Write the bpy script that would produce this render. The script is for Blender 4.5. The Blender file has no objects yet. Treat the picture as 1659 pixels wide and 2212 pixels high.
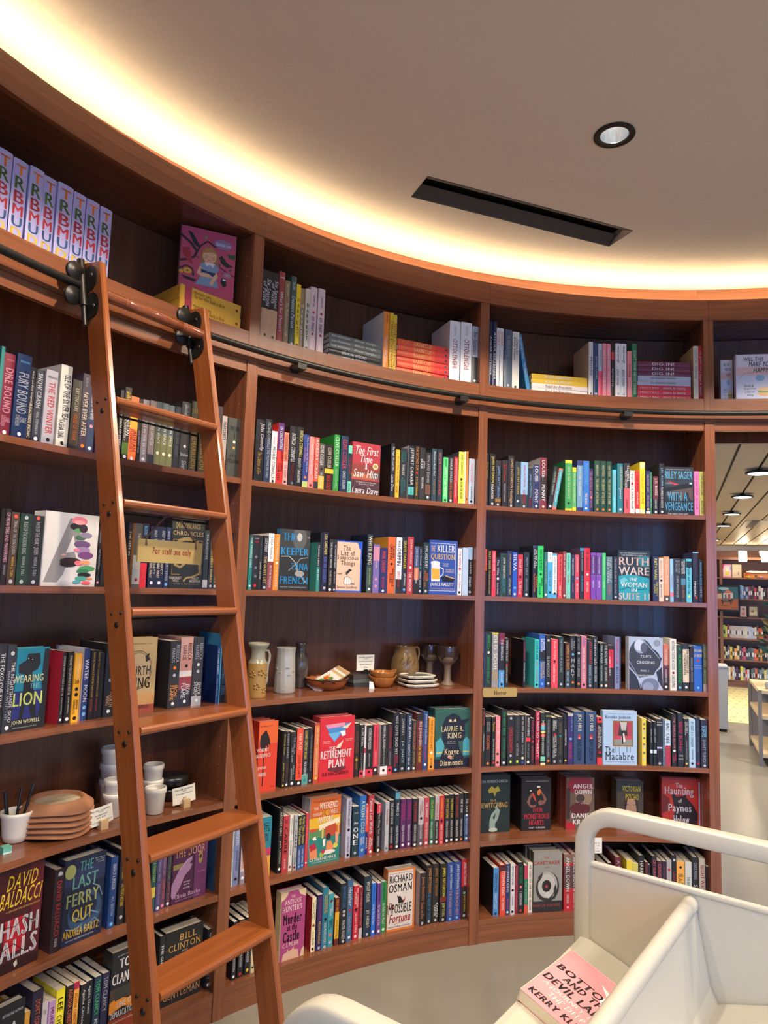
import bpy, math, random
from mathutils import Vector, Matrix
random.seed(7)
D = bpy.data
COL = bpy.context.scene.collection
SC = bpy.context.scene
PI = math.pi
EYE = 1.537                                   # camera height above the floor

# ------------------------------------------------------------------ camera
PITCH, ROLL, FPX = 0.102828, 0.033427, 1513.135
cp, sp, cr, sr = math.cos(PITCH), math.sin(PITCH), math.cos(ROLL), math.sin(ROLL)
RX, UPV, FW = Vector((1, 0, 0)), Vector((0, -sp, cp)), Vector((0, cp, sp))
cx_, cy_, cz_ = cr*RX + sr*UPV, -sr*RX + cr*UPV, -FW
cam_d = D.cameras.new('camera'); cam = D.objects.new('camera', cam_d); COL.objects.link(cam)
cam.matrix_world = Matrix(((cx_.x, cy_.x, cz_.x, 0), (cx_.y, cy_.y, cz_.y, 0), (cx_.z, cy_.z, cz_.z, EYE), (0, 0, 0, 1)))
cam_d.sensor_fit = 'HORIZONTAL'; cam_d.sensor_width = 36.0; cam_d.lens = 36.0*FPX/1659.0
cam_d.clip_start = 0.02; cam_d.clip_end = 200
SC.camera = cam

# ------------------------------------------------------------------ exposure, world, windows, lamps
SC.view_settings.view_transform = 'Standard'; SC.view_settings.look = 'None'
SC.view_settings.exposure = EXPO = 0.0
SC.view_settings.gamma = 1.0; SC.view_settings.use_curve_mapping = False
wd = D.worlds.new('overcast_sky'); SC.world = wd; wd.use_nodes = True
wd.node_tree.nodes['Background'].inputs[0].default_value = (0.15, 0.42, 1.0, 1)
wd.node_tree.nodes['Background'].inputs[1].default_value = 5.6
SC.cycles.max_bounces = 7; SC.cycles.diffuse_bounces = 4; SC.cycles.glossy_bounces = 4
SC.cycles.sample_clamp_indirect = 6.0

def portal(name, loc, rot, sx, sy):
    l = D.lights.new(name, 'AREA'); l.shape = 'RECTANGLE'; l.size = sx; l.size_y = sy
    l.cycles.is_portal = True
    o = D.objects.new(name, l); COL.objects.link(o); o.location = loc; o.rotation_euler = rot
DOWN_W = 108.0                                 # watts of one ceiling downlight
DOWN_C = (1.0, 0.84, 0.66)
LED_S, LED_C = 66.0, (1.0, 0.78, 0.48)
STORE_W = 260.0
def spot(name, loc, w, c, ang=2.34, blend=0.2, r=0.04):
    l = D.lights.new(name, 'SPOT'); l.energy = w; l.color = c; l.spot_size = ang; l.spot_blend = blend; l.shadow_soft_size = r
    o = D.objects.new(name, l); COL.objects.link(o); o.location = loc
    return o

# ------------------------------------------------------------------ helpers
CX, CY, R = 1.286808, 0.696209, 2.641975      # axis and front radius of the curved bookcase
def pol(th, r, z=0.0): return Vector((CX + r*math.sin(th), CY + r*math.cos(th), z))
def lin(c): return c/12.92 if c <= 0.04045 else ((c+0.055)/1.055)**2.4
PAL = dict(k='1b1a1d', w='ececea', r='c8202a', dr='8c1c22', m='6e2130', n='1d2747', b='2458b8', lb='6fb2e6', t='1f7f88', g='2e8b3f',
           dg='1d3d2e', y='f2d22e', ye='e8c33a', o='f07c28', p='ea8fa0', hp='e8356d', v='5d3a8c', lv='a9a4cf', s='b9bcc0', gy='6d7075',
           c='e9dfc3', br='6b4a33', gd='c9a14a', sl='34465a', co='e8705f', li='c8df5a')
def hexof(c): return PAL.get(c, c)
def rgb(c):
    h = hexof(c); return tuple(lin(int(h[i:i+2], 16)/255) for i in (0, 2, 4))
def cname(c):
    h = hexof(c); r, g, b = (int(h[i:i+2], 16)/255 for i in (0, 2, 4))
    mx, mn = max(r, g, b), min(r, g, b); d = mx-mn
    if mx < 0.235: return 'dark blue' if (b == mx and d > .07) else ('dark green' if g == mx and d > .05 else ('dark brown' if r == mx and d > .09 else 'black'))
    if d < 0.07 or d/mx < .1: return 'white' if mx > .83 else ('light grey' if mx > .62 else ('grey' if mx > .36 else 'charcoal'))
    hu = (((g-b)/d) % 6 if mx == r else ((b-r)/d+2 if mx == g else (r-g)/d+4))*60
    s = d/mx
    if hu < 14 or hu >= 345:
        return ('dark red' if mx < .62 else ('pink' if s < .5 else ('coral' if s < .68 and mx > .7 else 'red'))) if s > .3 else ('mauve' if mx > .5 else 'brown')
    if hu < 42:
        return ('brown' if mx < .62 else ('cream' if s < .3 else ('tan' if s < .5 else 'orange')))
    if hu < 68: return 'cream' if s < .32 and mx > .7 else ('olive' if mx < .6 else 'yellow')
    if hu < 95: return 'lime green' if mx > .6 else 'olive'
    if hu < 160: return 'dark green' if mx < .42 else ('pale green' if s < .35 else 'green')
    if hu < 195: return 'dark teal' if mx < .4 else ('turquoise' if mx > .66 else 'teal')
    if hu < 255: return ('navy' if mx < .45 else ('pale blue' if s < .35 else ('light blue' if mx > .85 else 'blue')))
    if hu < 290: return 'lavender' if s < .35 else 'purple'
    return 'pink' if mx > .75 else ('plum' if s > .3 else 'mauve')

MATS = {}
def mat(name, color, rough=0.5, var=0.06, scale=30.0, metal=0.0, bump=0.0, spec=0.5, coat=0.0, emit=None):
    if name in MATS: return MATS[name]
    m = D.materials.new(name); m.use_nodes = True; nt = m.node_tree; bs = nt.nodes['Principled BSDF']
    tc = nt.nodes.new('ShaderNodeTexCoord'); nz = nt.nodes.new('ShaderNodeTexNoise')
    nz.inputs['Scale'].default_value = scale; nz.inputs['Detail'].default_value = 3
    nt.links.new(tc.outputs['Object'], nz.inputs['Vector'])
    mx = nt.nodes.new('ShaderNodeMix'); mx.data_type = 'RGBA'
    mx.inputs[6].default_value = tuple(min(1, c*(1-var)) for c in color)+(1,)
    mx.inputs[7].default_value = tuple(min(1, c*(1+var)) for c in color)+(1,)
    nt.links.new(nz.outputs['Fac'], mx.inputs[0]); nt.links.new(mx.outputs[2], bs.inputs['Base Color'])
    bs.inputs['Roughness'].default_value = rough; bs.inputs['Metallic'].default_value = metal
    bs.inputs['Specular IOR Level'].default_value = spec
    if coat: bs.inputs['Coat Weight'].default_value = coat; bs.inputs['Coat Roughness'].default_value = .08
    if bump:
        bp = nt.nodes.new('ShaderNodeBump'); bp.inputs['Strength'].default_value = bump; bp.inputs['Distance'].default_value = .004
        nt.links.new(nz.outputs['Fac'], bp.inputs['Height']); nt.links.new(bp.outputs['Normal'], bs.inputs['Normal'])
    if emit:
        bs.inputs['Emission Color'].default_value = emit[0]+(1,); bs.inputs['Emission Strength'].default_value = emit[1]
    MATS[name] = m; return m
def paper(c):                                 # printed book cloth, jacket or ink of one colour
    h = hexof(c); return mat('print_'+h, rgb(h), 0.38, 0.05, 60)
def wood(name, light, dark, rough=0.3, gs=(1.3, 26, 26), coat=0.0, contrast=(0.3, 0.75)):
    m = D.materials.new(name); m.use_nodes = True; nt = m.node_tree; bs = nt.nodes['Principled BSDF']
    at = nt.nodes.new('ShaderNodeAttribute'); at.attribute_name = 'grain'
    mp = nt.nodes.new('ShaderNodeMapping'); mp.inputs['Scale'].default_value = gs
    nt.links.new(at.outputs['Vector'], mp.inputs['Vector'])
    n1 = nt.nodes.new('ShaderNodeTexNoise'); n1.inputs['Scale'].default_value = 1.6; n1.inputs['Detail'].default_value = 6; n1.inputs['Distortion'].default_value = .9
    nt.links.new(mp.outputs['Vector'], n1.inputs['Vector'])
    rp = nt.nodes.new('ShaderNodeValToRGB'); rp.color_ramp.elements[0].position = contrast[0]; rp.color_ramp.elements[1].position = contrast[1]
    rp.color_ramp.elements[0].color = dark+(1,); rp.color_ramp.elements[1].color = light+(1,)
    nt.links.new(n1.outputs['Fac'], rp.inputs['Fac']); nt.links.new(rp.outputs['Color'], bs.inputs['Base Color'])
    bs.inputs['Roughness'].default_value = rough
    if coat: bs.inputs['Coat Weight'].default_value = coat; bs.inputs['Coat Roughness'].default_value = .12
    bp = nt.nodes.new('ShaderNodeBump'); bp.inputs['Strength'].default_value = .08; bp.inputs['Distance'].default_value = .002
    nt.links.new(n1.outputs['Fac'], bp.inputs['Height']); nt.links.new(bp.outputs['Normal'], bs.inputs['Normal'])
    MATS[name] = m; return m

class MB:
    """collects shapes of one part; build() links them as one mesh object"""
    def __init__(s): s.v = []; s.f = []; s.m = []; s.g = []; s.mats = []; s.cur = 0; s.sm = []
    def mt(s, m):
        if m not in s.mats: s.mats.append(m)
        s.cur = s.mats.index(m); return s
    def add(s, vs, fs, grain=None, smooth=False):
        o = len(s.v); s.v += [tuple(p) for p in vs]
        s.g += [tuple(x) for x in (grain if grain else vs)]
        for f in fs: s.f.append(tuple(i+o for i in f)); s.m.append(s.cur); s.sm.append(smooth)
    def box(s, x0, x1, y0, y1, z0, z1, ax=0, M=None):
        vs = [Vector((x, y, z)) for z in (z0, z1) for y in (y0, y1) for x in (x0, x1)]
        r = random.random()*9
        gr = [((p.x, p.y, p.z), (p.y, p.x, p.z), (p.z, p.x, p.y))[ax] for p in vs]; gr = [(a+r, b+r, c+r) for a, b, c in gr]
        if M: vs = [M @ p for p in vs]
        s.add(vs, [(0, 2, 3, 1), (4, 5, 7, 6), (0, 1, 5, 4), (2, 6, 7, 3), (0, 4, 6, 2), (1, 3, 7, 5)], gr)
    def prism(s, poly, y0, y1, M=None):       # polygon in x,z extruded along y
        n = len(poly); vs = [Vector((x, y0, z)) for x, z in poly]+[Vector((x, y1, z)) for x, z in poly]
        gr = [(p.z, p.x, p.y) for p in vs]
        if M: vs = [M @ p for p in vs]
        s.add(vs, [tuple(range(n)), tuple(range(2*n-1, n-1, -1))]+[(i+n, (i+1) % n+n, (i+1) % n, i) for i in range(n)], gr)
    def arc(s, t0, t1, r0, r1, z0, z1, n=None, vert=False):   # curved board between two angles and two radii
        n = n or max(2, int(abs(t1-t0)*40)); vs = []; gr = []; q = random.random()*9
        for i in range(n+1):
            th = t0+(t1-t0)*i/n
            for r, z in ((r0, z0), (r1, z0), (r1, z1), (r0, z1)):
                vs.append(pol(th, r, z)); u = th*R
                gr.append((z+q, u+q, r) if vert else (u+q, z+q, r))
        fs = [(0, 3, 2, 1), (4*n, 4*n+1, 4*n+2, 4*n+3)]
        for i in range(n):
            for k in range(4):
                a, b = 4*i+k, 4*i+(k+1) % 4; fs.append((a, b, b+4, a+4))
        s.add(vs, fs, gr)
    def tube(s, pts, rad, n=10, ell=None, closed=False, caps=True):
        pts = [Vector(p) for p in pts]; N = len(pts); vs = []; up0 = None
        rads = rad if isinstance(rad, (list, tuple)) else [rad]*N
        for i, p in enumerate(pts):
            d = (pts[min(i+1, N-1)]-pts[max(i-1, 0)]).normalized()
            if up0 is None:
                up0 = Vector((0, 0, 1)) if abs(d.z) < .9 else Vector((1, 0, 0))
                if ell: up0 = Vector(ell[2])
            a = (up0 - d*up0.dot(d)).normalized(); b = d.cross(a); up0 = a
            for k in range(n):
                t = 2*PI*k/n
                ca, sa = math.cos(t), math.sin(t)
                if ell:
                    e = .38; ca = math.copysign(abs(ca)**e, ca)*ell[0]; sa = math.copysign(abs(sa)**e, sa)*ell[1]
                vs.append(p+(a*ca+b*sa)*rads[i])
        fs = []
        for i in range(N-1):
            for k in range(n): fs.append((i*n+k, i*n+(k+1) % n, (i+1)*n+(k+1) % n, (i+1)*n+k))
        s.add(vs, fs, None, True)
        if caps: s.add(vs[:n], [tuple(range(n-1, -1, -1))]); s.add(vs[-n:], [tuple(range(n))])
    def lathe(s, prof, n=28, M=None, wob=None, smooth=True, cap=False):   # profile of (radius, height), turned about z
        vs = []
        for j, (r, z) in enumerate(prof):
            for k in range(n):
                t = 2*PI*k/n; rr, zz = (r, z) if not wob else wob(r, z, t, j)
                vs.append(Vector((rr*math.cos(t), rr*math.sin(t), zz)))
        if M: vs = [M @ p for p in vs]
        fs = []
        for j in range(len(prof)-1):
            for k in range(n): fs.append((j*n+k, j*n+(k+1) % n, (j+1)*n+(k+1) % n, (j+1)*n+k))
        if cap and prof[0][0] > 1e-5: fs.append(tuple(range(n-1, -1, -1)))
        if cap and prof[-1][0] > 1e-5: fs.append(tuple(range((len(prof)-1)*n, len(prof)*n)))
        s.add(vs, fs, None, smooth)
    def build(s, name, m=None, parent=None, loc=None, rotz=0.0, M=None):
        me = D.meshes.new(name); me.from_pydata(s.v, [], s.f)
        for x in (s.mats or [m]): me.materials.append(x)
        me.polygons.foreach_set('material_index', s.m if s.mats else [0]*len(s.f))
        me.polygons.foreach_set('use_smooth', s.sm)
        a = me.attributes.new('grain', 'FLOAT_VECTOR', 'POINT'); a.data.foreach_set('vector', [c for g in s.g for c in g])
        me.update()
        o = D.objects.new(name, me); COL.objects.link(o)
        if parent: o.parent = parent
        if M is not None: o.matrix_basis = M
        if loc is not None: o.location = loc
        if rotz: o.rotation_euler = (0, 0, rotz)
        return o
def tag(o, label=None, cat=None, group=None, kind=None):
    if label: o['label'] = label
    if cat: o['category'] = cat
    if group: o['group'] = group
    if kind: o['kind'] = kind
    return o
def thing(name, label, cat, loc=(0, 0, 0), rotz=0.0, group=None):
    o = D.objects.new(name, None); COL.objects.link(o); o.location = loc; o.rotation_euler = (0, 0, rotz)
    o.empty_display_size = .05
    return tag(o, label, cat, group)
def struct(o): o['kind'] = 'structure'; return o
def dup(o, parent=None):
    c = o.copy(); COL.objects.link(c)
    if parent: c.parent = parent
    for ch in [x for x in D.objects if x.parent == o]: dup(ch, c)
    return c

# ------------------------------------------------------------------ lettering: every glyph is meshed once, words are laid out from them
GL = {}
def glyph(ch, wt):
    k = (ch, wt)
    if k in GL: return GL[k]
    def mesh(body):
        cu = D.curves.new('letters', 'FONT'); cu.body = body; cu.resolution_u = 2; cu.fill_mode = 'FRONT'; cu.offset = 0.0
        ob = D.objects.new('letters', cu); COL.objects.link(ob)
        bpy.context.view_layer.update()
        me = D.meshes.new_from_object(ob.evaluated_get(bpy.context.evaluated_depsgraph_get()))
        v = [(p.co.x, p.co.y) for p in me.vertices]; f = [tuple(p.vertices) for p in me.polygons]
        D.objects.remove(ob); D.curves.remove(cu); D.meshes.remove(me); return v, f
    v, f = mesh(ch) if ch != ' ' else ([], [])
    def ext(b): vv = mesh(b)[0]; return max(p[0] for p in vv)
    adv = (ext('H'+ch+'H')-ext('HH')) if ch != ' ' else .3
    GL[k] = (v, f, adv); return GL[k]
def serif(v, f, wt):                          # slab feet for stems that end on a guide line
    ed = {}
    for q in f:
        for i in range(len(q)):
            e = tuple(sorted((q[i], q[(i+1) % len(q)]))); ed[e] = ed.get(e, 0)+1
    xs = []
    for (a, b), n in ed.items():
        if n == 1 and abs(v[a][1]-v[b][1]) < .004 and .03 < abs(v[a][0]-v[b][0]) < .17: xs.append((min(v[a][0], v[b][0]), max(v[a][0], v[b][0]), v[a][1]))
    vv, ff = list(v), list(f)
    for x0, x1, y in xs:
        if not (abs(y) < .04 or .42 < y < .50 or y > .65): continue
        h = .042; e = .06; o = len(vv); y0, y1 = (y, y+h) if abs(y) < .04 else (y-h, y)
        vv += [(x0-e, y0), (x1+e, y0), (x1+e, y1), (x0-e, y1)]; ff.append((o, o+1, o+2, o+3))
    return vv, ff
def run(text, wt=1, ser=False):
    """vertices and faces of a line of text, with its width; cap height is about 0.68"""
    x = 0; V = []; F = []; d = wt*.022; sh = (0,) if wt <= .2 else ((-d, d) if wt < 1.5 else (-d, 0, d))
    wt = 0
    for ch in text:
        v, f, adv = glyph(ch, wt)
        if ser and v: v, f = serif(v, f, wt)
        for dx in sh:
            o = len(V); V += [(a+x+dx, b) for a, b in v]; F += [tuple(i+o for i in q) for q in f]
        x += adv+.02+(.05 if ser else 0)+abs(sh[0])*1.2
    if not V: return [], [], 0, 0, 1
    x0, x1 = min(p[0] for p in V), max(p[0] for p in V); y0, y1 = min(p[1] for p in V), max(p[1] for p in V)
    V = [(a-x0, b) for a, b in V]
    return V, F, x1-x0, y0, y1
def put_text(mb, text, place, L, H, wt=1, ser=False, slant=0.0, lim=(.42, 1.5), just=0):
    """fit a line into a box of length L and height H; place(u, v) gives the point for u along and v up, both from the box centre"""
    V, F, W, y0, y1 = run(text, wt, ser)
    if not V: return
    y0 = min(y0, 0) if y0 < -.05 else 0
    y1 = max(y1, .45)
    sv = H/(y1-y0); su = L/W
    su = min(su, sv*lim[1])
    if su < sv*lim[0]: sv = su/lim[0]
    mid = (y0+y1)/2
    pts = [place((a-W/2)*su + slant*(b-mid)*sv + just*(L-W*su)/2, (b-mid)*sv) for a, b in V]
    mb.add(pts, F)
# ------------------------------------------------------------------ materials
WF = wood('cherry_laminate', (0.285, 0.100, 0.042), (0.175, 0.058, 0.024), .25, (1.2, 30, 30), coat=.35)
WB = wood('cherry_laminate_shaded', (0.165, 0.058, 0.027), (0.108, 0.036, 0.018), .24, (.8, 22, 22))  # same laminate as the fronts, with interior shade darkened into its colour
WL = wood('ladder_cherry', (0.33, 0.097, 0.023), (0.23, 0.062, 0.015), .3, (1.0, 34, 34), coat=.3)
WD = wood('turned_cherry', (0.24, 0.068, 0.024), (0.17, 0.044, 0.016), .25, (1, 30, 30), coat=.3)
PAGES = mat('page_block', (.72, .66, .54), .8, .12, 220)
BLACK = mat('black_metal', (.020, .017, .014), .42, .1, 40, .5)
BRASS = mat('brass', (.66, .44, .15), .32, .12, 14, .55)
WHITE = mat('white_powder_coat', (.50, .475, .395), .30, .02, 60)
PLASTER = mat('ceiling_plaster', (.66, .58, .475), .9, .03, 55, bump=.25)
CONC = mat('polished_concrete', (.27, .25, .205), .24, .08, 2.2)
WALLM = mat('painted_wall', (.55, .50, .44), .85, .03, 20)
Z = {'crownT': 2.982, 'crownB': 2.880, 's1': 2.4858, 's2': 1.9156, 's3': 1.4994, 's4': 1.0867, 's5': 0.7412, 's6': 0.4246, 's7': 0.0988}
CEIL = 3.102; RAILZ = 2.403; HEAD = 2.328
TA = (-1.1775, -.7629); TB = (-.7454, -.3315); TC = (-.3143, .0952); TD = (.1129, .56)
DEP = .30; TH = .021; UP = (.0174)            # shelf depth, board thickness, angle of one upright

# ------------------------------------------------------------------ setting
mb = MB(); mb.box(-6, 14, -6, 17, -.1, 0); struct(mb.build('floor', CONC))
mb = MB(); mb.box(-2.4, 5.2, -3.0, 4.1, CEIL, CEIL+.1); struct(mb.build('ceiling', PLASTER))
mb = MB(); mb.box(-2.4, -2.2, -3.0, .6, 0, CEIL); struct(mb.build('wall_left', WALLM))
mb = MB(); mb.box(5.0, 5.2, -3.0, 2.6, 0, .55); mb.box(5.0, 5.2, -3.0, 2.6, 2.5, CEIL)
for y0, y1 in ((-3.0, -2.15), (-1.0, 2.6)): mb.box(5.0, 5.2, y0, y1, .55, 2.5)
struct(mb.build('wall_right', WALLM))
wb = MB(); wb.box(-2.2, 5.0, -2.40, -2.25, 0, .55); wb.box(-2.2, 5.0, -2.40, -2.25, 2.5, CEIL); wb.box(-2.2, -.3, -2.40, -2.25, .55, 2.5); wb.box(3.3, 5.0, -2.40, -2.25, .55, 2.5)
struct(wb.build('wall_rear', WALLM))
GLASS = D.materials.new('window_glass'); GLASS.use_nodes = True
_n = GLASS.node_tree; _n.nodes.clear(); _o = _n.nodes.new('ShaderNodeOutputMaterial'); _m = _n.nodes.new('ShaderNodeMixShader')
_t = _n.nodes.new('ShaderNodeBsdfTransparent'); _g = _n.nodes.new('ShaderNodeBsdfGlossy'); _g.inputs['Roughness'].default_value = .03
_m.inputs[0].default_value = .06; _n.links.new(_t.outputs[0], _m.inputs[1]); _n.links.new(_g.outputs[0], _m.inputs[2]); _n.links.new(_m.outputs[0], _o.inputs[0])
for i, (p0, p1, rear) in enumerate(((-.3, 3.3, True), (-2.15, -1.0, False))):
    MW = Matrix.Translation((0, -2.325, 0)) if rear else Matrix.Translation((5.1, 0, 0)) @ Matrix.Rotation(PI/2, 4, 'Z')
    f = MB(); pm = (p0+p1)/2
    for a, b_, c, d in ((p0, p1, .55, .60), (p0, p1, 2.45, 2.50), (p0, p0+.05, .60, 2.45), (p1-.05, p1, .60, 2.45), (pm-.02, pm+.02, .60, 2.45)):
        f.box(a, b_, -.035, .035, c, d, M=MW)
    w = struct(f.build('window_%d' % (i+1), BLACK))
    g = MB(); g.box(p0+.05, p1-.05, -.003, .003, .60, 2.45, M=MW); g.build('pane', GLASS, w)
    portal('window_light', (pm, -2.42, 1.525) if rear else (5.22, pm, 1.525), (PI/2, 0, 0) if rear else (PI/2, 0, PI/2), p1-p0, 1.95)

# ------------------------------------------------------------------ curved bookcase, one unit per bay
def unit(name, label, t0, t1, rows, left, right, header=False):
    u = thing(name, label, 'bookcase', (0, 0, 0))
    zb = HEAD if header else 0
    for side, (a, b) in (('l', left), ('r', right)):
        if a is None: continue
        m = MB(); m.arc(a, b, R, R+DEP, zb, Z['crownB']+.002, 1, True); m.build('upright', WF, u)
    m = MB(); m.arc(t0-UP, t1+UP, R+DEP+.0122, R+DEP+.02, zb, Z['crownB']+.02, None, True); m.build('light_stop_backing', WB, u)  # unseen sheet added behind the panels to stop light at their joints
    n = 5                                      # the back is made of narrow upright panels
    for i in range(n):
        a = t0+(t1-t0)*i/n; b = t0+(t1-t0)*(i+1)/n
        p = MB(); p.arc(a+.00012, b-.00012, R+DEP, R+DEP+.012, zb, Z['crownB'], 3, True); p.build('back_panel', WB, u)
    e0 = left[0] if left[0] is not None else t0; e1 = right[1] if right[1] is not None else t1
    m = MB(); m.arc(e0+.0001, e1-.0001, R-.004, R+.016, Z['crownB'], Z['crownT']); m.build('crown_board', WF, u)
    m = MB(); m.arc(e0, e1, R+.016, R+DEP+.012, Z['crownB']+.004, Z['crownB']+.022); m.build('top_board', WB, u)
    m = MB(); m.arc(e0, e1, R+.150, R+.166, Z['crownB']+.022, CEIL-.002); m.build('cove_back', WF, u)
    for k in rows:
        z = Z[k]
        m = MB(); m.arc(t0+.0002, t1-.0002, R+.002, R+DEP, z-TH, z); m.build('shelf', WF, u)
        if k == 's1':
            m = MB(); m.arc(t0+.0002, t1-.0002, R+.001, R+.022, 2.372, z-TH); m.build('rail_board', WF, u)
            m = MB(); m.arc(t0+.0002, t1-.0002, R+.005, R+.026, HEAD, 2.371); m.build('lower_board', WF, u)
    if not header:
        m = MB()
        for side, tt, rr in ((1, t1-.00015, R+.045), (1, t1-.00012, R+.235)):
            z = .16
            while z < 2.84:
                if all(abs(z-Z[k]+.01) > .02 for k in rows) and not 2.3 < z < 2.5:
                    c = pol(tt, rr, z); ra = Vector((math.sin(tt), math.cos(tt), 0)); m.add([c+ra*.0024*math.cos(i*PI/3)+Vector((0, 0, .0024*math.sin(i*PI/3))) for i in range(6)], [tuple(range(6))])
                z += .064
        m.build('shelf_pin_hole', mat('pin_hole', (.42, .36, .30), .7), u)['kind'] = 'stuff'
        m = MB(); m.arc(e0, e1, R+.004, R+.024, 0, Z['s7']-TH); m.build('kick_board', WF, u)
    return u
ALL = ('s1', 's2', 's3', 's4', 's5', 's6', 's7')
unit('bookcase_unit', 'dark cherry curved bookcase bay of seven shelves behind the wooden ladder', *TA, ALL, (TA[0]-UP, TA[0]), (TA[1], TB[0]))
unit('bookcase_unit', 'middle curved cherry bookcase bay with a ceramics shelf', *TB, ALL, (None, None), (TB[1], TC[0]))
unit('bookcase_unit', 'curved cherry bookcase bay ending at the doorway, brass plate on one shelf', *TC, ALL, (None, None), (TC[1], TC[1]+.0089))
unit('bookcase_unit', 'single cherry shelf unit bridging over the doorway', *TD, ('s1',), (TC[1]+.0091, TD[0]), (TD[1], TD[1]+UP), True)
unit('bookcase_unit', 'cherry bookcase bay past the ladder at the edge of the photo', -1.62, TA[0]-UP-.001, ALL, (-1.62-UP, -1.62), (None, None))
m = MB(); m.arc(TC[1]+.0091, TD[0], R, R+DEP, 0, HEAD, 1, True); tag(m.build('door_jamb_board', WF), kind='structure')
# shelf-pin holes in the side of the uprights are small dark dots
# LED tape in the cove
m = MB(); m.arc(-1.62, TD[1]+UP, R+.03, R+.045, 2.972, 2.978, 90)
o = m.build('cove_light_strip', mat('led_tape', (.9, .8, .6), .6, emit=(LED_C, LED_S)))
tag(o, 'warm glowing light strip hidden above the crown board of the bookcase', 'light')

# ------------------------------------------------------------------ rail
m = MB(); RR = R-.045
m.tube([pol(-1.6+i*2.15/90, RR, RAILZ) for i in range(91)], .0125, 12)
rail = thing('ladder_rail', 'long curved black steel rail running along the bookcase below the top shelf', 'rail')
m.build('rail_tube', BLACK, rail)
for th in (-.6822, -.3722, -.0519, .30):
    b = MB(); M = Matrix.Translation(pol(th, R, RAILZ)) @ Matrix.Rotation(-th, 4, 'Z')
    b.box(-.021, .021, -.058, 0, -.028, -.006, M=M); b.box(-.013, .013, -.004, .001, -.035, .02, M=M); b.build('rail_bracket', BLACK, rail)

# ------------------------------------------------------------------ ladder
K = .909; PHI, BX, BY, AL, LW, LD, LT, T0, DT = 0.98511012, -0.34513357, 2.08721467, 0.22334708, 0.47179127, 0.08909566, 0.02319555, 2.15534422, 0.33910814
LW, LD, LT, T0, DT = (K*x for x in (LW, LD, LT, T0, DT))
lt = Vector((math.cos(PHI), math.sin(PHI), 0)); ln = Vector((math.sin(PHI), -math.cos(PHI), 0))
lu = -math.sin(AL)*ln + math.cos(AL)*Vector((0, 0, 1)); lf = math.cos(AL)*ln + math.sin(AL)*Vector((0, 0, 1))
lo = Vector((BX*K, BY*K, EYE - EYE*K))
ML = Matrix(((lt.x, -lf.x, lu.x, lo.x), (lt.y, -lf.y, lu.y, lo.y), (lt.z, -lf.z, lu.z, lo.z), (0, 0, 0, 1)))   # local x along the tread, y to the back, z up the stringer
lad = thing('library_ladder', 'orange-brown wooden rolling library ladder leaning on the bookcase rail', 'ladder')
SB = -lo.z/lu.z + .035; ST = 2.42
for sx in (-1, 1):
    xo = sx*LW/2; xi = xo - sx*LT; x0, x1 = min(xo, xi), max(xo, xi); c = .004
    m = MB()
    poly = [(x0+c, 0), (x0, c), (x0, LD), (x1, LD), (x1, c), (x1-c, 0)]
    vs = [Vector((x, y, z)) for z in (SB, ST) for x, y in poly]
    gr = [(p.z, p.x+sx, p.y) for p in vs]
    vs[6+0].z -= .03; vs[6+5].z -= .03; vs[6+1].z -= .028; vs[6+4].z -= .028
    m.add([ML @ p for p in vs], [(0, 1, 2, 3, 4, 5), (11, 10, 9, 8, 7, 6)]+[(i+6, (i+1) % 6+6, (i+1) % 6, i) for i in range(6)], gr)
    st = m.build('stringer', WL, lad)
    for i in range(7):                         # bolt heads on the outer (seen) face beside each tread
        z = T0-DT*i
        if z < SB+.05: continue
        if sx > 0: continue
        for dy, dz, r in ((.018, .0, .0045), (.058, .004, .0045), (.040, -.028, .0085)):
            b = MB(); b.lathe([(0, .004), (r*.6, .0038), (r, .0015), (r, -.001)][::-1], 10, ML @ Matrix.Translation((x0, dy, z+dz-.008)) @ Matrix.Rotation(-PI/2, 4, 'Y')); b.build('bolt', BLACK, st)
# treads are level boards with a rounded nose
hx, hy = lt, -ln
for i in range(7):
    p0 = ML @ Vector((0, 0, T0-DT*i))
    if p0.z < .08: continue
    M = Matrix(((hx.x, hy.x, 0, p0.x), (hx.y, hy.y, 0, p0.y), (0, 0, 1, p0.z), (0, 0, 0, 1)))
    w = LW/2-LT; nd = .10
    prof = [(-.006, -.0065), (-.0035, -.0015), (.002, 0), (nd, 0), (nd, -.022), (.002, -.022), (-.0035, -.0195), (-.006, -.0145)]
    m = MB(); n = len(prof); vs = [Vector((s*w, y, z)) for s in (-1, 1) for y, z in prof]; q = random.random()*5
    gr = [(p.x+q, p.y, p.z) for p in vs]
    m.add([M @ p for p in vs], [tuple(range(n)), tuple(range(2*n-1, n-1, -1))]+[(k+n, (k+1) % n+n, (k+1) % n, k) for k in range(n)], gr)
    t = m.build('tread', WL, lad)
    m = MB(); m.tube([M @ Vector((-w, nd-.016, -.034)), M @ Vector((w, nd-.016, -.034))], .0035, 8); m.build('tie_rod', BLACK, t)
zb = 2.30
m = MB(); w = LW/2-LT; pts = []; rd = []
for x in [-w, -.62*w, -.60*w, -.59*w, -.57*w, -.56*w, -.54*w, -.53*w, .53*w, .54*w, .56*w, .57*w, .59*w, .60*w, .62*w, w]:
    pts.append(ML @ Vector((x, .028, zb))); a = abs(x/w); rd.append(.0175 if (a < .535 or a > .61 or .565 < a < .595) else .0155)
m.tube(pts, rd, 14); m.g = [(lt.dot(Vector(p)), p[2], p[1]) for p in m.v]; m.build('cross_bar', WD, lad)
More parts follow.
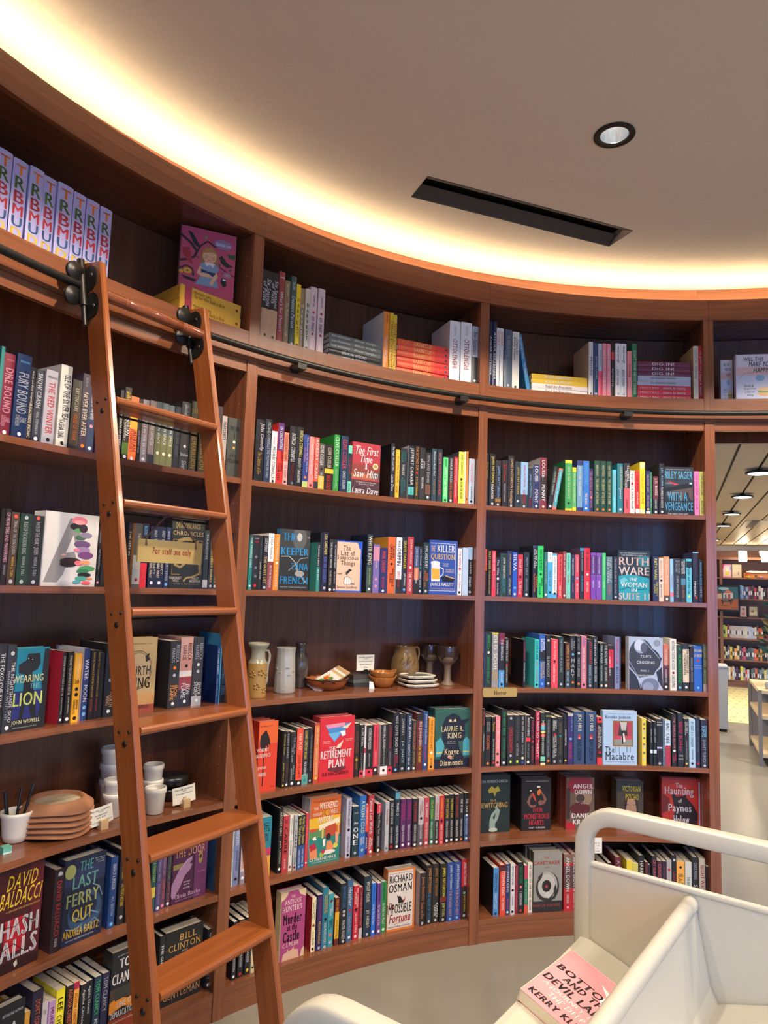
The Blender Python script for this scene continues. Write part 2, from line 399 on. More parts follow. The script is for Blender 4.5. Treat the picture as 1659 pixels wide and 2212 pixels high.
for sx in (-1, 1):                              # rolling hardware on the seen face of each stringer
    x = (-LW/2 if sx < 0 else LW/2-LT) - .0035
    h = D.objects.new('roller_bracket', None); COL.objects.link(h); h.parent = lad
    zr = (RAILZ-lo.z)/lu.z
    m = MB()
    for cz in (.035, -.055):
        pl = [(LD*.62-.036*math.sin(a)*.9, zr+cz+.040*math.cos(a)) for a in [PI*k/12 for k in range(13)]]
        pl = [(LD*.98, pl[0][1])]+pl+[(LD*.98, pl[-1][1])]
        n = len(pl); vs = [Vector((x+d, y, z)) for d in (0, .0034) for y, z in pl]
        m.add([ML @ p for p in vs], [tuple(range(n)), tuple(range(2*n-1, n-1, -1))]+[(k+n, (k+1) % n+n, (k+1) % n, k) for k in range(n)])
    m.build('mounting_plate', BLACK, h)
    m = MB(); m.tube([ML @ Vector((x-.008, LD*.96, zr-.115)), ML @ Vector((x-.008, LD*.96, zr+.10))], .0075, 10); m.tube([ML @ Vector((x-.008, LD*.96, zr-.05)), ML @ Vector((x-.008, LD*.96, zr+.105))], .0115, 12); m.build('hinge_pin', BLACK, h)
    for cz in (.037, -.039):
        m = MB(); pc = ML @ Vector((x-.014, LD*.96, zr)); th = math.atan2(pc.x-CX, pc.y-CY)
        pc = pol(th-.008, RR, RAILZ+cz)
        m.lathe([(0, -.009), (.012, -.009), (.016, -.006), (.027, -.006), (.029, -.003), (.029, .003), (.027, .006), (.016, .006), (.012, .009), (0, .009)], 24, Matrix.Translation(pc) @ Matrix.Rotation(-th, 4, 'Z') @ Matrix.Rotation(PI/2, 4, 'X'))
        m.build('roller', BLACK, h)
    for cz in (.042, -.062):
        m = MB(); m.lathe([(.006, -.001), (.006, .002), (.003, .0038), (0, .004)], 10, ML @ Matrix.Translation((x, LD*.52, zr+cz)) @ Matrix.Rotation(-PI/2, 4, 'Y')); m.build('rivet', mat('dull_steel', (.10, .09, .08), .35, metal=.9), h)

# ------------------------------------------------------------------ sign hanging from the ladder tread
def serif_text(mb, text, place, L, H): put_text(mb, text, place, L, H, .9, True, 0, (.3, 2))
p2 = ML @ Vector((0, 0, T0-DT))
MS = Matrix(((hx.x, hy.x, 0, p2.x), (hx.y, hy.y, 0, p2.y), (0, 0, 1, p2.z), (0, 0, 0, 1)))
sign = thing('hanging_sign', 'small gold tan sign reading For staff use only, hung on cord from a ladder tread', 'sign', p2)
MI = Matrix.Translation(-p2) @ MS @ Matrix.Translation((.047, .080, -.134))
GOLD = mat('aged_gold_card', (.52, .37, .12), .5, .22, 9)
m = MB(); m.box(-.123, .123, -.003, .003, -.036, .033, M=MI); m.build('plaque', GOLD, sign)
m = MB(); serif_text(m, 'For staff use only', lambda u, v: MI @ Vector((.004+u, -.0036, -.003+v)), .150, .026); m.build('lettering', mat('red_ink', (.42, .045, .02), .5), sign)
CORD = mat('brown_cord', (.16, .09, .05), .8, .3, 200)
for sx, xt in ((-1, -.018), (1, .02)):
    m = MB(); m.tube([MI @ Vector((sx*.096, -.005, .016)), MI @ Vector((sx*.096, .0, .036)), MI @ Vector((sx*.088, .001, .045)), MI @ Vector((xt+.012*sx, .003, .104)), MI @ Vector((xt*.4, .006, .112))], .0032, 8)
    m.tube([MI @ Vector((sx*.096, -.005, .016)), MI @ Vector((sx*.096, .005, .018)), MI @ Vector((sx*.094, .004, .04)), MI @ Vector((sx*.098, -.004, .041))], .0032, 8); m.build('cord', CORD, sign)

# brass shelf plate
th = -.2820; pr_ = pol(th, R+.001, 0)
hp = thing('shelf_plate', 'brass shelf plate reading Horror on the fourth shelf edge by the upright', 'plate', (pr_.x, pr_.y, 1.0485), -th)
m = MB(); pts = []
x0, x1, z0, z1, rr = -.084, .084, 0, .040, .006
for cxx, czz, a0 in ((x1-rr, z1-.0005, 0), (x0+rr, z1-.0005, 90), (x0+rr, z0+rr, 180), (x1-rr, z0+rr, 270)):
    for k in range(5):
        a = math.radians(a0+k*22.5); q = rr if a0 >= 180 else .0005; pts.append((cxx+(q*math.cos(a) if a0 >= 180 else (rr if a0 == 0 else -rr)), czz+q*math.sin(a)))
m.prism(pts[::-1], -.005, -.0012); m.build('plate', BRASS, hp)
m = MB(); m.box(x0+.004, x1-.004, -.005, .012, .0385, .0405); m.build('clip', BRASS, hp)
m = MB(); serif_text(m, 'Horror', lambda u, v: Vector((u, -.0055, .019+v)), .06, .017); m.build('lettering', paper('k'), hp)

# ------------------------------------------------------------------ books
SHELFN = {1: 'top shelf', 2: 'second shelf', 3: 'third shelf', 4: 'fourth shelf', 5: 'fifth shelf', 6: 'sixth shelf', 7: 'bottom shelf'}
BAYN = {'A': 'ladder bay', 'B': 'middle bay', 'C': 'doorway bay', 'D': 'doorway header'}
JIT = random.Random(3)
def cover_mesh(w, h, d, hard, spine, side):
    """case of an upright book, spine at y = 0 facing the reader, base on z = 0"""
    m = MB(); t = .0028 if hard else .0009; bl = min(.0026, w*.1) if hard else .0005; n = 6 if hard else 2
    ms = paper(spine); mside = paper(side)
    m.mt(ms); pr = []
    for i in range(n+1):
        x = -w/2+w*i/n; pr.append((x, -bl*(1-(2*x/w)**2)))
    vs = [Vector((x, y, z)) for z in (0, h) for x, y in pr]; N = n+1
    m.add(vs, [(i, i+1, i+1+N, i+N) for i in range(n)], None, True)
    inn = [(-w/2+t, t), (w/2-t, t)]
    vi = [Vector((x, y, z)) for z in (0, h) for x, y in ((-w/2, 0), (w/2, 0), (w/2, d), (w/2-t, d), (w/2-t, t), (-w/2+t, t), (-w/2+t, d), (-w/2, d))]
    m.mt(mside)
    m.add(vi, [(1, 2, 10, 9), (2, 3, 11, 10), (3, 4, 12, 11), (4, 5, 13, 12), (5, 6, 14, 13), (6, 7, 15, 14), (7, 0, 8, 15), (9, 10, 11, 12), (12, 13, 8, 9), (13, 14, 15, 8), (4, 3, 2, 1), (1, 0, 5, 4), (0, 7, 6, 5)])
    cap = list(range(N)); o = [Vector((x, y, 0)) for x, y in pr]; m.mt(ms)
    m.add(o, [tuple(range(N-1, -1, -1))]); m.add([Vector((p.x, p.y, h)) for p in o], [tuple(range(N))])
    return m, t, bl
def pages_mesh(w, h, d, t, hard):
    m = MB(); e = .003 if hard else .0006
    m.box(-w/2+t+.0002, w/2-t-.0002, t+.0005, d-(.004 if hard else .0002), e if hard else .0002, h-e); return m
def spine_print(items, w, h, bl, spine):
    m = MB()
    def sy(x, lay): return -bl*(1-min(1, (2*x/w)**2)) - .00022*lay
    def rect(c, x0, x1, t0, t1, lay):
        m.mt(paper(c)); k = 6; xs = [x0+(x1-x0)*i/k for i in range(k+1)]
        m.add([Vector((x, sy(x, lay), h*(1-t))) for t in (t0, t1) for x in xs], [(i, i+k+1, i+k+2, i+1) for i in range(k)])
    lay = 1; cols = []
    for it in items:
        if it[0] == '#' and '@' not in it:
            c, a, b = it[1:].split(','); rect(c, -w/2*.995, w/2*.995, float(a), float(b), 1)
    for it in items:
        if it[0] == '*':
            c, a = it[1:].split(','); a = float(a); s = min(.6*w, .012); m.mt(paper(c)); q = s/2
            vs = []
            for k in range(8):
                an = PI/8+k*PI/4; x = q*math.cos(an); vs.append(Vector((x, -bl-.0004, h*(1-a)+q*math.sin(an))))
            m.add(vs, [tuple(range(8))])
        elif '@' in it:
            tx, r = it.rsplit('@', 1); p = r.split(','); c = p[0]; t0, t1 = float(p[1]), float(p[2]); wf = float(p[3]) if len(p) > 3 else .55; off = float(p[4])*w if len(p) > 4 else 0
            m.mt(paper(c)); cols.append(c); zc = h*(1-(t0+t1)/2); L = (t1-t0)*h
            toks = tx.split()
            if len(toks) > 0 and all(len(q) == 1 for q in toks) and (len(toks) > 2 or len(tx) == 1):
                n = len(toks)
                for i, ch in enumerate(toks):
                    z = h*(1-(t0+(t1-t0)*(i+.5)/n))
                    put_text(m, ch, lambda u, v, z=z: Vector((off+u, -bl-.0004, z+v)), wf*w, L/n*(.92 if n == 1 else .72), 1.0, lim=(.3, 3))
            elif t1-t0 <= .1 and len(tx) > 2:
                put_text(m, tx, lambda u, v: Vector((off+u, -bl-.0004, zc+v)), wf*w*1.3, L*.8, .8, lim=(.3, 1.6))
            else:
                up = tx.upper() == tx
                put_text(m, tx, lambda u, v: Vector((off+v, -bl-.0004, zc-u)), L, wf*w*(.95 if up else 1.05), (.75 if len(tx) < 11 else .5) if up else .4, slant=0 if up else .12, lim=(.34, 1.6))
    return (m if m.v else None), cols
def one_book(name, th, rad, z, w, h, d, hard, spine, side, items, lean=0):
    m, t, bl = cover_mesh(w, h, d, hard, spine, side)
    P = pol(th, rad, z); M = Matrix.Translation(P) @ Matrix.Rotation(-th, 4, 'Z')
    if lean:
        M = M @ Matrix.Translation((w/2*(1 if lean > 0 else -1), 0, 0)) @ Matrix.Rotation(math.radians(lean), 4, 'Y') @ Matrix.Translation((-w/2*(1 if lean > 0 else -1), 0, 0))
    o = m.build(name, None, None, None, 0, M)
    pages_mesh(w, h, d, t, hard).build('page_block', PAGES, o)
    cols = []
    if items:
        pm, cols = spine_print(items, w, h, bl, spine)
        if pm: pm.build('spine_print', None, o)
    return o, cols
ROWS = {}                                      # (bay, row) -> list of dicts used to word the labels
def lying_stack(bay, row, z, rad, a, b, htot, n, cols, tcols, texts, kind):
    L = 2*rad*math.sin((b-a)/2); th = (a+b)/2; t = htot/n
    for i in range(n):
        c = cols[i]; zz = z+htot-(i+1)*t
        d = .2 if kind == 'cookbook' else .24
        m, tt, bl = cover_mesh(t-.0006, L-JIT.uniform(0, .006), d, kind == 'cookbook', c, c)
        P = pol(th, rad+JIT.uniform(0, .006), zz+t/2)
        M = Matrix.Translation(P) @ Matrix.Rotation(-th+JIT.uniform(-.015, .015), 4, 'Z') @ Matrix.Rotation(-PI/2, 4, 'Y') @ Matrix.Translation((0, 0, -L/2)) 
        # lying: book up axis runs along the shelf to the reader's left
        o = m.build('stacked_cookbook' if kind == 'cookbook' else 'puzzle_box', None, None, None, 0, M)
        if kind == 'cookbook':
            pages_mesh(t-.0006, L, d, tt, True).build('page_block', PAGES, o)
            pm, _ = spine_print([s for s in texts[i]], t-.0006, L, bl, c)
            if pm: pm.build('spine_print', None, o)
        else:
            m = MB(); m.box(-t/2+.001, t/2-.001, .002, d, .002, L-.002); m.build('box_body', paper('d8a538'), o)
            pm, _ = spine_print(texts[i], t-.0006, L, bl, c); pm.build('side_print', None, o)
        yield o, i

# --- art of the books shown face out: T text, R rectangle, E ellipse, P polygon, L line; x and y run 0..1 from the top left
ART = {}
def A(k, label, c, spine, *items):
    if k == 'girl':                            # the lower fifth of this picture stays hidden behind the yellow boxes
        q = lambda y: y*.80
        items = tuple(('T',)+i[1:5]+(q(i[5]), q(i[6]))+i[7:] if i[0] == 'T' else (('E', i[1], i[2], q(i[3]), i[4], q(i[5])) if i[0] == 'E' else (i[0], i[1], [(x, q(y)) for x, y in i[2]]) if i[0] == 'P' else i[:5]+([(x, q(y)) for x, y in i[5]],)) for i in items)
    ART[k] = (label, c, spine, items)
A('girl', 'pink boxed picture of a girl reading among birds, standing on the yellow boxes', 'c4506a', '6a3a3a',
  ('L', '3a2a28', .03, .12, .045, [(0, .17), (.2, .3), (.3, .42), (.26, .52), (.1, .6), (0, .63)]), ('L', '3a2a28', .03, .12, .03, [(.3, .42), (.36, .3), (.48, .2), (.62, .27), (.75, .24)]),
  ('L', '3a2a28', 0, 0, .02, [(.72, .62), (.85, .68), (1, .74)]), ('L', '3a2a28', 0, 0, .03, [(0, .78), (.12, .7), (.24, .74), (.26, .86)]),
  ('P', '2a2c30', [(.12, .08), (.2, .1), (.34, .3), (.33, .35), (.24, .3)]), ('P', '2a2c30', [(.7, .44), (.75, .4), (.86, .52), (.98, .57), (.84, .6), (.74, .54)]), ('P', 'a8343c', [(.04, .4), (.16, .36), (.2, .5), (.24, .66), (.15, .62), (.05, .5)]),
  ('P', '7aa060', [(.4, .14), (.47, .1), (.46, .17)]), ('P', '3f5c3c', [(.84, .36), (1, .34), (.98, .44), (.88, .42)]), ('P', '3f5c3c', [(.3, .5), (.36, .51), (.31, .54)]), ('P', '3f5c3c', [(.68, .54), (.74, .57), (.72, .62)]), ('P', '3f5c3c', [(.76, .72), (.82, .69), (.8, .74)]), ('P', '3f5c3c', [(.88, .64), (.94, .6), (.92, .66)]),
  ('P', 'a9763c', [(.38, .46), (.42, .33), (.56, .29), (.66, .37), (.69, .5), (.67, .66), (.62, .7), (.63, .5), (.42, .5), (.44, .68), (.38, .7)]), ('E', 'e0ae84', .53, .46, .125, .135), ('P', 'b88344', [(.4, .42), (.46, .32), (.58, .31), (.67, .42), (.58, .38), (.5, .4)]),
  ('L', '5a3a2a', 0, 0, .007, [(.45, .455), (.48, .465), (.5, .46)]), ('L', '5a3a2a', 0, 0, .007, [(.56, .475), (.59, .48), (.62, .47)]), ('L', 'a04848', 0, 0, .009, [(.5, .53), (.53, .54), (.56, .53)]), ('E', 'd08878', .46, .5, .025, .014), ('E', 'd08878', .6, .515, .025, .014),
  ('P', '7f97ae', [(.36, .63), (.45, .58), (.62, .58), (.71, .64), (.7, .72), (.62, .72), (.72, 1), (.3, 1), (.42, .76), (.37, .7)]), ('P', 'e8d8cc', [(.44, .58), (.63, .58), (.6, .66), (.54, .61), (.49, .65)]),
  ('P', 'e0ae84', [(.36, .67), (.42, .69), (.38, .78), (.55, .78), (.6, .74), (.66, .72), (.7, .8), (.6, .97), (.55, .95), (.6, .84), (.4, .84), (.31, .8)]), ('P', '27355c', [(.38, .71), (.52, .74), (.66, .74), (.61, .82), (.52, .77), (.4, .76)]),
  ('E', 'e0a838', .15, .79, .075, .05), ('E', '6a4420', .15, .79, .02, .014), ('E', 'e0a838', .04, .82, .04, .03), ('E', 'a8788c', .86, .74, .08, .05), ('E', 'e0b080', .86, .74, .02, .014), ('P', '26282c', [(.77, .8), (.84, .8), (.86, .93), (.8, .97), (.75, .88)]), ('E', 'f0e8dc', .81, .83, .03, .02), ('P', '26282c', [(.05, .88), (.2, .9), (.32, .92), (.28, .96), (.1, .93)]),
  ('E', '9a7c98', .76, .21, .17, .085), ('T', 'Nathalie Lete', 'f0e4ee', .63, .9, .18, .24, 'i'))
A('happy', 'pastel cookbook with black brush lettering and a drawn sandwich, over the doorway', 'd8d4e0', 'c9c4d8',
  ('R', 'd9b8b4', 0, 1, .28, .46), ('R', 'c9d0e4', 0, 1, .46, 1), ('T', 'WILL THIS', '2a2a38', .2, .72, .06, .15, 'i'), ('T', 'MAKE YOU', '2a2a38', .34, .95, .16, .27, 'i'), ('T', 'HAPPY', '2a2a38', .46, .84, .3, .4, 'i'), ('L', '5a6a8a', 0, 0, .008, [(.06, .55), (.2, .42), (.45, .4)]), ('E', '8ab0d0', .62, .52, .12, .07), ('E', 'e0b070', .75, .86, .2, .06), ('E', '7aa850', .75, .81, .2, .03), ('E', 'e8c890', .75, .76, .19, .05), ('T', 'Stories &', '4a4a6a', .2, .45, .66, .71, 'i'), ('T', 'Recipes from', '4a4a6a', .2, .5, .73, .78, 'i'), ('T', 'a year of', '4a4a6a', .22, .46, .8, .85, 'i'), ('T', 'baking', '4a4a6a', .28, .44, .87, .92, 'i'))
A('firsttime', 'red novel face out, white brush lettering over a rusty sunset scene', 'b03a44', '8a2c36',
  ('R', '8a4038', 0, 1, .42, .62), ('R', 'b0623c', 0, .9, .6, .7), ('R', '4a3038', 0, 1, .72, 1), ('R', '5a4a50', .7, 1, .55, .68), ('T', 'The First', 'f0e8e4', .1, .93, .07, .22, 'i'), ('T', 'Time', 'f0e8e4', .28, .72, .24, .37, 'i'), ('T', 'I', 'f0e8e4', .44, .56, .39, .5, 's'), ('T', 'Saw Him', 'f0e8e4', .07, .93, .52, .66, 'i'), ('E', 'd8cfa0', .83, .43, .1, .06), ('E', 'a8984a', .83, .43, .06, .036), ('T', 'The Sequel to the #1 Bestseller', 'e8d8d0', .15, .88, .745, .775, 'i'), ('T', 'The Last Thing He Told Me', 'e8d8d0', .25, .78, .785, .815, 'i'), ('T', 'Laura Dave', 'f4ece8', .04, .96, .86, .97, 'i'))
A('vengeance', 'black thriller face out with light blue capitals and a train on a viaduct', '22262c', '1c1f24',
  ('R', '2c3a42', 0, 1, .06, .42), ('P', 'c83a4a', [(.02, .27), (.1, .3), (.3, .33), (.5, .36), (.35, .38), (.2, .33)]), ('P', '17191d', [(0, .46), (.5, .38), (.88, .31), (.97, .34), (.97, .4), (0, .52)]), ('P', '5a4a44', [(.05, .52), (.97, .42), (.97, .7), (.86, .66), (.8, .52), (.68, .54), (.62, .7), (.52, .68), (.46, .56), (.05, .6)]), ('E', 'a8d0d0', .9, .34, .05, .02), ('T', 'NEW YORK TIMES BESTSELLING AUTHOR', 'c8c8c8', .05, .9, .045, .065), ('T', 'RILEY SAGER', '6fc0ea', .01, .96, .09, .25, 'n'), ('T', 'A NOVEL', 'b8b8b8', .03, .25, .33, .36), ('T', 'WITH A', '62b8e4', .1, .78, .52, .7, 'n'), ('T', 'VENGEANCE', '62b8e4', .01, .97, .73, .9, 'n'), ('T', 'THE ONLY ONE LEFT', 'd8d8d8', .1, .8, .955, .985))
A('mushroom', 'white book face out with a grey letter A overgrown by bright mushrooms', 'd6d2cc', 'dcd8d2',
  ('P', '8a8886', [(.44, .07), (.58, .07), (.66, .3), (.56, .52), (.65, .7), (.5, .7), (.28, .95), (.03, .95)]), ('P', 'd6d2cc', [(.52, .3), (.6, .52), (.4, .55)]), ('P', 'd6d2cc', [(.42, .75), (.62, .75), (.66, .95), (.32, .95)]),
  ('E', 'e07a88', .62, .1, .15, .06), ('E', '2c2426', .56, .18, .12, .05), ('E', 'e8a0a0', .62, .12, .1, .03), ('E', '5a9a60', .62, .23, .09, .03), ('E', '3a2c30', .7, .2, .08, .06), ('E', '4a6a58', .66, .33, .1, .035), ('E', '8a8098', .76, .29, .12, .04), ('E', '6a5078', .7, .42, .16, .05), ('E', '9a80a8', .72, .5, .14, .05), ('E', 'e07a90', .6, .5, .06, .025), ('E', '7a4a80', .78, .57, .15, .05), ('E', '3a2428', .5, .66, .2, .05), ('E', 'e8a090', .36, .575, .05, .014), ('E', '2a2224', .46, .7, .16, .04), ('E', 'e0707a', .66, .68, .09, .035), ('E', 'f0a070', .78, .67, .1, .03), ('E', '4a9a60', .82, .75, .16, .035), ('E', '3a7a58', .74, .79, .12, .03), ('E', '2a2426', .78, .84, .13, .03), ('E', '4a9a8a', .72, .89, .12, .03), ('E', '5aa0a8', .64, .94, .08, .025), ('E', 'e8606a', .82, .95, .09, .025), ('E', 'e07a50', .88, .89, .06, .014))
A('dragon', 'black fantasy omnibus face out with a gold dragon, behind the hanging sign', '24282a', '1d2022',
  ('R', '33382f', 0, 1, 0, .16), ('T', 'DRAGONLANCE', 'b89a5a', .12, .86, .06, .13, 's'), ('T', 'CHRONICLES', 'c8a870', .04, .96, .175, .235, 's'), ('E', '8a7444', .5, .34, .34, .08), ('E', '24282a', .5, .36, .24, .05), ('L', '9a8450', 0, 0, .06, [(.12, .66), (.3, .7), (.44, .64)]), ('L', '9a8450', 0, 0, .05, [(.8, .35), (.92, .5), (.88, .66), (.9, .78), (.7, .83), (.5, .85), (.42, .9)]), ('L', '9a8450', 0, 0, .015, [(.06, .3), (.94, .3), (.94, .8)]), ('L', '9a8450', 0, 0, .015, [(.06, .3), (.06, .8), (.3, .8)]), ('T', 'MARGARET', 'd8d0c0', .0, .36, .835, .87, 's'), ('T', 'WEIS', 'd8d0c0', .1, .28, .875, .91, 's'), ('T', 'TRACY', 'd8d0c0', .66, .88, .835, .87, 's'), ('T', 'HICKMAN', 'd8d0c0', .6, .94, .875, .91, 's'), ('T', 'with a foreword', '8a8068', .1, .9, .925, .945))
A('keeper', 'black novel face out with wide blue capitals over a photographed crossroads', '3a3a38', '2a6a9a',
  ('E', 'a0a09a', .64, .13, .14, .11), ('E', '5a5a58', .64, .13, .24, .2), ('E', 'b8b8b2', .64, .12, .09, .07), ('R', '2a2c2c', 0, 1, .42, 1), ('L', '9a9a94', 0, 0, .03, [(.05, .45), (.3, .44), (.45, .5), (.55, .56)]), ('L', '9a9a94', 0, 0, .02, [(.95, .45), (.7, .47), (.55, .56), (.3, .68)]), ('E', '9a9a94', .68, .72, .16, .05), ('L', '9a9a94', 0, 0, .05, [(.55, .56), (.6, .68), (.9, .86)]), ('T', 'THE', '2a96d4', .08, .52, .06, .19), ('T', 'KEEPER', '2a96d4', .04, .96, .3, .42), ('T', 'TANA', '2a96d4', .38, .96, .55, .66), ('T', 'FRENCH', '2a96d4', .04, .96, .77, .89), ('T', 'A NOVEL', 'c0c0bc', .9, .99, .1, .13), ('T', 'New York Times bestselling author', 'b8b8b4', .05, .92, .93, .955, 'i'))
A('listof', 'peach novel face out with black serif title and blue edge', 'e2bca0', '2c4ea0',
  ('R', '2c58c0', 0, 1, 0, .025), ('R', '2c58c0', .94, 1, 0, 1), ('R', '2c58c0', 0, 1, .97, 1), ('P', '2c58c0', [(.72, 0), (1, 0), (1, .16), (.86, .13), (.84, .06)]), ('T', 'The', '1c1a1a', .25, .53, .1, .185, 's'), ('T', 'List of', '1c1a1a', .15, .7, .195, .285, 's'), ('T', 'Suspicious', '1c1a1a', .02, .84, .295, .385, 's'), ('T', 'Things', '1c1a1a', .16, .72, .4, .5, 's'), ('T', 'a novel', '4a3a30', .03, .22, .62, .66, 'i'), ('P', '26282a', [(.36, .62), (.5, .55), (.62, .57), (.5, .61), (.4, .67)]), ('P', 'e8e0d8', [(.32, .72), (.46, .69), (.58, .74), (.6, .84), (.3, .85)]), ('L', '26282a', 0, 0, .014, [(.3, .85), (.32, .72), (.4, .7), (.46, .69), (.58, .74), (.6, .84), (.3, .85)]), ('L', '26282a', 0, 0, .01, [(.42, .7), (.42, .85)]), ('L', '26282a', 0, 0, .01, [(.5, .71), (.5, .85)]), ('E', '4a4038', .64, .84, .1, .012), ('T', 'Jennie Godfrey', '2a2624', .03, .83, .88, .94, 's'))
A('killer', 'blue novel face out with white frame, beer mug and bold capitals', '2f4fa0', '25407e',
  ('L', 'd8dcea', 0, 0, .014, [(.02, .06), (.93, .06), (.93, .93), (.02, .93)]), ('T', 'THE', 'f0c8a0', .05, .2, .1, .22), ('T', 'KILLER', 'f4f2ee', .28, .9, .09, .22), ('T', 'QUESTION', 'e8c060', .05, .9, .25, .37), ('P', 'd8dce0', [(.07, .41), (.36, .42), (.38, .76), (.08, .76)]), ('P', 'd8a838', [(.09, .52), (.36, .53), (.36, .72), (.1, .72)]), ('E', 'f0f0ee', .21, .42, .16, .035), ('L', 'd8dce0', 0, 0, .03, [(.37, .5), (.5, .52), (.5, .62), (.38, .68)]), ('P', '17181c', [(.42, .68), (.6, .65), (.92, .7), (.86, .76), (.5, .76)]), ('L', 'd8a060', 0, 0, .03, [(.58, .65), (.9, .7)]), ('T', 'THE ANSWER', 'e8e8e8', .48, .68, .42, .445), ('T', 'IS MURDER.', 'e8e8e8', .48, .68, .455, .48), ('T', 'THE QUESTION', 'e8d0a0', .58, .88, .53, .555), ('T', 'IS WHODUNIT?', 'e8d0a0', .58, .88, .565, .59), ('T', 'JANICE HALLETT', 'f4f2ee', .05, .88, .78, .86), ('T', 'INTERNATIONALLY BESTSELLING AUTHOR', 'e0a878', .05, .88, .88, .9))
A('suite', 'dark blue thriller face out with large white and pink capitals over turquoise fabric', '26333e', '1f2a34',
  ('P', '2a98ac', [(.02, .52), (.3, .48), (.6, .5), (.97, .55), (.97, 1), (.03, 1)]), ('P', '2c7484', [(.6, .12), (.97, .1), (.97, .32), (.7, .32)]), ('P', '6ab8c4', [(.05, .6), (.2, .54), (.3, .6), (.1, .68)]), ('L', '1f4a58', 0, 0, .02, [(.05, .8), (.3, .74), (.5, .78), (.9, .76)]), ('T', 'NEW YORK TIMES BESTSELLING AUTHOR OF', 'c8ccd0', .06, .9, .045, .065), ('T', 'THE WOMAN IN CABIN 10', 'd8dce0', .1, .86, .085, .11), ('T', 'RUTH', 'e6c6c0', .03, .96, .14, .3), ('T', 'WARE', 'e2d2d0', .02, .97, .33, .49), ('T', 'THE', 'f0f0f0', .34, .6, .55, .61, 'i'), ('T', 'WOMAN', 'f0eeee', .08, .9, .64, .73), ('T', 'IN', 'f0eeee', .42, .58, .755, .82), ('T', 'SUITE 11', 'eec8c0', .02, .98, .85, .98))
A('lion', 'teal and black fantasy novel face out with a dark lion shape', '1f7a90', '23262a',
  ('R', '2c3070', .0, .85, .52, 1), ('P', '22262b', [(.08, .2), (.3, .15), (.34, .07), (.7, .07), (.74, .2), (.66, .27), (.5, .3), (.56, .5), (.66, .6), (.72, .84), (.6, .9), (.4, .62), (.28, .92), (.18, .9), (.26, .6), (.28, .32), (.1, .3)]), ('P', '22262b', [(.84, .02), (1, .02), (1, 1), (.72, 1), (.86, .6), (.8, .4)]), ('R', '22262b', 0, 1, .86, 1), ('E', 'e8e8d0', .36, .13, .012, .006), ('E', 'e8e8d0', .48, .145, .012, .006), ('T', 'WEARING', 'd8d8a0', -.06, .86, .33, .42, 'n'), ('T', 'THE', '8ac0c8', .46, .76, .44, .5, 'n'), ('T', 'LION', 'd4e07a', .0, .86, .54, .7, 'n'), ('T', 'JOHN WISWELL', 'd8d8a8', .0, .84, .87, .93), ('T', 'author of someone you can build a nest in', 'b8b8a8', .05, .75, .95, .97))
A('fourthwing', 'tan fantasy novel face out with line-drawn circle and black capitals', 'b59a6a', 'a88a58',
  ('R', '9a4a3a', 0, 1, .9, 1), ('R', 'c0905a', 0, 1, .75, .9), ('E', '4a4030', .3, .43, .54, .26), ('E', 'b59a6a', .3, .43, .52, .25), ('E', '4a4030', .3, .43, .5, .235), ('E', 'b8a078', .3, .43, .488, .228), ('P', '2a2622', [(.55, .25), (.66, .22), (.72, .21), (.68, .27), (.74, .3), (.6, .33)]), ('T', 'FOURTH', '26221e', -.2, .78, .38, .5), ('T', 'WING', '26221e', -.1, .78, .53, .68), ('T', 'REBECCA YARROS', '5a2a22', -.2, .8, .9, .95), ('L', '4a4030', 0, 0, .006, [(.05, .62), (.3, .7), (.6, .64)]), ('T', 'every dragon rider', '4a3a28', .1, .8, .07, .09))
A('masterpiece', 'orange-red thriller face out with a black palm tree, beside the ladder rail', 'd2402a', 'b83424',
  ('R', 'd8602e', 0, 1, 0, .32), ('T', 'A NOVEL', '3a1a14', .7, .93, .935, .955), ('P', '221c1c', [(.1, .2), (.3, .14), (.38, .13), (.5, .2), (.58, .26), (.62, .36), (.5, .32), (.55, .44), (.42, .34), (.3, .42), (.14, .4), (.05, .3)]), ('R', '221c1c', .26, .31, .3, .92), ('T', 'VIOLENT', 'f0e4dc', -.1, .56, .38, .43), ('T', 'MASTERPIECE', 'f0e4dc', -.2, .66, .46, .51), ('T', 'JORDAN', 'f0e4dc', .0, .45, .64, .69), ('T', 'HARPER', 'f0e4dc', .05, .46, .73, .78), ('T', 'winner of a best crime novel award', '3a1a14', .05, .7, .06, .075))
A('retirement', 'red novel face out with a cocktail glass and white slanted capitals', 'cf2c3a', 'a82430',
  ('P', '4a88c4', [(.15, .13), (.9, .11), (.42, .4)]), ('P', 'e090a8', [(.16, .12), (.7, .1), (.7, .16), (.22, .18)]), ('P', '6ab0dc', [(.24, .26), (.62, .24), (.42, .39)]), ('P', 'e8d8b8', [(.62, .18), (.9, .11), (.78, .2)]), ('P', 'f0ece8', [(.58, .24), (.72, .23), (.74, .3), (.64, .32)]), ('P', 'e8d0b0', [(.5, .46), (.68, .38), (.6, .5), (.48, .5)]), ('P', '6a2430', [(.48, .5), (.62, .5), (.58, .56), (.56, .78), (.52, .78), (.54, .56)]), ('E', '6a2430', .52, .82, .26, .05), ('T', 'THE', 'f0ece8', .28, .46, .47, .53, 'b'), ('T', 'RETIREMENT', 'f4f0ec', .05, .92, .53, .65, 'b'), ('T', 'PLAN', 'f4f0ec', .28, .72, .67, .8, 'b'), ('T', 'SUE HINCENBERGS', '3a1418', .1, .86, .87, .92), ('T', 'Three wives', 'f0c8c0', .1, .3, .37, .39), ('T', 'wanting a new life', 'f0c8c0', .1, .32, .4, .42), ('T', 'Three husbands', 'f0c8c0', .72, .94, .36, .38), ('T', 'in their way', 'f0c8c0', .74, .92, .39, .41))
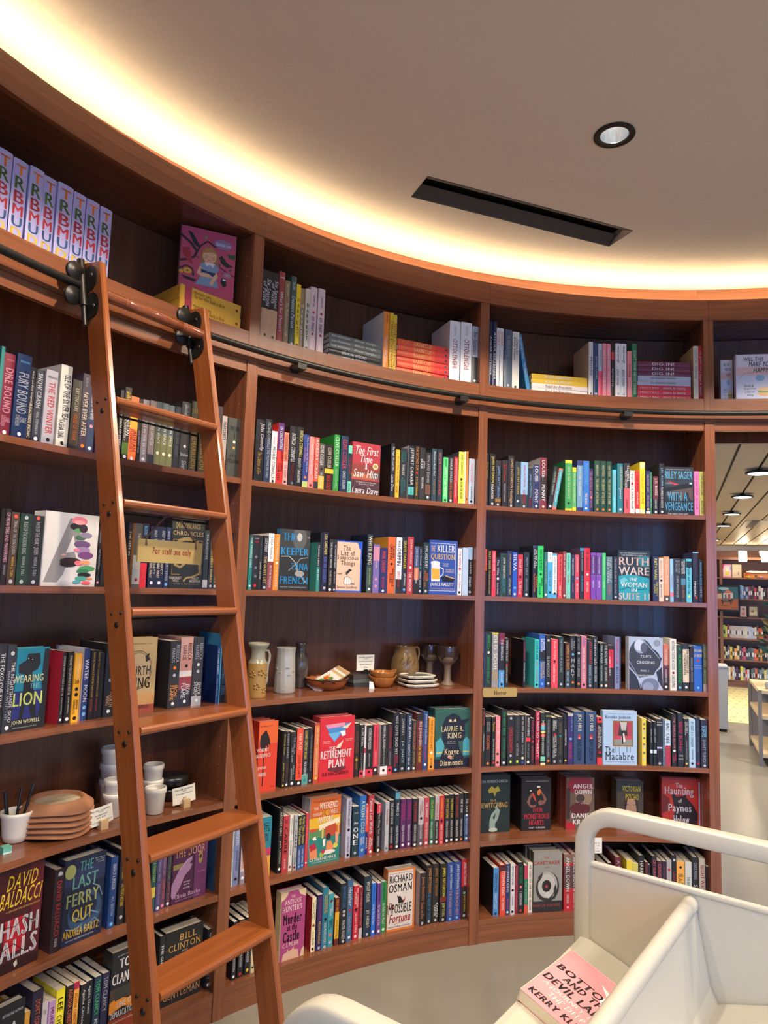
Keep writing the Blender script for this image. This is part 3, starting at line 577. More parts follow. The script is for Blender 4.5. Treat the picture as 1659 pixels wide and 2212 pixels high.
A('knave', 'dark green mystery face out with a silhouetted head and gold serif lettering', '2f5a52', '244842',
  ('R', '1d2436', 0, 1, .84, 1), ('P', '4aa0b0', [(.05, .8), (.05, .55), (.16, .48), (.27, .58), (.27, .8)]), ('P', '4aa0b0', [(.8, .8), (.8, .55), (.9, .48), (.98, .55), (.98, .8)]), ('R', 'd8c060', .06, .26, .73, .75), ('R', 'd8c060', .8, .98, .73, .75), ('P', '1d2233', [(.2, .3), (.3, .14), (.5, .08), (.66, .12), (.74, .2), (.96, .18), (.84, .28), (.86, .42), (.82, .54), (.66, .56), (.7, .68), (.84, .85), (.86, 1), (.14, 1), (.16, .82), (.3, .64), (.24, .56), (.2, .44)]), ('L', '4a8a70', 0, 0, .008, [(.02, .06), (.3, .02), (.5, .06), (.75, .02), (.98, .06)]), ('E', 'e0d0a0', .43, .2, .035, .02), ('E', 'e0d0a0', .56, .2, .035, .02), ('R', 'e0d0a0', .38, .6, .22, .225), ('T', 'LAURIE R.', 'e2cf94', .18, .8, .3, .385, 's'), ('T', 'KING', 'e2cf94', .36, .74, .41, .5, 's'), ('T', 'New York Times', 'c8c0b0', .36, .58, .55, .565), ('T', 'bestselling author', 'c8c0b0', .34, .6, .58, .595), ('T', 'Knave', 'ead6a0', .28, .68, .68, .77, 's'), ('T', 'of', 'ead6a0', .44, .54, .78, .85, 's'), ('T', 'Diamonds', 'ead6a0', .16, .8, .87, .95, 's'), ('E', 'd0908a', .42, .81, .05, .03))
A('crossing', 'tall pale blue book face out with a dark horse head and small capitals', 'a9b8d4', 'c8d0e0',
  ('E', '3a3e4a', .36, .36, .37, .33), ('E', '3a3e4a', .58, .44, .36, .24), ('P', '3a3e4a', [(0, .3), (.3, .2), (.8, .28), (.97, .4), (.92, .48), (.72, .72), (.3, .78), (0, .56)]), ('E', '97a3c0', .34, .17, .19, .14), ('E', 'c2cde2', .3, .15, .14, .11), ('E', '565d70', .44, .2, .1, .1), ('P', '2e3240', [(0, .6), (.2, .74), (.4, 1), (0, 1)]), ('E', '6d7896', .62, .92, .26, .14), ('E', '8b97b4', .56, .96, .16, .1), ('P', '2e3240', [(.8, .66), (.97, .56), (1, .98), (.86, .84)]), ('L', 'c8d0e4', 0, 0, .012, [(.52, .12), (.8, .32), (.9, .4)]), ('L', 'c8d0e4', 0, 0, .008, [(0, .46), (.2, .68), (.34, .98)]), ('E', '8a92a4', .83, .1, .1, .065), ('T', "TOM'S", 'e6e8f0', .33, .65, .34, .39, 's'), ('T', 'CROSSING', 'e6e8f0', .23, .75, .455, .505, 's'), ('T', 'MARK Z.', 'd8dce8', .34, .6, .625, .66, 's'), ('T', 'DANIELEWSKI', 'd8dce8', .25, .72, .715, .755, 's'))
A('macabre', 'pale blue novel face out with a framed painting and black serif title', 'a4c0de', '90acc8',
  ('R', '8a6a38', .29, .88, .18, .66), ('R', '3a3436', .33, .85, .205, .635), ('R', 'b84858', .33, .85, .46, .53), ('R', '8a8c84', .33, .85, .53, .635), ('P', 'a84050', [(.33, .205), (.5, .205), (.44, .46), (.33, .46)]), ('P', 'a84050', [(.85, .205), (.7, .205), (.72, .46), (.85, .46)]), ('P', 'b8b4b0', [(.5, .205), (.7, .205), (.68, .36), (.54, .36)]), ('P', 'e8dcd8', [(.56, .42), (.62, .41), (.66, .56), (.56, .6), (.54, .5)]), ('P', '1c1a1c', [(.54, .4), (.58, .38), (.6, .6), (.56, .61)]), ('L', '5a4a30', 0, 0, .01, [(.36, .66), (.36, .78)]), ('L', '5a4a30', 0, 0, .01, [(.48, .66), (.48, .9)]), ('L', '5a4a30', 0, 0, .014, [(.7, .66), (.7, .76)]), ('L', '5a4a30', 0, 0, .01, [(.8, .66), (.8, .76)]), ('T', 'an enthralling and terrifying debut', '4a6078', .07, .88, .045, .06), ('T', 'Kosoko Jackson', '1c2028', .07, .81, .085, .155, 's'), ('T', 'The', '16181c', .07, .33, .67, .77, 's'), ('T', 'Macabre', '16181c', .07, .9, .78, .9, 's'), ('T', 'a visceral horror of possessed masterpieces', '3a4a5a', .07, .93, .935, .95))
A('ashfalls', 'dark red thriller face out with yellow author capitals and cracked white title', '42171d', '2a1416',
  ('R', 'a81c2a', .3, .72, .5, .82), ('P', '5a1a22', [(.7, 0), (1, 0), (1, 1), (.9, 1)]), ('R', '2a1416', 0, 1, .9, 1), ('T', 'DAVID', 'd8b830', .3, .88, .08, .22, 'si'), ('T', 'BALDACCI', 'd8b830', .18, .98, .23, .38, 'si'), ('T', '#1 NEW YORK TIMES BESTSELLING AUTHOR', 'c8a050', .3, .96, .41, .43), ('T', 'HASH', 'd6d2d0', .22, .96, .5, .68, 'b'), ('T', 'FALLS', 'd6d2d0', .1, .96, .7, .88, 'b'), ('L', '42171d', 0, 0, .014, [(.3, .56), (.5, .58), (.66, .52), (.9, .6)]), ('L', '42171d', 0, 0, .014, [(.2, .78), (.5, .74), (.7, .84), (.95, .76)]), ('P', 'c8c0b0', [(.52, .93), (.58, .9), (.6, .95), (.55, .97)]))
A('ferry', 'dark blue thriller face out with green and yellow capitals over churned water', '1e2740', '18203a',
  ('R', '2a3354', 0, 1, .12, .32), ('E', '33506e', .55, .66, .42, .24), ('E', '1e2740', .5, .62, .34, .16), ('L', '8aa4bc', 0, 0, .02, [(.7, .36), (.88, .42), (.96, .54)]), ('L', '6a8aa8', 0, 0, .03, [(.3, .7), (.5, .76), (.7, .68), (.9, .74)]), ('L', '6a8aa8', 0, 0, .02, [(.6, .85), (.8, .78), (.95, .86)]), ('L', '7a9ab8', 0, 0, .02, [(.1, .8), (.3, .84), (.5, .8)]), ('E', '9a9c5a', .13, .14, .13, .085), ('T', 'THE', '5aa09a', .35, .68, .05, .17), ('T', 'LAST', '74b0a0', .2, .82, .21, .36), ('T', 'FERRY', 'b8c070', .08, .88, .41, .56), ('T', 'OUT', 'e0c83a', .24, .74, .6, .75), ('T', 'ANDREA BARTZ', 'e2bc34', .04, .92, .82, .91), ('T', 'NEW YORK TIMES BESTSELLING AUTHOR', 'c8c8d0', .12, .8, .94, .955), ('T', 'Wonderfully eerie', 'd8d8d8', .72, .96, .06, .075), ('T', 'and so twisty', 'd8d8d8', .74, .96, .085, .1), ('T', 'gripping', 'd8d8d8', .8, .95, .11, .125))
A('door', 'plum mystery face out with a pale hand on a door knocker', '4c2244', '3a1c38',
  ('R', '64305c', .62, 1, 0, 1), ('R', '2c1a2a', .6, .64, 0, 1), ('R', '8a7a4a', .02, .5, .4, .48), ('P', 'a07a9c', [(0, .86), (0, .7), (.18, .5), (.4, .36), (.54, .33), (.56, .38), (.46, .44), (.56, .44), (.52, .52), (.36, .6), (.24, .76), (.06, .92)]), ('L', 'd0b0cc', 0, 0, .01, [(.2, .5), (.42, .37), (.54, .34)]), ('E', '9a8440', .8, .38, .06, .1), ('E', '3a2a30', .8, .37, .04, .03), ('T', 'KNOCK ON', 'c08a5a', .12, .84, .06, .16, 's'), ('T', 'THE DOOR', 'c8926a', .06, .92, .18, .3, 's'), ('T', 'How much', 'd8c8d8', .33, .52, .68, .71), ('T', 'death by', 'd8c8d8', .34, .51, .725, .755), ('T', 'chocolate', 'd8c8d8', .33, .52, .77, .8), ('T', 'Olivia Blacke', 'c8a8c0', .1, .84, .86, .92), ('T', 'Author of A New Lease on Death', 'b898b0', .12, .8, .94, .96), ('T', 'a novel', 'd06a8a', .74, .94, .58, .61, 'i'))
A('weekend', 'orange and teal novel face out with a poolside picnic scene', 'c8622e', 'a8a4a4',
  ('R', 'e0b030', 0, 1, .3, .46), ('R', '5a8a58', 0, .5, .48, .6), ('R', '2c8078', 0, 1, .6, 1), ('P', 'e8dcc0', [(.3, .42), (.96, .34), (.98, .42), (.32, .5)]), ('R', 'd8b868', .4, .46, .46, .62), ('R', 'd8b868', .92, .96, .42, .6), ('P', 'b84a30', [(.5, .46), (.86, .42), (.86, .6), (.52, .62)]), ('E', 'c8503a', .1, .48, .13, .025), ('P', 'f0ece4', [(.1, .6), (.2, .57), (.24, .63), (.14, .63)]), ('P', 'e08a5a', [(.58, .68), (.72, .68), (.8, .78), (.72, .88), (.54, .84)]), ('E', '26221f', .62, .61, .08, .05), ('P', 'e08a5a', [(.02, .74), (.16, .7), (.26, .76), (.28, .9), (.04, .9)]), ('P', 'b82440', [(.02, .7), (.2, .67), (.24, .76), (.06, .79)]), ('E', 'e8e0d0', .62, .84, .24, .032), ('E', '9ab84a', .42, .86, .08, .035), ('E', 'c02a50', .46, .82, .06, .03), ('E', 'd8c84a', .86, .76, .08, .04), ('P', 'e0a080', [(.84, .56), (.94, .56), (.94, .72), (.86, .74)]), ('P', 'f0e8e0', [(.44, .64), (.52, .63), (.52, .74), (.46, .75)]), ('T', 'The perfect vacation read', '2a1a14', .1, .9, .05, .07, 'i'), ('T', 'THIS', 'f4ead8', .12, .26, .14, .18), ('T', 'WEEKEND', 'f8f0e0', .3, .9, .085, .18), ('T', "DOESN'T", 'f4ead8', .1, .38, .225, .27), ('T', 'END', 'f0d040', .4, .62, .2, .28), ('T', 'WELL', 'f4ead8', .66, .92, .2, .27), ('T', 'ANYONE', 'f8f0e0', .26, .76, .29, .38), ('T', 'CATHERINE MACK', 'f0f0e4', .04, .9, .895, .94), ('T', 'AUTHOR OF EVERY TIME I GO ON VACATION', 'e0e8e0', .1, .9, .955, .97))
A('bewitching', 'dark green novel face out with a moth and a pale raised hand', '20302e', '1a2624',
  ('P', 'a89a3a', [(.28, .26), (.4, .19), (.5, .24), (.6, .19), (.68, .28), (.56, .3), (.5, .38), (.44, .3), (.32, .32)]), ('P', '8aa098', [(.34, .94), (.34, .8), (.4, .68), (.52, .6), (.56, .52), (.6, .58), (.68, .62), (.62, .76), (.52, .86), (.54, .96)]), ('P', '20302e', [(.44, .74), (.54, .66), (.5, .78)]), ('E', 'b8c0b0', .46, .95, .14, .035), ('T', 'SILVIA MORENO-GARCIA', 'c4ccc8', -.02, .92, .085, .135), ('T', 'THE', 'c8a060', .36, .54, .43, .465, 's'), ('T', 'BEWITCHING', 'd4ac66', .02, .92, .48, .57))
A('monstrous', 'black novel face out with clawed hands and red capitals', '201e1f', '1a1819',
  ('P', '8a5a50', [(.18, .46), (.24, .36), (.36, .28), (.42, .3), (.3, .4), (.28, .5), (.4, .52), (.5, .5), (.46, .56), (.3, .56)]), ('P', '8a5a50', [(.86, .42), (.8, .34), (.68, .26), (.64, .28), (.74, .36), (.76, .44), (.64, .42), (.56, .46), (.6, .52), (.78, .5)]), ('P', 'e07a2a', [(.52, .26), (.62, .2), (.68, .26), (.6, .34), (.54, .32)]), ('P', 'd0482a', [(.34, .3), (.4, .28), (.48, .38), (.5, .46), (.42, .4)]), ('E', 'e8e4e0', .58, .17, .06, .02), ('E', 'e8e4e0', .31, .24, .03, .015), ('L', 'd0c8c0', 0, 0, .01, [(.14, .06), (.9, .06)]), ('T', 'THEIR', 'd8384a', .36, .72, .57, .65, 'n'), ('T', 'MONSTROUS', 'd8384a', .1, .94, .68, .78, 'n'), ('T', 'HEARTS', 'd8384a', .26, .76, .81, .9, 'n'), ('T', 'YIGIT TURHAN', 'd8d0c8', .24, .8, .93, .965))
A('angel', 'brown and red novel face out with bold white capitals, behind the cart handle', '6a5648', '8a4038',
  ('E', '8a2434', .5, .14, .44, .2), ('R', 'b02434', 0, .3, .86, 1), ('R', '5a7a58', .82, 1, .8, 1), ('E', '9a8068', .62, .4, .3, .16), ('E', '4a3a34', .5, .4, .16, .08), ('E', '5a2024', .5, .6, .36, .12), ('R', '3a2c2a', 0, .14, .2, .8), ('T', 'ANGEL', 'f0ecea', .24, .96, .12, .21, 'b'), ('T', 'DOWN', 'f0ecea', .3, .9, .23, .32, 'b'), ('T', 'a novel', 'e8e0d8', .52, .74, .49, .51), ('T', 'DANIEL', 'f0ecea', .2, .94, .69, .78, 'b'), ('T', 'KRAUS', 'f0ecea', .24, .94, .81, .9, 'b'))
A('victorian', 'charcoal novel face out with yellow capitals and a framed face below', '2c2e32', '4a4638',
  ('R', '4a4034', 0, 1, .22, .8), ('R', '6a4a3c', .26, .8, .36, .84), ('E', 'b08a70', .53, .56, .24, .18), ('L', '3a2a24', 0, 0, .02, [(.36, .5), (.46, .5)]), ('L', '3a2a24', 0, 0, .02, [(.6, .5), (.7, .5)]), ('L', '8a5a4c', 0, 0, .014, [(.53, .5), (.5, .6), (.55, .61)]), ('P', '3a2820', [(.26, .36), (.4, .38), (.34, .6), (.26, .84)]), ('P', '3a2820', [(.8, .36), (.68, .38), (.74, .6), (.8, .84)]), ('R', '8a6a70', 0, 1, .85, 1), ('T', 'VICTORIAN', 'd8c83a', .2, .9, .11, .22, 's'), ('T', 'PSYCHO', 'd8c83a', .32, .82, .28, .4, 's'), ('T', 'VIRGINIA FEITO', 'e8e0d8', .2, .85, .9, .94))
A('haunting', 'red and black novel face out with a dark horse and white gothic title', 'b83022', '8a2420',
  ('P', '2a1a1a', [(.26, .34), (.32, .3), (.38, .36), (.56, .34), (.6, .28), (.64, .38), (.8, .5), (.92, .66), (.9, .9), (.6, 1), (.24, 1), (.3, .7), (.36, .6), (.3, .5)]), ('P', '6a2018', [(0, .3), (.2, .4), (.24, .6), (0, .7)]), ('L', 'a0bcd8', 0, 0, .03, [(.965, .06), (.965, .98)]), ('T', 'The', 'e6e2e6', .36, .54, .1, .19), ('T', 'Haunting', 'e6e2e6', .08, .82, .18, .36), ('T', 'of', 'e6e2e6', .42, .52, .4, .47), ('T', 'Paynes', 'e6e2e6', .17, .76, .51, .68), ('T', 'Hollow', 'e6e2e6', .3, .7, .72, .86))
A('clancy', 'black thriller face out with white capitals and a jet in flames, behind the ladder', '23262a', '1c1e20',
  ('R', '4a3c34', 0, 1, .46, .62), ('P', 'e08a2a', [(0, .62), (.3, .58), (.7, .64), (1, .6), (1, .78), (.5, .72), (0, .76)]), ('P', '3a3a36', [(.1, .5), (.6, .46), (.9, .52), (.7, .6), (.2, .62)]), ('R', '8a3a24', 0, 1, .84, 1), ('T', 'TOM', 'f0ece8', .3, .92, .1, .22, 'b'), ('T', 'CLANCY', 'f0ece8', .05, 1.0, .28, .41, 'b'), ('T', '#1 NEW YORK TIMES', 'c8c8c8', .2, .9, .05, .07), ('T', 'LINE OF', 'e8e0d8', .28, .9, .64, .71), ('T', 'DEMARCATION', 'e8e0d8', .05, .98, .75, .83), ('T', 'A JACK RYAN JR. NOVEL', 'd8c8b8', .1, .95, .88, .905))
A('gentleman', 'black thriller face out with gold serif capitals, half hidden by a ladder tread', '202224', '191b1c',
  ('T', 'BILL', 'c89a4a', .38, .82, .07, .16, 's'), ('T', 'CLINTON', 'c89a4a', .1, .94, .19, .28, 's'), ('T', 'AND', 'c8b090', .44, .6, .3, .325, 's'), ('T', 'JAMES', 'c89a4a', .26, .8, .345, .43, 's'), ('T', 'PATTERSON', 'c89a4a', .02, .98, .46, .55, 's'), ('T', 'THE FIRST', 'b8885a', .2, .8, .7, .78, 's'), ('T', 'GENTLEMAN', 'b8885a', .02, .98, .84, .93, 's'))
A('antique', 'pink mystery face out with cream flourishes and black gothic title', 'a8487e', 'd8c49a',
  ('P', 'd8c09a', [(0, 0), (.3, 0), (.22, .06), (.12, .1), (0, .12)]), ('P', 'd8c09a', [(1, 0), (.68, 0), (.76, .07), (.9, .1), (1, .12)]), ('P', 'd8b09a', [(.1, 1), (.16, .9), (.3, .88), (.34, .84), (.38, .88), (.5, .86), (.56, .82), (.6, .87), (.74, .88), (.8, 1)]), ('P', 'd8c09a', [(.84, 1), (.9, .9), (1, .86), (1, 1)]), ('T', 'THE', 'e8d0c8', .4, .56, .06, .1, 's'), ('T', 'ANTIQUE', 'ecdcd4', .14, .82, .12, .2, 's'), ('T', "HUNTER'S", 'ecdcd4', .06, .86, .21, .29, 's'), ('T', 'Murder', '241c22', .1, .86, .34, .47, 'sb'), ('T', 'at the', '241c22', .28, .68, .49, .57, 'sb'), ('T', 'Castle', '241c22', .12, .78, .59, .73, 'sb'), ('T', 'C. L. MILLER', 'ecdcd4', .12, .76, .75, .81, 's'), ('L', '5a2a48', 0, 0, .006, [(.06, .83), (.72, .8)]))
A('impossible', 'white and orange mystery face out with a fox and hand-drawn title', 'd9d2cc', 'c8743a',
  ('R', 'd87a34', 0, 1, 0, .03), ('R', 'd87a34', .93, 1, 0, 1), ('R', 'd87a34', 0, 1, .965, 1), ('T', '#1 NEW YORK TIMES BESTSELLING AUTHOR', 'b84a3a', .06, .9, .06, .075), ('T', 'RiCHARD', '1f1c1c', .06, .9, .1, .21), ('T', 'OSMAN', '1f1c1c', .04, .88, .24, .37), ('P', '241c1a', [(.34, .42), (.4, .45), (.46, .44), (.56, .52), (.64, .5), (.58, .56), (.4, .56), (.38, .48)]), ('P', 'a03a2a', [(.56, .54), (.66, .46), (.62, .55)]), ('T', 'The', 'b03038', .04, .26, .54, .63, 'i'), ('T', 'IMPOSSiBLE', '1f1c1c', .0, .88, .57, .71), ('T', 'Fortune', 'b03038', .1, .86, .73, .86, 'i'), ('L', 'b03038', 0, 0, .012, [(.26, .89), (.6, .87), (.86, .83)]), ('T', 'THURSDAY MURDER CLUB MYSTERY', '2a2424', .04, .86, .92, .945))
A('caretaker', 'grey novel face out with a round peephole view and orange-red capitals', '8f8d88', '3a3836',
  ('R', '2c2b2b', 0, 1, .82, 1), ('E', '2c2b2b', .5, .58, .4, .25), ('E', 'a4a29c', .48, .56, .36, .23), ('E', '333231', .42, .6, .33, .22), ('E', 'b8b6b0', .46, .57, .3, .2), ('E', '26221f', .46, .57, .16, .1), ('E', 'a83840', .46, .58, .05, .03), ('P', 'c8c6c0', [(.36, .72), (.5, .66), (.62, .72), (.54, .78)]), ('P', '333231', [(.16, .42), (.32, .34), (.3, .42), (.2, .5)]), ('P', '333231', [(.7, .62), (.78, .54), (.84, .7), (.74, .8)]), ('T', 'THE', 'b84a38', .36, .54, .08, .115), ('T', 'CARETAKER', 'b84a38', .0, .93, .155, .21), ('T', 'a novel', '5a5856', .38, .56, .245, .265, 'i'), ('T', 'MARCUS KLIEWER', 'b05048', .0, .93, .865, .91))
A('lauracover', 'black thriller face out at the photo corner with white capitals', '25262a', '1c1c1e', ('T', 'BESTSELLING AUTHOR', 'c8c8c8', .3, .94, .1, .13), ('T', 'DORA', 'e8e4e0', -.2, .8, .22, .38, 'b'))
A('pink', 'pink paperback with black brush capitals lying on the white cart', 'ee9298', 'cfc4a8',
  ('T', 'Wandering and waiting, sharks and the meaning of the deep', '5a3a3c', .05, .95, .02, .035), ('P', 'f6eeea', [(.62, .16), (.76, .2), (.9, .14), (.94, .2), (.86, .26), (.92, .36), (.78, .42), (.72, .36), (.78, .28)]), ('T', 'BOTTOM', '28242a', .06, .92, .3, .39, 'bi'), ('T', 'AND THE', '28242a', .24, .92, .41, .5, 'bi'), ('T', 'DEVIL LAKE', '28242a', .04, .98, .54, .64, 'bi'), ('T', 'A JOURNEY TO', 'f6eeea', .1, .92, .66, .73, 'i'), ('T', 'THE DEEP', 'f6eeea', .26, .8, .75, .82, 'i'), ('T', 'KERRY KLEIN', '28242a', .06, .95, .86, .94, 'bi'))
def cover_print(items, place, W, H):
    m = MB(); lay = 1
    for it in items:
        k = it[0]; c = it[1]; lay += 1; y = -.00006*lay - .0002
        P = lambda x, z: place(x*W, y, H*(1-z))
        if k == 'T':
            _, tx, c, x0, x1, y0, y1 = it[:7]; st = it[7] if len(it) > 7 else ''
            m.mt(paper(c)); xc, zc = (x0+x1)/2*W, H*(1-(y0+y1)/2); low = tx.upper() != tx; big = (y1-y0) > .04
            put_text(m, tx, lambda u, v: place(xc+u, y, zc+v), (x1-x0)*W, (y1-y0)*H*(1.0 if not low else 1.08), 1.8 if 'b' in st else ((.2 if 's' in st else .8) if big else .2), 's' in st, .16 if 'i' in st else 0, (.3, 1.9))
        elif k == 'R':
            m.mt(paper(c)); x0, x1, y0, y1 = it[2:6]; m.add([P(x0, y1), P(x1, y1), P(x1, y0), P(x0, y0)], [(0, 1, 2, 3)])
        elif k == 'E':
            m.mt(paper(c)); a, b, rx, ry = it[2:6]; n = 20
            vs = [P(min(1, max(0, a+rx*math.cos(2*PI*i/n))), min(1, max(0, b-ry*math.sin(2*PI*i/n)))) for i in range(n)]; m.add(vs, [tuple(range(n))])
        elif k == 'P':
            m.mt(paper(c)); m.add([P(*q) for q in it[2]], [tuple(range(len(it[2])))])
        elif k == 'L':
            m.mt(paper(c)); w = it[4]/2; pts = it[5]
            for (xa, ya), (xb, yb) in zip(pts, pts[1:]):
                dx, dy = (xb-xa)*W, (yb-ya)*H; l = math.hypot(dx, dy) or 1; nx, ny = -dy/l*w, dx/l*w*W/H
                m.add([P(xa-nx, ya-ny), P(xb-nx, yb-ny), P(xb+nx, yb+ny), P(xa+nx, ya+ny)], [(0, 1, 2, 3)])
    return m
def face_case(w, h, th, front, spine, hard=True):
    """case of a book seen from the front: x 0..w, front board at y = 0, spine at x = 0"""
    m = MB(); t = .0026 if hard else .0008; m.mt(paper(front))
    m.box(0, w, 0, t, 0, h); m.box(0, w, th-t, th, 0, h); m.mt(paper(spine)); m.box(-.0015, t, 0, th, 0, h)
    return m, t
def face_book(name, key, z, rad, a, b, h, th, copies, zoff=0, turn=0):
    label, c, sp_, items = ART[key]
    pa, pb = pol(a, rad, z+zoff), pol(b, rad+turn, z+zoff); d = (pb-pa); w = d.length; ang = math.atan2(d.y, d.x); made = []
    for k in range(copies-1, -1, -1):
        m, t = face_case(w, h, th, c, sp_)
        M = Matrix.Translation(pa) @ Matrix.Rotation(ang, 4, 'Z') @ Matrix.Translation((JIT.uniform(-.004, .004)*k - .004*k, k*(th+.001), 0))
        o = m.build(name, None, None, None, 0, M)
        p = MB(); p.box(t+.0003, w-.004, t+.0003, th-t-.0003, .003, h-.003); p.build('page_block', PAGES, o)
        if k == 0:
            cover_print(items, lambda x, y, zz: Vector((x, y, zz)), w, h).build('cover_print', None, o)
        made.append((o, k))
    return made

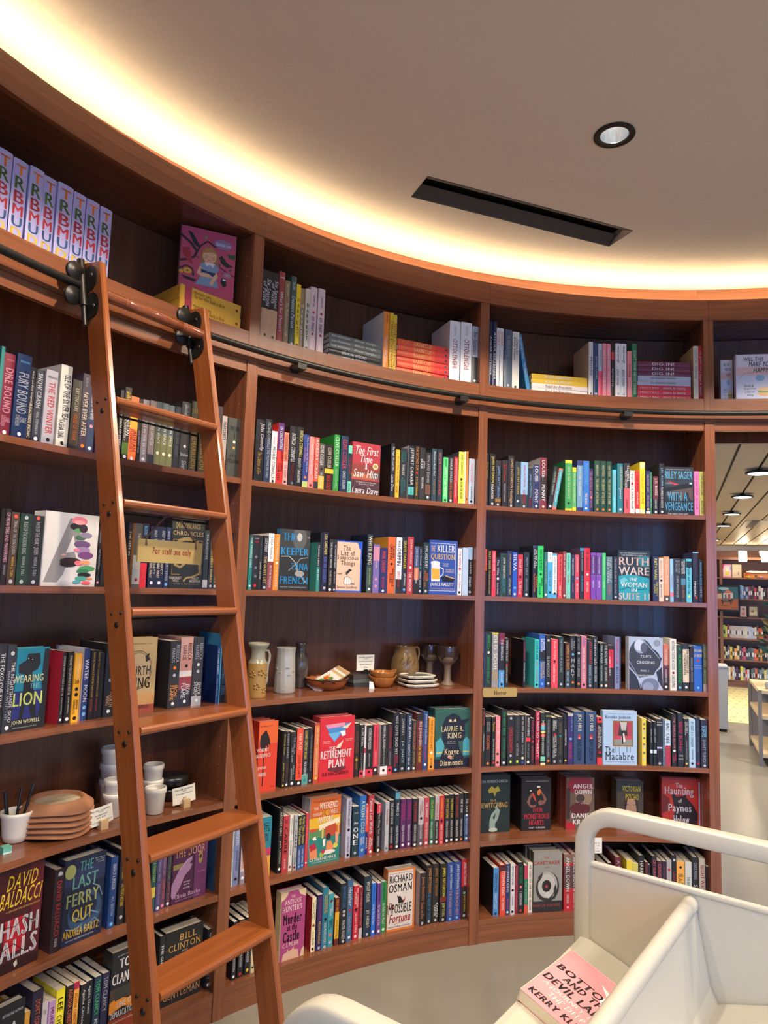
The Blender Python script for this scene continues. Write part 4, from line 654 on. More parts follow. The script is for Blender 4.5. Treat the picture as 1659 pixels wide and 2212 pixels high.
BOOKS = '''@A1 s1 0.03
-1.1206 -1.1033 0.242 lv h - 0;T@o,.06,.2,.7;R@58703a,.21,.38,.7;B@b8414a,.39,.55,.7;M@c8404a,.56,.7,.7;U@40608a,.71,.84,.7;D@ye,.85,.97,.7
-1.1020 -1.0847 0.240 lv h - 0;T@o,.06,.2,.7;R@58703a,.21,.38,.7;B@b8414a,.39,.55,.7;M@c8404a,.56,.7,.7;U@40608a,.71,.84,.7;D@ye,.85,.97,.7
-1.0833 -1.0664 0.242 lv h - 0;T@o,.06,.2,.7;R@58703a,.21,.38,.7;B@b8414a,.39,.55,.7;M@c8404a,.56,.7,.7;U@40608a,.71,.84,.7;D@ye,.85,.97,.7
-1.0650 -1.0490 0.241 lv h - 0;T@o,.06,.2,.7;R@58703a,.21,.38,.7;B@b8414a,.39,.55,.7;M@c8404a,.56,.7,.7;U@40608a,.71,.84,.7;D@ye,.85,.97,.7
-1.0481 -1.0288 0.243 lv h - 0;T@o,.06,.2,.7;R@58703a,.21,.38,.7;B@b8414a,.39,.55,.7;M@c8404a,.56,.7,.7;U@40608a,.71,.84,.7;D@ye,.85,.97,.7
-1.0276 -1.0115 0.241 lv h - 0;T@o,.06,.2,.7;R@58703a,.21,.38,.7;B@b8414a,.39,.55,.7;M@c8404a,.56,.7,.7;U@40608a,.71,.84,.7;D@ye,.85,.97,.7
-1.0105 -0.9934 0.241 lv h - 0;T@o,.06,.2,.7;R@58703a,.21,.38,.7;B@b8414a,.39,.55,.7;M@c8404a,.56,.7,.7;U@40608a,.71,.84,.7;D@ye,.85,.97,.7
-0.9922 -0.9764 0.238 lv h - 0;T@o,.06,.2,.7;R@58703a,.21,.38,.7;B@b8414a,.39,.55,.7;M@c8404a,.56,.7,.7;U@40608a,.71,.84,.7;D@ye,.85,.97,.7
F -0.8298 -0.7377 0.459 girl 1 0.22 0.045
S -0.8705 -0.7707 0.104 2 e0ad3e c1 puzzle
@B1 s1 0.03
-0.7384 -0.7230 0.282 cba27a p - 0;#2c2b2a,0,.56;Six Seasons@w,.12,.52,.42,.22;of Pasta@w,.17,.46,.42,-.2;*k,.94
-0.7225 -0.7096 0.286 cba27a p - 0;#2c2b2a,0,.55;Six Seasons@w,.12,.52,.42,.22;of Pasta@w,.17,.46,.42,-.2;*k,.94
-0.7091 -0.6992 0.300 9c4340 h - 0;Claire Saffitz@w,.03,.13,.6;What's for Dessert@w,.28,.84,.55
-0.6987 -0.6889 0.270 8c7550 h - 0;Suzy Karadsheh@c,.05,.24,.4;The Mediterranean Dish@c,.34,.86,.45
-0.6884 -0.6791 0.297 42584f h - 0;Claire Saffitz@w,.08,.2,.6;Dessert Person@w,.29,.74,.6;*s,.96
-0.6783 -0.6705 0.270 y h - 0;#f7e04a,0,.02;H A R V E S T@8a6a1c,.2,.83,.55;*k,.95
-0.6700 -0.6627 0.260 a58a5e h - 0;H A R V E S T@w,.25,.85,.5
-0.6622 -0.6536 0.263 d8cfb4 h - 0;H A R V E S T@k,.22,.85,.5;*k,.96
-0.6522 -0.6399 0.282 e2c8c2 h - 0;jeremy fox@k,.13,.3,.4;*r,.39;on meat@k,.45,.68,.42;*dr,.72
-0.6386 -0.6261 0.284 e2c8c2 h - 0;jeremy fox@k,.13,.3,.4;*r,.39;on meat@k,.45,.68,.42;*dr,.72
S -0.6160 -0.5167 0.110 5 696f66,696f66,696f66,232426,232426 w,w,w,w,w ALEX SNODGRASS~~dinner tonight|ALEX SNODGRASS~~dinner tonight|ALEX SNODGRASS~~dinner tonight|AMERICAN SFOGLINO|AMERICAN SFOGLINO
-0.5147 -0.5042 0.265 f08a35 h w 0;terry@k,.05,.18,.4;Vegetable Kingdom@w,.42,.88,.5
-0.5036 -0.4967 0.264 ye h - 0;TODAY LOVES FOOD@b5401c,.14,.95,.8
-0.4961 -0.4892 0.260 ye h - 0;TODAY LOVES FOOD@b5401c,.14,.95,.8
S -0.4881 -0.3868 0.157 6 e4502f,e4502f,e4502f,e4502f,e4502f,e4502f f3c070,f3c070,f3c070,f3c070,f3c070,f3c070 BARBECUE|BARBECUE|BARBECUE|BARBECUE|BARBECUE|BARBECUE
-0.3857 -0.3652 0.293 w h - 0;ESSENTIAL@s,.08,.25,.25;OTTOLENGHI@a8324a,.3,.78,.45
-0.3647 -0.3436 0.293 w h - 0;ESSENTIAL@s,.06,.23,.25;OTTOLENGHI@a8324a,.28,.78,.45
-0.3428 -0.3314 0.282 s h - 0;#2b2b2d,.53,1;Six Seasons@k,.1,.5,.6;*w,.94
@C1 s1 0.03
-0.3084 -0.3025 0.320 n h - 0;ATELIER SEPTEMBER@w,.1,.95,.6
-0.3018 -0.2946 0.321 n h - 0;ATELIER SEPTEMBER@w,.1,.95,.6
-0.2939 -0.2877 0.295 dedcd8 h - 0;RIVIERA@o,.06,.3,.6
-0.2870 -0.2798 0.295 dedcd8 h - 0;RIVIERA@o,.06,.3,.6
-0.2785 -0.2640 0.292 4f6070 h - 0;THE AMERICAN SOUTH@s,.1,.45,.5;*s,.94
-0.2630 -0.2493 0.287 dcd8cc p - 0;Grains for@k,.13,.4,.4,.2;Every Season@k,.1,.5,.4,-.2;*k,.95
-0.2338 -0.2260 0.278 3a7fb0 p - -10.5;Everything's Good@w,.05,.42,.6;Toni Chapman@w,.5,.75,.5
S -0.2249 -0.1157 0.093 4 ecc43a,ecc43a,e6ddd6,e6ddd6 w,w,k,k BODY HARMONY|BODY HARMONY|Salad for President|Salad for President
-0.1144 -0.1057 0.275 d5d3d0 h c8b8a8 0;Martha@gy,.28,.62,.6;*gy,.95
-0.1050 -0.0967 0.270 27426a h - 0;JUSTINE COOKS@w,.25,.68,.55;*s,.95
-0.0960 -0.0883 0.270 b8c4cf h - 0;#e85a78,.52,1;Matty Roper@gy,.1,.45,.4
-0.0876 -0.0800 0.273 e98a96 p - 0;makeshift@w,.1,.45,.5;TAKE IT EASY@w,.5,.9,.55
-0.0793 -0.0714 0.273 e98a96 p - 0;makeshift@w,.1,.45,.5;TAKE IT EASY@w,.5,.9,.55
-0.0707 -0.0647 0.272 2a2628 h - 0;#c84040,.15,.3;turmeric@w,.4,.85,.6
-0.0638 -0.0538 0.275 w h - 0;sweet enough@k,.05,.36,.5;alison roman@k,.48,.78,.5;*s,.93
-0.0529 -0.0420 0.276 w h - 0;sweet enough@k,.05,.36,.5;alison roman@k,.48,.78,.5;*s,.93
-0.0410 -0.0322 0.240 ec8f90 p - 0;cooking@dr,.28,.55,.6;for your kids@w,.56,.9,.5
-0.0315 -0.0224 0.279 2b7a50 h - 0;DON'T THINK ABOUT DINNER@w,.13,.93,.55
S -0.0214 0.0762 0.192 8 6e2c44,6e2c44,6e2c44,b9bfce,b9bfce,d43a46,d43a46,d43a46 w,w,w,k,k,w,w,w DIG IN!|DIG IN!|DIG IN!|my southern kitchen|my southern kitchen|MOLLY BAZ~~more is more|MOLLY BAZ~~more is more|MOLLY BAZ~~more is more
0.0803 0.0893 0.274 d8d0bc p e0c898 0;PADMA'S ALL AMERICAN@gy,.05,.6,.5
0.0899 0.0980 0.276 d0303c p - 0;my green curry@w,.1,.5,.6;make it ahead@w,.52,.9,.5
@D1 s1 0.03
F 0.1352 0.1554 0.218 happy 1 0.05 0.03
F 0.1554 0.2203 0.229 happy 1 0 0.03
@A2 s2 0.03
-1.0963 -1.0920 0.253 2f7f78 h - 0
-1.0917 -1.0792 0.239 7d2a3c h - 0;THE WOLVES OF RUIN@p,.04,.12,.5;DIRE BOUND@e6a0b0,.18,.72,.75;SABLE@e6a0b0,.75,.85,.4,.2;SORENSEN@e6a0b0,.75,.88,.4,-.2;*w,.95
-1.0785 -1.0615 0.248 1f3358 h - 0;THE WOLVES OF RUIN@lb,.05,.13,.5;FURY BOUND@s,.22,.7,.75;SABLE@s,.72,.82,.32,.2;SORENSEN@s,.72,.85,.32,-.2;*w,.94
-1.0612 -1.0545 0.222 2e2a2a p - 0;Arkady and Boris Strugatsky@w,.05,.5,.4;ROADSIDE PICNIC@c,.5,.95,.5
-1.0539 -1.0441 0.220 2d303c p - 0;SNOW CRASH@s,.05,.52,.62;NEAL STEPHENSON@s,.58,.88,.35;*w,.94
-1.0435 -1.0287 0.227 a8a3a8 h - 0;CAMERON SULLIVAN@k,.06,.13,.6;THE RED WINTER@d5404c,.16,.85,.55;*k,.93
-1.0247 -1.0102 0.258 cfcabd h - 0;ISLE OF THE SILVER SEA@k,.12,.66,.6,.1;TASHA SURI@k,.66,.88,.5,-.15;*k,.94
-1.0093 -0.9974 0.222 443a2c p - 0;KAY SYNCLAIRE@c,.12,.45,.45;HOUSE OF FRANK@o,.48,.86,.45
-0.9970 -0.9869 0.250 3b3040 p - 0;SUE LYNN TAN@s,.05,.16,.6;NEVER EVER AFTER@c,.24,.8,.62;*o,.92
-0.9861 -0.9766 0.219 33405c p - 0;GODDESS OF THE RIVER@w,.1,.5,.5;*p,.6;*w,.92
-0.9758 -0.9601 0.224 442a38 p - 0
@A2 s2 0.03
-0.9448 -0.9398 0.232 33302f p - 0;CHILDREN OF STRIFE@w,.3,.8,.6
-0.9395 -0.9304 0.246 2a2624 p - 0;SHROUD@ye,.06,.28,.65;ADRIAN@w,.42,.66,.42,.2;TCHAIKOVSKY@w,.42,.74,.36,-.2;#4a6a2a,.76,.92;*w,.95
-0.9299 -0.9183 0.221 e8703a p - 0;#e0a838,.32,.5;ADRIAN@m,.52,.84,.42,.2;TCHAIKOVSKY@m,.5,.86,.36,-.2;*w,.95
-0.9178 -0.9133 0.218 2a2626 p - 0;the escher man@s,.5,.85,.5
-0.9128 -0.9041 0.220 8f8284 p - 0;THE ISLE IN THE SILVER@w,.2,.86,.45;*w,.93
-0.9033 -0.8944 0.222 8c8078 p - 0;#3c3c40,.84,1;TIME AND THE CAPTIVE SEA@w,.2,.7,.5
-0.8939 -0.8852 0.223 6f6f45 h - 0;#54605f,0,.5;LOST IN SPACE@w,.22,.66,.45;*c,.8
-0.8845 -0.8753 0.224 6f6f45 h - 0;#54605f,0,.5;LOST IN SPACE@w,.22,.66,.45;*c,.8
-0.8748 -0.8659 0.222 6f6f45 h - 0;#54605f,0,.5;LOST IN SPACE@w,.22,.66,.45;*c,.8
-0.8650 -0.8557 0.224 2a2b30 h - 0;BLOOD OVER BRIGHT@gy,.3,.8,.5
-0.8552 -0.8416 0.248 33302e h - 0;Silvercloak@s,.04,.2,.7;*s,.65;Silverborn@s,.74,.8,.7;Silver@s,.86,.98,.5
-0.8405 -0.8292 0.258 4b4830 h - 0;J.R.R.@gd,.1,.2,.6;THE SILMARILLION@gd,.3,.95,.7
-0.8283 -0.8174 0.263 4b4830 h - 0;J.R.R.@gd,.1,.2,.6;THE SILMARILLION@gd,.3,.95,.7
-0.8124 -0.7926 0.261 3a2b2b p - 0
-0.7917 -0.7835 0.230 b8a8a0 p - 0;PRATCHETT@k,.1,.4,.6
-0.7825 -0.7618 0.228 4a4a42 h - 0;THE LORD@232320,.13,.22,.55;OF THE RINGS@232320,.24,.34,.7;*c,.4;*gd,.5;J.R.R.@232320,.6,.67,.5;TOLKIEN@232320,.68,.76,.7
@B2 s2 0.03
-0.7358 -0.7210 0.246 1d1a1c h - 0;John Connolly@w,.06,.5,.5,.15;The Children of Eve@gd,.52,.88,.42
-0.7203 -0.7094 0.253 2b3a52 h - 0;#242426,0,.3;MICHAEL CONNELLY@s,.05,.47,.5;THE PROVING GROUND@s,.48,.92,.42
-0.7090 -0.6994 0.211 e9e2dc p - 0;MICHAEL CONNELLY@k,.3,.9,.55;*k,.95;The Closers@p,.1,.25,.4
-0.6986 -0.6879 0.248 d9342a h - 0;#5a2a6a,0,.45;LIV CONSTANTINE@w,.06,.43,.55;DON'T OPEN@k,.46,.78,.35,.22;YOUR EYES@k,.65,.93,.35,-.22
-0.6872 -0.6792 0.215 ec8468 p - 0;#e9a79f,.55,1;RAZORBLADE TEARS@k,.05,.54,.55;S.A. COSBY@k,.62,.86,.5;*k,.93
-0.6788 -0.6656 0.244 1f1c1c h - 0;PATRICIA CORNWELL@w,.12,.6,.55;SHARP FORCE@dr,.64,.9,.4;*gy,.95
-0.6652 -0.6531 0.248 1f1c1c h - 0;PATRICIA CORNWELL@f5ee90,.06,.5,.5,.15;IDENTITY UNKNOWN@w,.52,.92,.45
-0.6526 -0.6428 0.222 2b3f86 p - 0;#b4c96a,.87,1;Finlay Donovan Digs Her Own Grave@w,.05,.7,.33,.2;ELLE COSIMANO@p,.25,.52,.33,-.2;*o,.8
-0.6423 -0.6336 0.217 ee8a84 p - 0;MURDER CHEESECAKE@w,.15,.72,.42;*dr,.93
-0.6334 -0.6259 0.216 e2604e p - 0;#2c2c2e,.85,1;ROBERT CRAIS@w,.04,.8,.6
-0.6255 -0.6149 0.194 5a5048 p - 0;#e8b840,.7,1;CLIVE CUSSLER@w,.04,.47,.6;*k,.55;THE MEDUSA STONE@w,.62,.95,.35
-0.6144 -0.5983 0.194 241f1c p - 0;CLIVE CUSSLER@c,.06,.5,.42;#ecbc35,.52,.62;INCA GOLD@d83a28,.66,.97,.5
-0.5978 -0.5875 0.243 2f9b3a h 22762e 0;CLIVE CUSSLER@w,.04,.56,.6;DESOLATION CODE@s,.6,.94,.4
-0.5867 -0.5730 0.242 1f3352 h - 0;CLIVE CUSSLER@e0505a,.06,.58,.62;GHOST SOLDIER@w,.62,.94,.42
-0.5725 -0.5656 0.206 72cdb0 p - 0;#26303a,.17,.75;A TWO NIGHT STAND@r,.25,.6,.5;Ava Diva@k,.8,.96,.5
F -0.5648 -0.5127 0.226 firsttime 1 0 0.028
@B2 s2 0.03
-0.4922 -0.4845 0.243 1e2027 h 17181c 0;The Night We Lost Him@w,.05,.5,.6;Laura Dave@w,.58,.88,.6
-0.4830 -0.4759 0.218 efb53a p - 0;The Last Thing He Told Me@k,.12,.68,.6;Laura Dave@k,.74,.88,.5
-0.4750 -0.4630 0.227 28292b p - 0;JEFFERY@t,.05,.25,.32,.2;DEAVER@t,.05,.28,.36,-.15;THE GRAVE ARTIST@w,.32,.54,.5;ISABELLA@t,.62,.85,.32,.22;MALDONADO@t,.58,.9,.36,-.15
-0.4591 -0.4476 0.244 1f2226 h b9bdc2 0;JEFFERY DEAVER@w,.04,.73,.7;#58b8b0,.76,.91;SOUTH OF NOWHERE@k,.78,.89,.7
-0.4470 -0.4388 0.247 2a2622 p - 0;THE SECOND SUN@e09040,.02,.45,.62;*r,.5;P. T. DEUTERMANN@ye,.58,.92,.45
-0.4380 -0.4272 0.241 302e2c h - 0;JOEL@w,.25,.4,.38,.2;DICKER@w,.22,.4,.42,-.2;WILD ANIMAL@w,.56,.78,.4
-0.4266 -0.4159 0.223 2b292b p - 0;SKIN AND BONES@s,.05,.62,.42;#6a4a3a,.66,.86;*w,.92
-0.4150 -0.4053 0.243 2c4048 h - 0;Welcome to Murder Week@w,.05,.52,.4;KAREN DUKESS@gd,.58,.87,.33
-0.4042 -0.3951 0.243 28323a p - 0;ASHLEY ELSTON@p,.06,.28,.55;ANATOMY OF AN ALIBI@e0506a,.3,.86,.5
-0.3923 -0.3831 0.210 58d67a p - 0;ASHLEY ELSTON@dg,.04,.2,.5;FIRST LIE WINS@w,.24,.86,.5;*k,.94
-0.3826 -0.3726 0.213 232326 p - 0;CHARLIE DONLEA@w,.03,.55,.42;GUESS AGAIN@o,.55,.9,.42;*w,.94
-0.3717 -0.3640 0.216 d8303a p - 0;JANET EVANOVICH@w,.04,.5,.5;KING'S RANSOM@w,.55,.88,.35
-0.3634 -0.3528 0.244 d5dc4a h 5a5a62 0;JANET EVANOVICH@gy,.05,.45,.5;*k,.53;NOW OR NEVER@k,.58,.9,.5
-0.3523 -0.3489 0.247 e8dcb0 p - 0
-0.3484 -0.3442 0.249 c47a3a p - 0;*k,.9
-0.3436 -0.3327 0.216 b4c2d2 p - 0;ALICE FEENEY@p,.1,.52,.45;My Husband's Wife@sl,.6,.88,.38;*k,.93
@C2 s2 0.03
-0.3092 -0.3044 0.250 232022 h - 0;James Patterson@ye,.05,.6,.5
-0.3033 -0.2924 0.248 262321 h - 0;JAMES PATTERSON@f0e060,.05,.55,.55;PARANOIA@w,.58,.86,.45;*s,.95
-0.2916 -0.2804 0.221 2a2426 p - 0;JAMES PATTERSON@lb,.12,.8,.5;#8a6a3a,.82,.9;*s,.95
-0.2796 -0.2682 0.224 231c20 p - 0;Bill Clinton@r,.1,.45,.4;PRESIDENT'S SHADOW@s,.5,.88,.35
-0.2671 -0.2551 0.248 241f1f h - 0;JAMES PATTERSON@d9b58a,.05,.62,.55;Hostage@d9b58a,.65,.92,.6;*s,.96
-0.2545 -0.2431 0.222 28343c h - 0;JAMES PATTERSON@ye,.12,.7,.42;*s,.85
-0.2426 -0.2292 0.223 8ab4d8 p - 0;#33383e,.7,1;JAMES PATTERSON@r,.06,.54,.4;HOLMES MARPLE@r,.6,.88,.4;*s,.95
-0.2289 -0.2195 0.197 222a3c p - 0;JAMES PATTERSON@7fc4e8,.15,.72,.5;CIRCLE OF DEATH@r,.74,.92,.4
-0.2189 -0.2067 0.215 2a3264 h c9c4ba 0;LOUISE@w,.04,.38,.55;PENNY@w,.56,.86,.55;*w,.93
-0.2062 -0.1932 0.251 7a2a38 h c9c8c6 0;#33282a,.35,.8;LOUISE@w,.05,.38,.5;PENNY@w,.52,.84,.5;*c,.94
-0.1915 -0.1835 0.213 25292c h - 9;LOUISE PENNY@b8c4bc,.12,.66,.48;*w,.92
-0.1827 -0.1752 0.206 e8705f p - 10;#4aa0b0,.05,.92;HOW TO SOLVE YOUR OWN MURDER@w,.1,.8,.35
-0.1584 -0.1452 0.247 f0d02a h 2a7a4a 0;#3f9a5a,.06,.95;HOW TO SEAL YOUR OWN FATE@c,.14,.76,.35;*k,.85
-0.1447 -0.1373 0.213 f0d02a p - 0;#4fb070,.1,.9;HOW TO SEAL YOUR OWN FATE@c,.14,.8,.4
-0.1359 -0.1255 0.249 34386e h - 0;#6f9ab8,.1,.92;HOW TO CHEAT YOUR OWN DEATH@w,.13,.7,.35
-0.1244 -0.1127 0.248 3474c8 p - 0;THOMAS PERRY@lb,.05,.46,.5;PRO BONO@c,.64,.86,.42;*c,.93
-0.1124 -0.1045 0.212 2c2a5c p - 0;YOU ARE FATALLY INVITED@e08aa0,.06,.7,.55;*o,.66;ANDE PLIEGO@p,.72,.9,.3
@C2 s2 0.03
-0.1024 -0.0919 0.253 23483a h - 0;ANDE PLIEGO@d9d0a0,.08,.3,.4;THE LIBRARY AFTER DARK@d9d0a0,.35,.84,.48;*o,.94
-0.0913 -0.0805 0.253 23483a h - 0;ANDE PLIEGO@d9d0a0,.08,.3,.4;THE LIBRARY AFTER DARK@d9d0a0,.35,.84,.48;*o,.94
-0.0799 -0.0700 0.252 23483a h - 0;ANDE PLIEGO@d9d0a0,.08,.3,.4;THE LIBRARY AFTER DARK@d9d0a0,.35,.84,.48;*o,.94
-0.0695 -0.0625 0.211 58c4d4 p - 0;DEATH IN THE ALPS@e07a90,.1,.6,.5;ANTI MURRAY@w,.64,.9,.35
-0.0599 -0.0492 0.244 2a7a8a h - 0;LOUISE CATASTROPHE@ecd79a,.06,.5,.42,.15;Jewel@w,.5,.7,.5;*w,.92
-0.0484 -0.0369 0.247 2b2a2d p - 0;#e05a68,.5,1;KILLS WELL@w,.05,.36,.38,.22;WITH OTHERS@w,.15,.5,.4,-.15;ELEANOR KADER@k,.72,.9,.4
-0.0363 -0.0271 0.212 e2e0de p - 0;KNITTING A SERIAL@k,.08,.68,.45;*r,.3;MICHELLE KADER@k,.7,.88,.4
-0.0266 -0.0189 0.211 d83434 p - 0;THE MAID@dr,.12,.46,.55;NITA PROSE@w,.5,.78,.35;#e6e6e6,.88,.98
-0.0180 -0.0083 0.256 f2da2c h - 0;#d8d2a0,.02,.12;THE MAID'S SECRET@c8a020,.2,.52,.4;NITA PROSE@8a7a20,.58,.8,.4;#e0dcb0,.9,.98
-0.0075 0.0002 0.213 2c2a6a p - 0;THE MYSTERY GUEST@d8c890,.08,.5,.45;NITA PROSE@d8c890,.56,.82,.45;*ye,.88;#w,.93,.98
0.0005 0.0044 0.208 2f7a50 p - 0;THE MISTLETOE MYSTERY@8fd0a0,.1,.6,.5;NITA PROSE@w,.62,.85,.4
0.0055 0.0154 0.187 26242a p - 0;#6a3038,0,.6;J.D. ROBB@w,.05,.5,.62;PASSIONS IN DEATH@w,.6,.84,.45;*w,.93
0.0168 0.0261 0.251 27272d h - 0;J.D. ROBB@8ac0e8,.08,.44,.5;FRAMED IN DEATH@w,.46,.86,.45;*w,.94
F 0.0268 0.0782 0.237 vengeance 1 0 0.03
0.0793 0.0875 0.217 f07ab8 p - 0;LOCK EVERY DOOR@6a2a4a,.06,.54,.48;RILEY SAGER@6a2a4a,.6,.86,.35
0.0891 0.0973 0.217 dce07a p - 0;HOME BEFORE DARK@3a3a3a,.06,.54,.42;RILEY SAGER@3a3a3a,.66,.95,.42
@A3 s3 0.03
-1.0801 -1.0751 0.214 25201f p - 0
-1.0749 -1.0687 0.215 2a2226 p - 0;OF MONSTERS AND MAINFRAMES@e8b0b8,.05,.7,.7;BARBARA TRUELOVE@s,.74,.86,.4
-1.0682 -1.0590 0.208 4b3a2e p - 0;*d8563a,.06;TRIAL OF THE SUN QUEEN@s,.12,.58,.5;NISHA J. TULI@ye,.62,.88,.42;*s,.95
-1.0583 -1.0453 0.207 243a2e p - 0;*s,.06;RULE OF THE AURORA KING@s,.12,.56,.42;NISHA J. TULI@s,.6,.86,.38;*s,.95
-1.0449 -1.0298 0.205 26292c p - 0;*d8564a,.04;FATE OF THE HEART QUEEN@s,.1,.56,.42;NISHA J. TULI@s,.6,.86,.34;*s,.95
F -1.0287 -0.9619 0.223 mushroom 1 0 0.06
-0.9604 -0.9557 0.191 232325 p - 0;Absolution@s,.06,.28,.5;Jeff VanderMeer@s,.38,.72,.6;*p,.93
-0.9553 -0.9494 0.187 232325 p - 0
@A3 s3 0.03
-0.9209 -0.9160 0.215 28262a p - 0;THE CITY IN@c,.1,.55,.5
-0.9133 -0.9022 0.213 55504a h b07a50 0;#9aa09a,.5,.95;THE GOLEM AND THE JINNI@c,.15,.72,.5;*dr,.88
-0.9018 -0.8923 0.215 23222c p - 0;#d02a38,.62,1;BLOOD OVER@lb,.04,.3,.5;R. F. KUANG@e8505a,.72,.86,.4
-0.8908 -0.8801 0.208 1f2840 p - 0;ANDY WEIR@s,.06,.3,.42,.22;PROJECT@c,.5,.78,.35,.2;HAIL MARY@c,.6,.84,.35,-.2;*w,.92
-0.8789 -0.8672 0.209 1f2840 p - 0;ANDY WEIR@s,.06,.3,.42,.22;PROJECT@c,.5,.78,.35,.2;HAIL MARY@c,.6,.84,.35,-.2;*w,.92
-0.8667 -0.8596 0.210 2a3454 p - 0;ANDY WEIR@s,.06,.34,.5;ARTEMIS@s,.56,.88,.55;*lb,.94
F -0.8592 -0.8096 0.244 dragon 1 0 0.05
-0.8088 -0.8009 0.212 2e3838 h - 0;DRAGONS@s,.08,.5,.4;#c9c9c4,.85,.98
-0.8005 -0.7938 0.206 33303c h - 0;THE MURDERBOT DIARIES@e8dc70,.1,.88,.5;*s,.95
-0.7931 -0.7864 0.200 32383a h - 0;THE MURDERBOT DIARIES@e8dc70,.1,.88,.5;*s,.95
-0.7856 -0.7751 0.197 4a4a5a h - 0;MARTHA WELLS@s,.1,.6,.5
-0.7739 -0.7626 0.211 2a2a35 p - 0
-0.7621 -0.7513 0.219 2a2a30 p - 0;MARTHA WELLS@w,.06,.3,.5
@B3 s3 0.03
-0.7364 -0.7309 0.210 2a8078 p - 0;#2f4a48,0,.1;THE MISSING HALF@e8e4d0,.05,.6,.55;ASHLEY FLOWERS@t,.68,.82,.4;*w,.93
-0.7307 -0.7203 0.210 232224 h - 0;DARK@s,.05,.08,.5;ROOM@r,.1,.15,.5;*gy,.4;*gy,.6;*gy,.75;*r,.92
-0.7197 -0.7139 0.208 262626 p - 0;DARK OBJECTS@t,.08,.42,.4;SIMON TOYNE@w,.48,.8,.4
-0.7134 -0.7052 0.210 262430 p - 0;LUCY FOLEY@w,.05,.3,.55;THE GUEST LIST@f0d870,.38,.88,.55;*s,.95
-0.7049 -0.6952 0.222 8c4038 h d9d2cc 0;#ebe8e4,0,.5;TANA FRENCH@gy,.06,.45,.38;IN THE WOODS@w,.57,.95,.4
-0.6945 -0.6859 0.221 f08a24 h - 0;TANA FRENCH@c,.06,.46,.38;*c,.52;THE HUNTER@c,.58,.94,.4
F -0.6854 -0.6343 0.244 keeper 1 0 0.03
-0.6213 -0.6160 0.200 3a8c80 p - 0;#222426,0,.5;FRIENDS LIARS@w,.06,.48,.5;KIT FRICK@w,.56,.78,.42
-0.6154 -0.6111 0.242 1f1e22 h - 0
-0.6103 -0.6011 0.244 262238 h - 0;LISA GARDNER@f0e08a,.04,.38,.6;KISS HER GOODBYE@6f86e0,.42,.85,.6;*s,.94
-0.6001 -0.5926 0.217 262628 p - 0;THE MYSTERY WRITER@w,.06,.55,.45;SULARI GENTILL@c,.6,.88,.42;*w,.96
-0.5918 -0.5861 0.217 262628 p - 0;THE WOMAN IN THE LIBRARY@w,.1,.55,.45;SULARI GENTILL@c,.62,.85,.35;*w,.96
F -0.5856 -0.5398 0.215 listof 1 0 0.025
@B3 s3 0.03
-0.5303 -0.5204 0.249 26323a h 1f2a38 0;#3f5048,.55,1;WHITE KING@c,.03,.52,.7;JUAN GOMEZ JURADO@li,.58,.86,.35;*w,.94
-0.5196 -0.5080 0.208 7a6aa8 p - 0;#c88aa0,.05,.34;THE MAIDENS@w,.35,.5,.4;*p,.72;*p,.86
-0.5074 -0.4933 0.195 2b2f66 p - 0;MARK GREANEY@f05a38,.08,.56,.5;THE CHAOS AGENT@f05a38,.64,.9,.4;*w,.95
-0.4921 -0.4788 0.244 e8642a h c9902a 0;LAURA@k,.16,.38,.3,.25;GRIFFIN@k,.12,.4,.34,-.1;*k,.48;INNOCENCE@k,.56,.88,.3,.22;ROAD@k,.65,.82,.34,-.1
-0.4776 -0.4670 0.244 e4e4e8 p - 0;#2c2a2e,.75,1;W.E.B.@k,.05,.18,.42;GRIFFIN@k,.19,.5,.7;ZERO OPTION@r,.6,.88,.45
-0.4662 -0.4569 0.247 28282c h - 0;GRAVE DANGER@f0d840,.06,.56,.55;JAMES GRIPPANDO@w,.64,.86,.45;*lb,.93
-0.4561 -0.4446 0.250 b83a3c h - 0;JOHN GRISHAM@w,.04,.48,.45;*w,.54;THE WIDOW@w,.62,.96,.5
-0.4437 -0.4353 0.210 4a5a86 p - 0;#e07a50,.45,.7;#2a2628,.72,1;John Grisham@w,.04,.4,.5;THE EXCHANGE@w,.48,.78,.4
-0.4350 -0.4276 0.210 222a3a p - 0;John Grisham@w,.04,.4,.45;*t,.45;CAMINO GHOSTS@w,.52,.86,.42;*s,.94
-0.4265 -0.4158 0.230 253430 h - 0;FOG AND FURY@w,.07,.5,.5;RACHEL@o,.6,.75,.36,.22;HOWZELL HALL@o,.55,.87,.36,-.18;*s,.94
F -0.4146 -0.3618 0.244 killer 1 0 0.03
-0.3607 -0.3530 0.212 e6e8ee p - 0;THE APPEAL@c04a5a,.05,.4,.5;*r,.44;Janice Hallett@c04a5a,.54,.86,.5;*k,.94
-0.3521 -0.3413 0.217 b4c8e2 h - 0
-0.3410 -0.3327 0.220 25262c p - 0;#9cc0e0,0,.25;JANE HARPER@e8e8e8,.12,.56,.55;EXILES@w,.62,.82,.45;*s,.93
@C3 s3 0.03
-0.3113 -0.3044 0.216 2c2426 p - 0;#e0502e,0,.46;RILEY SAGER@8a8ac8,.04,.4,.5;THE ONLY ONE LEFT@e0502e,.48,.88,.42
-0.3041 -0.2967 0.213 25221f p - 0;RILEY SAGER@f0d878,.04,.43,.5;THE HOUSE ACROSS THE LAKE@f0d878,.45,.95,.35
-0.2959 -0.2882 0.210 e03a50 p - 0;MEDUSA HOME@w,.05,.45,.5;RILEY SAGER@lv,.52,.8,.42
-0.2876 -0.2799 0.180 2c2438 p - 0;The Villa@w,.05,.45,.45;*w,.55;Rachel Hawkins@w,.66,.95,.35
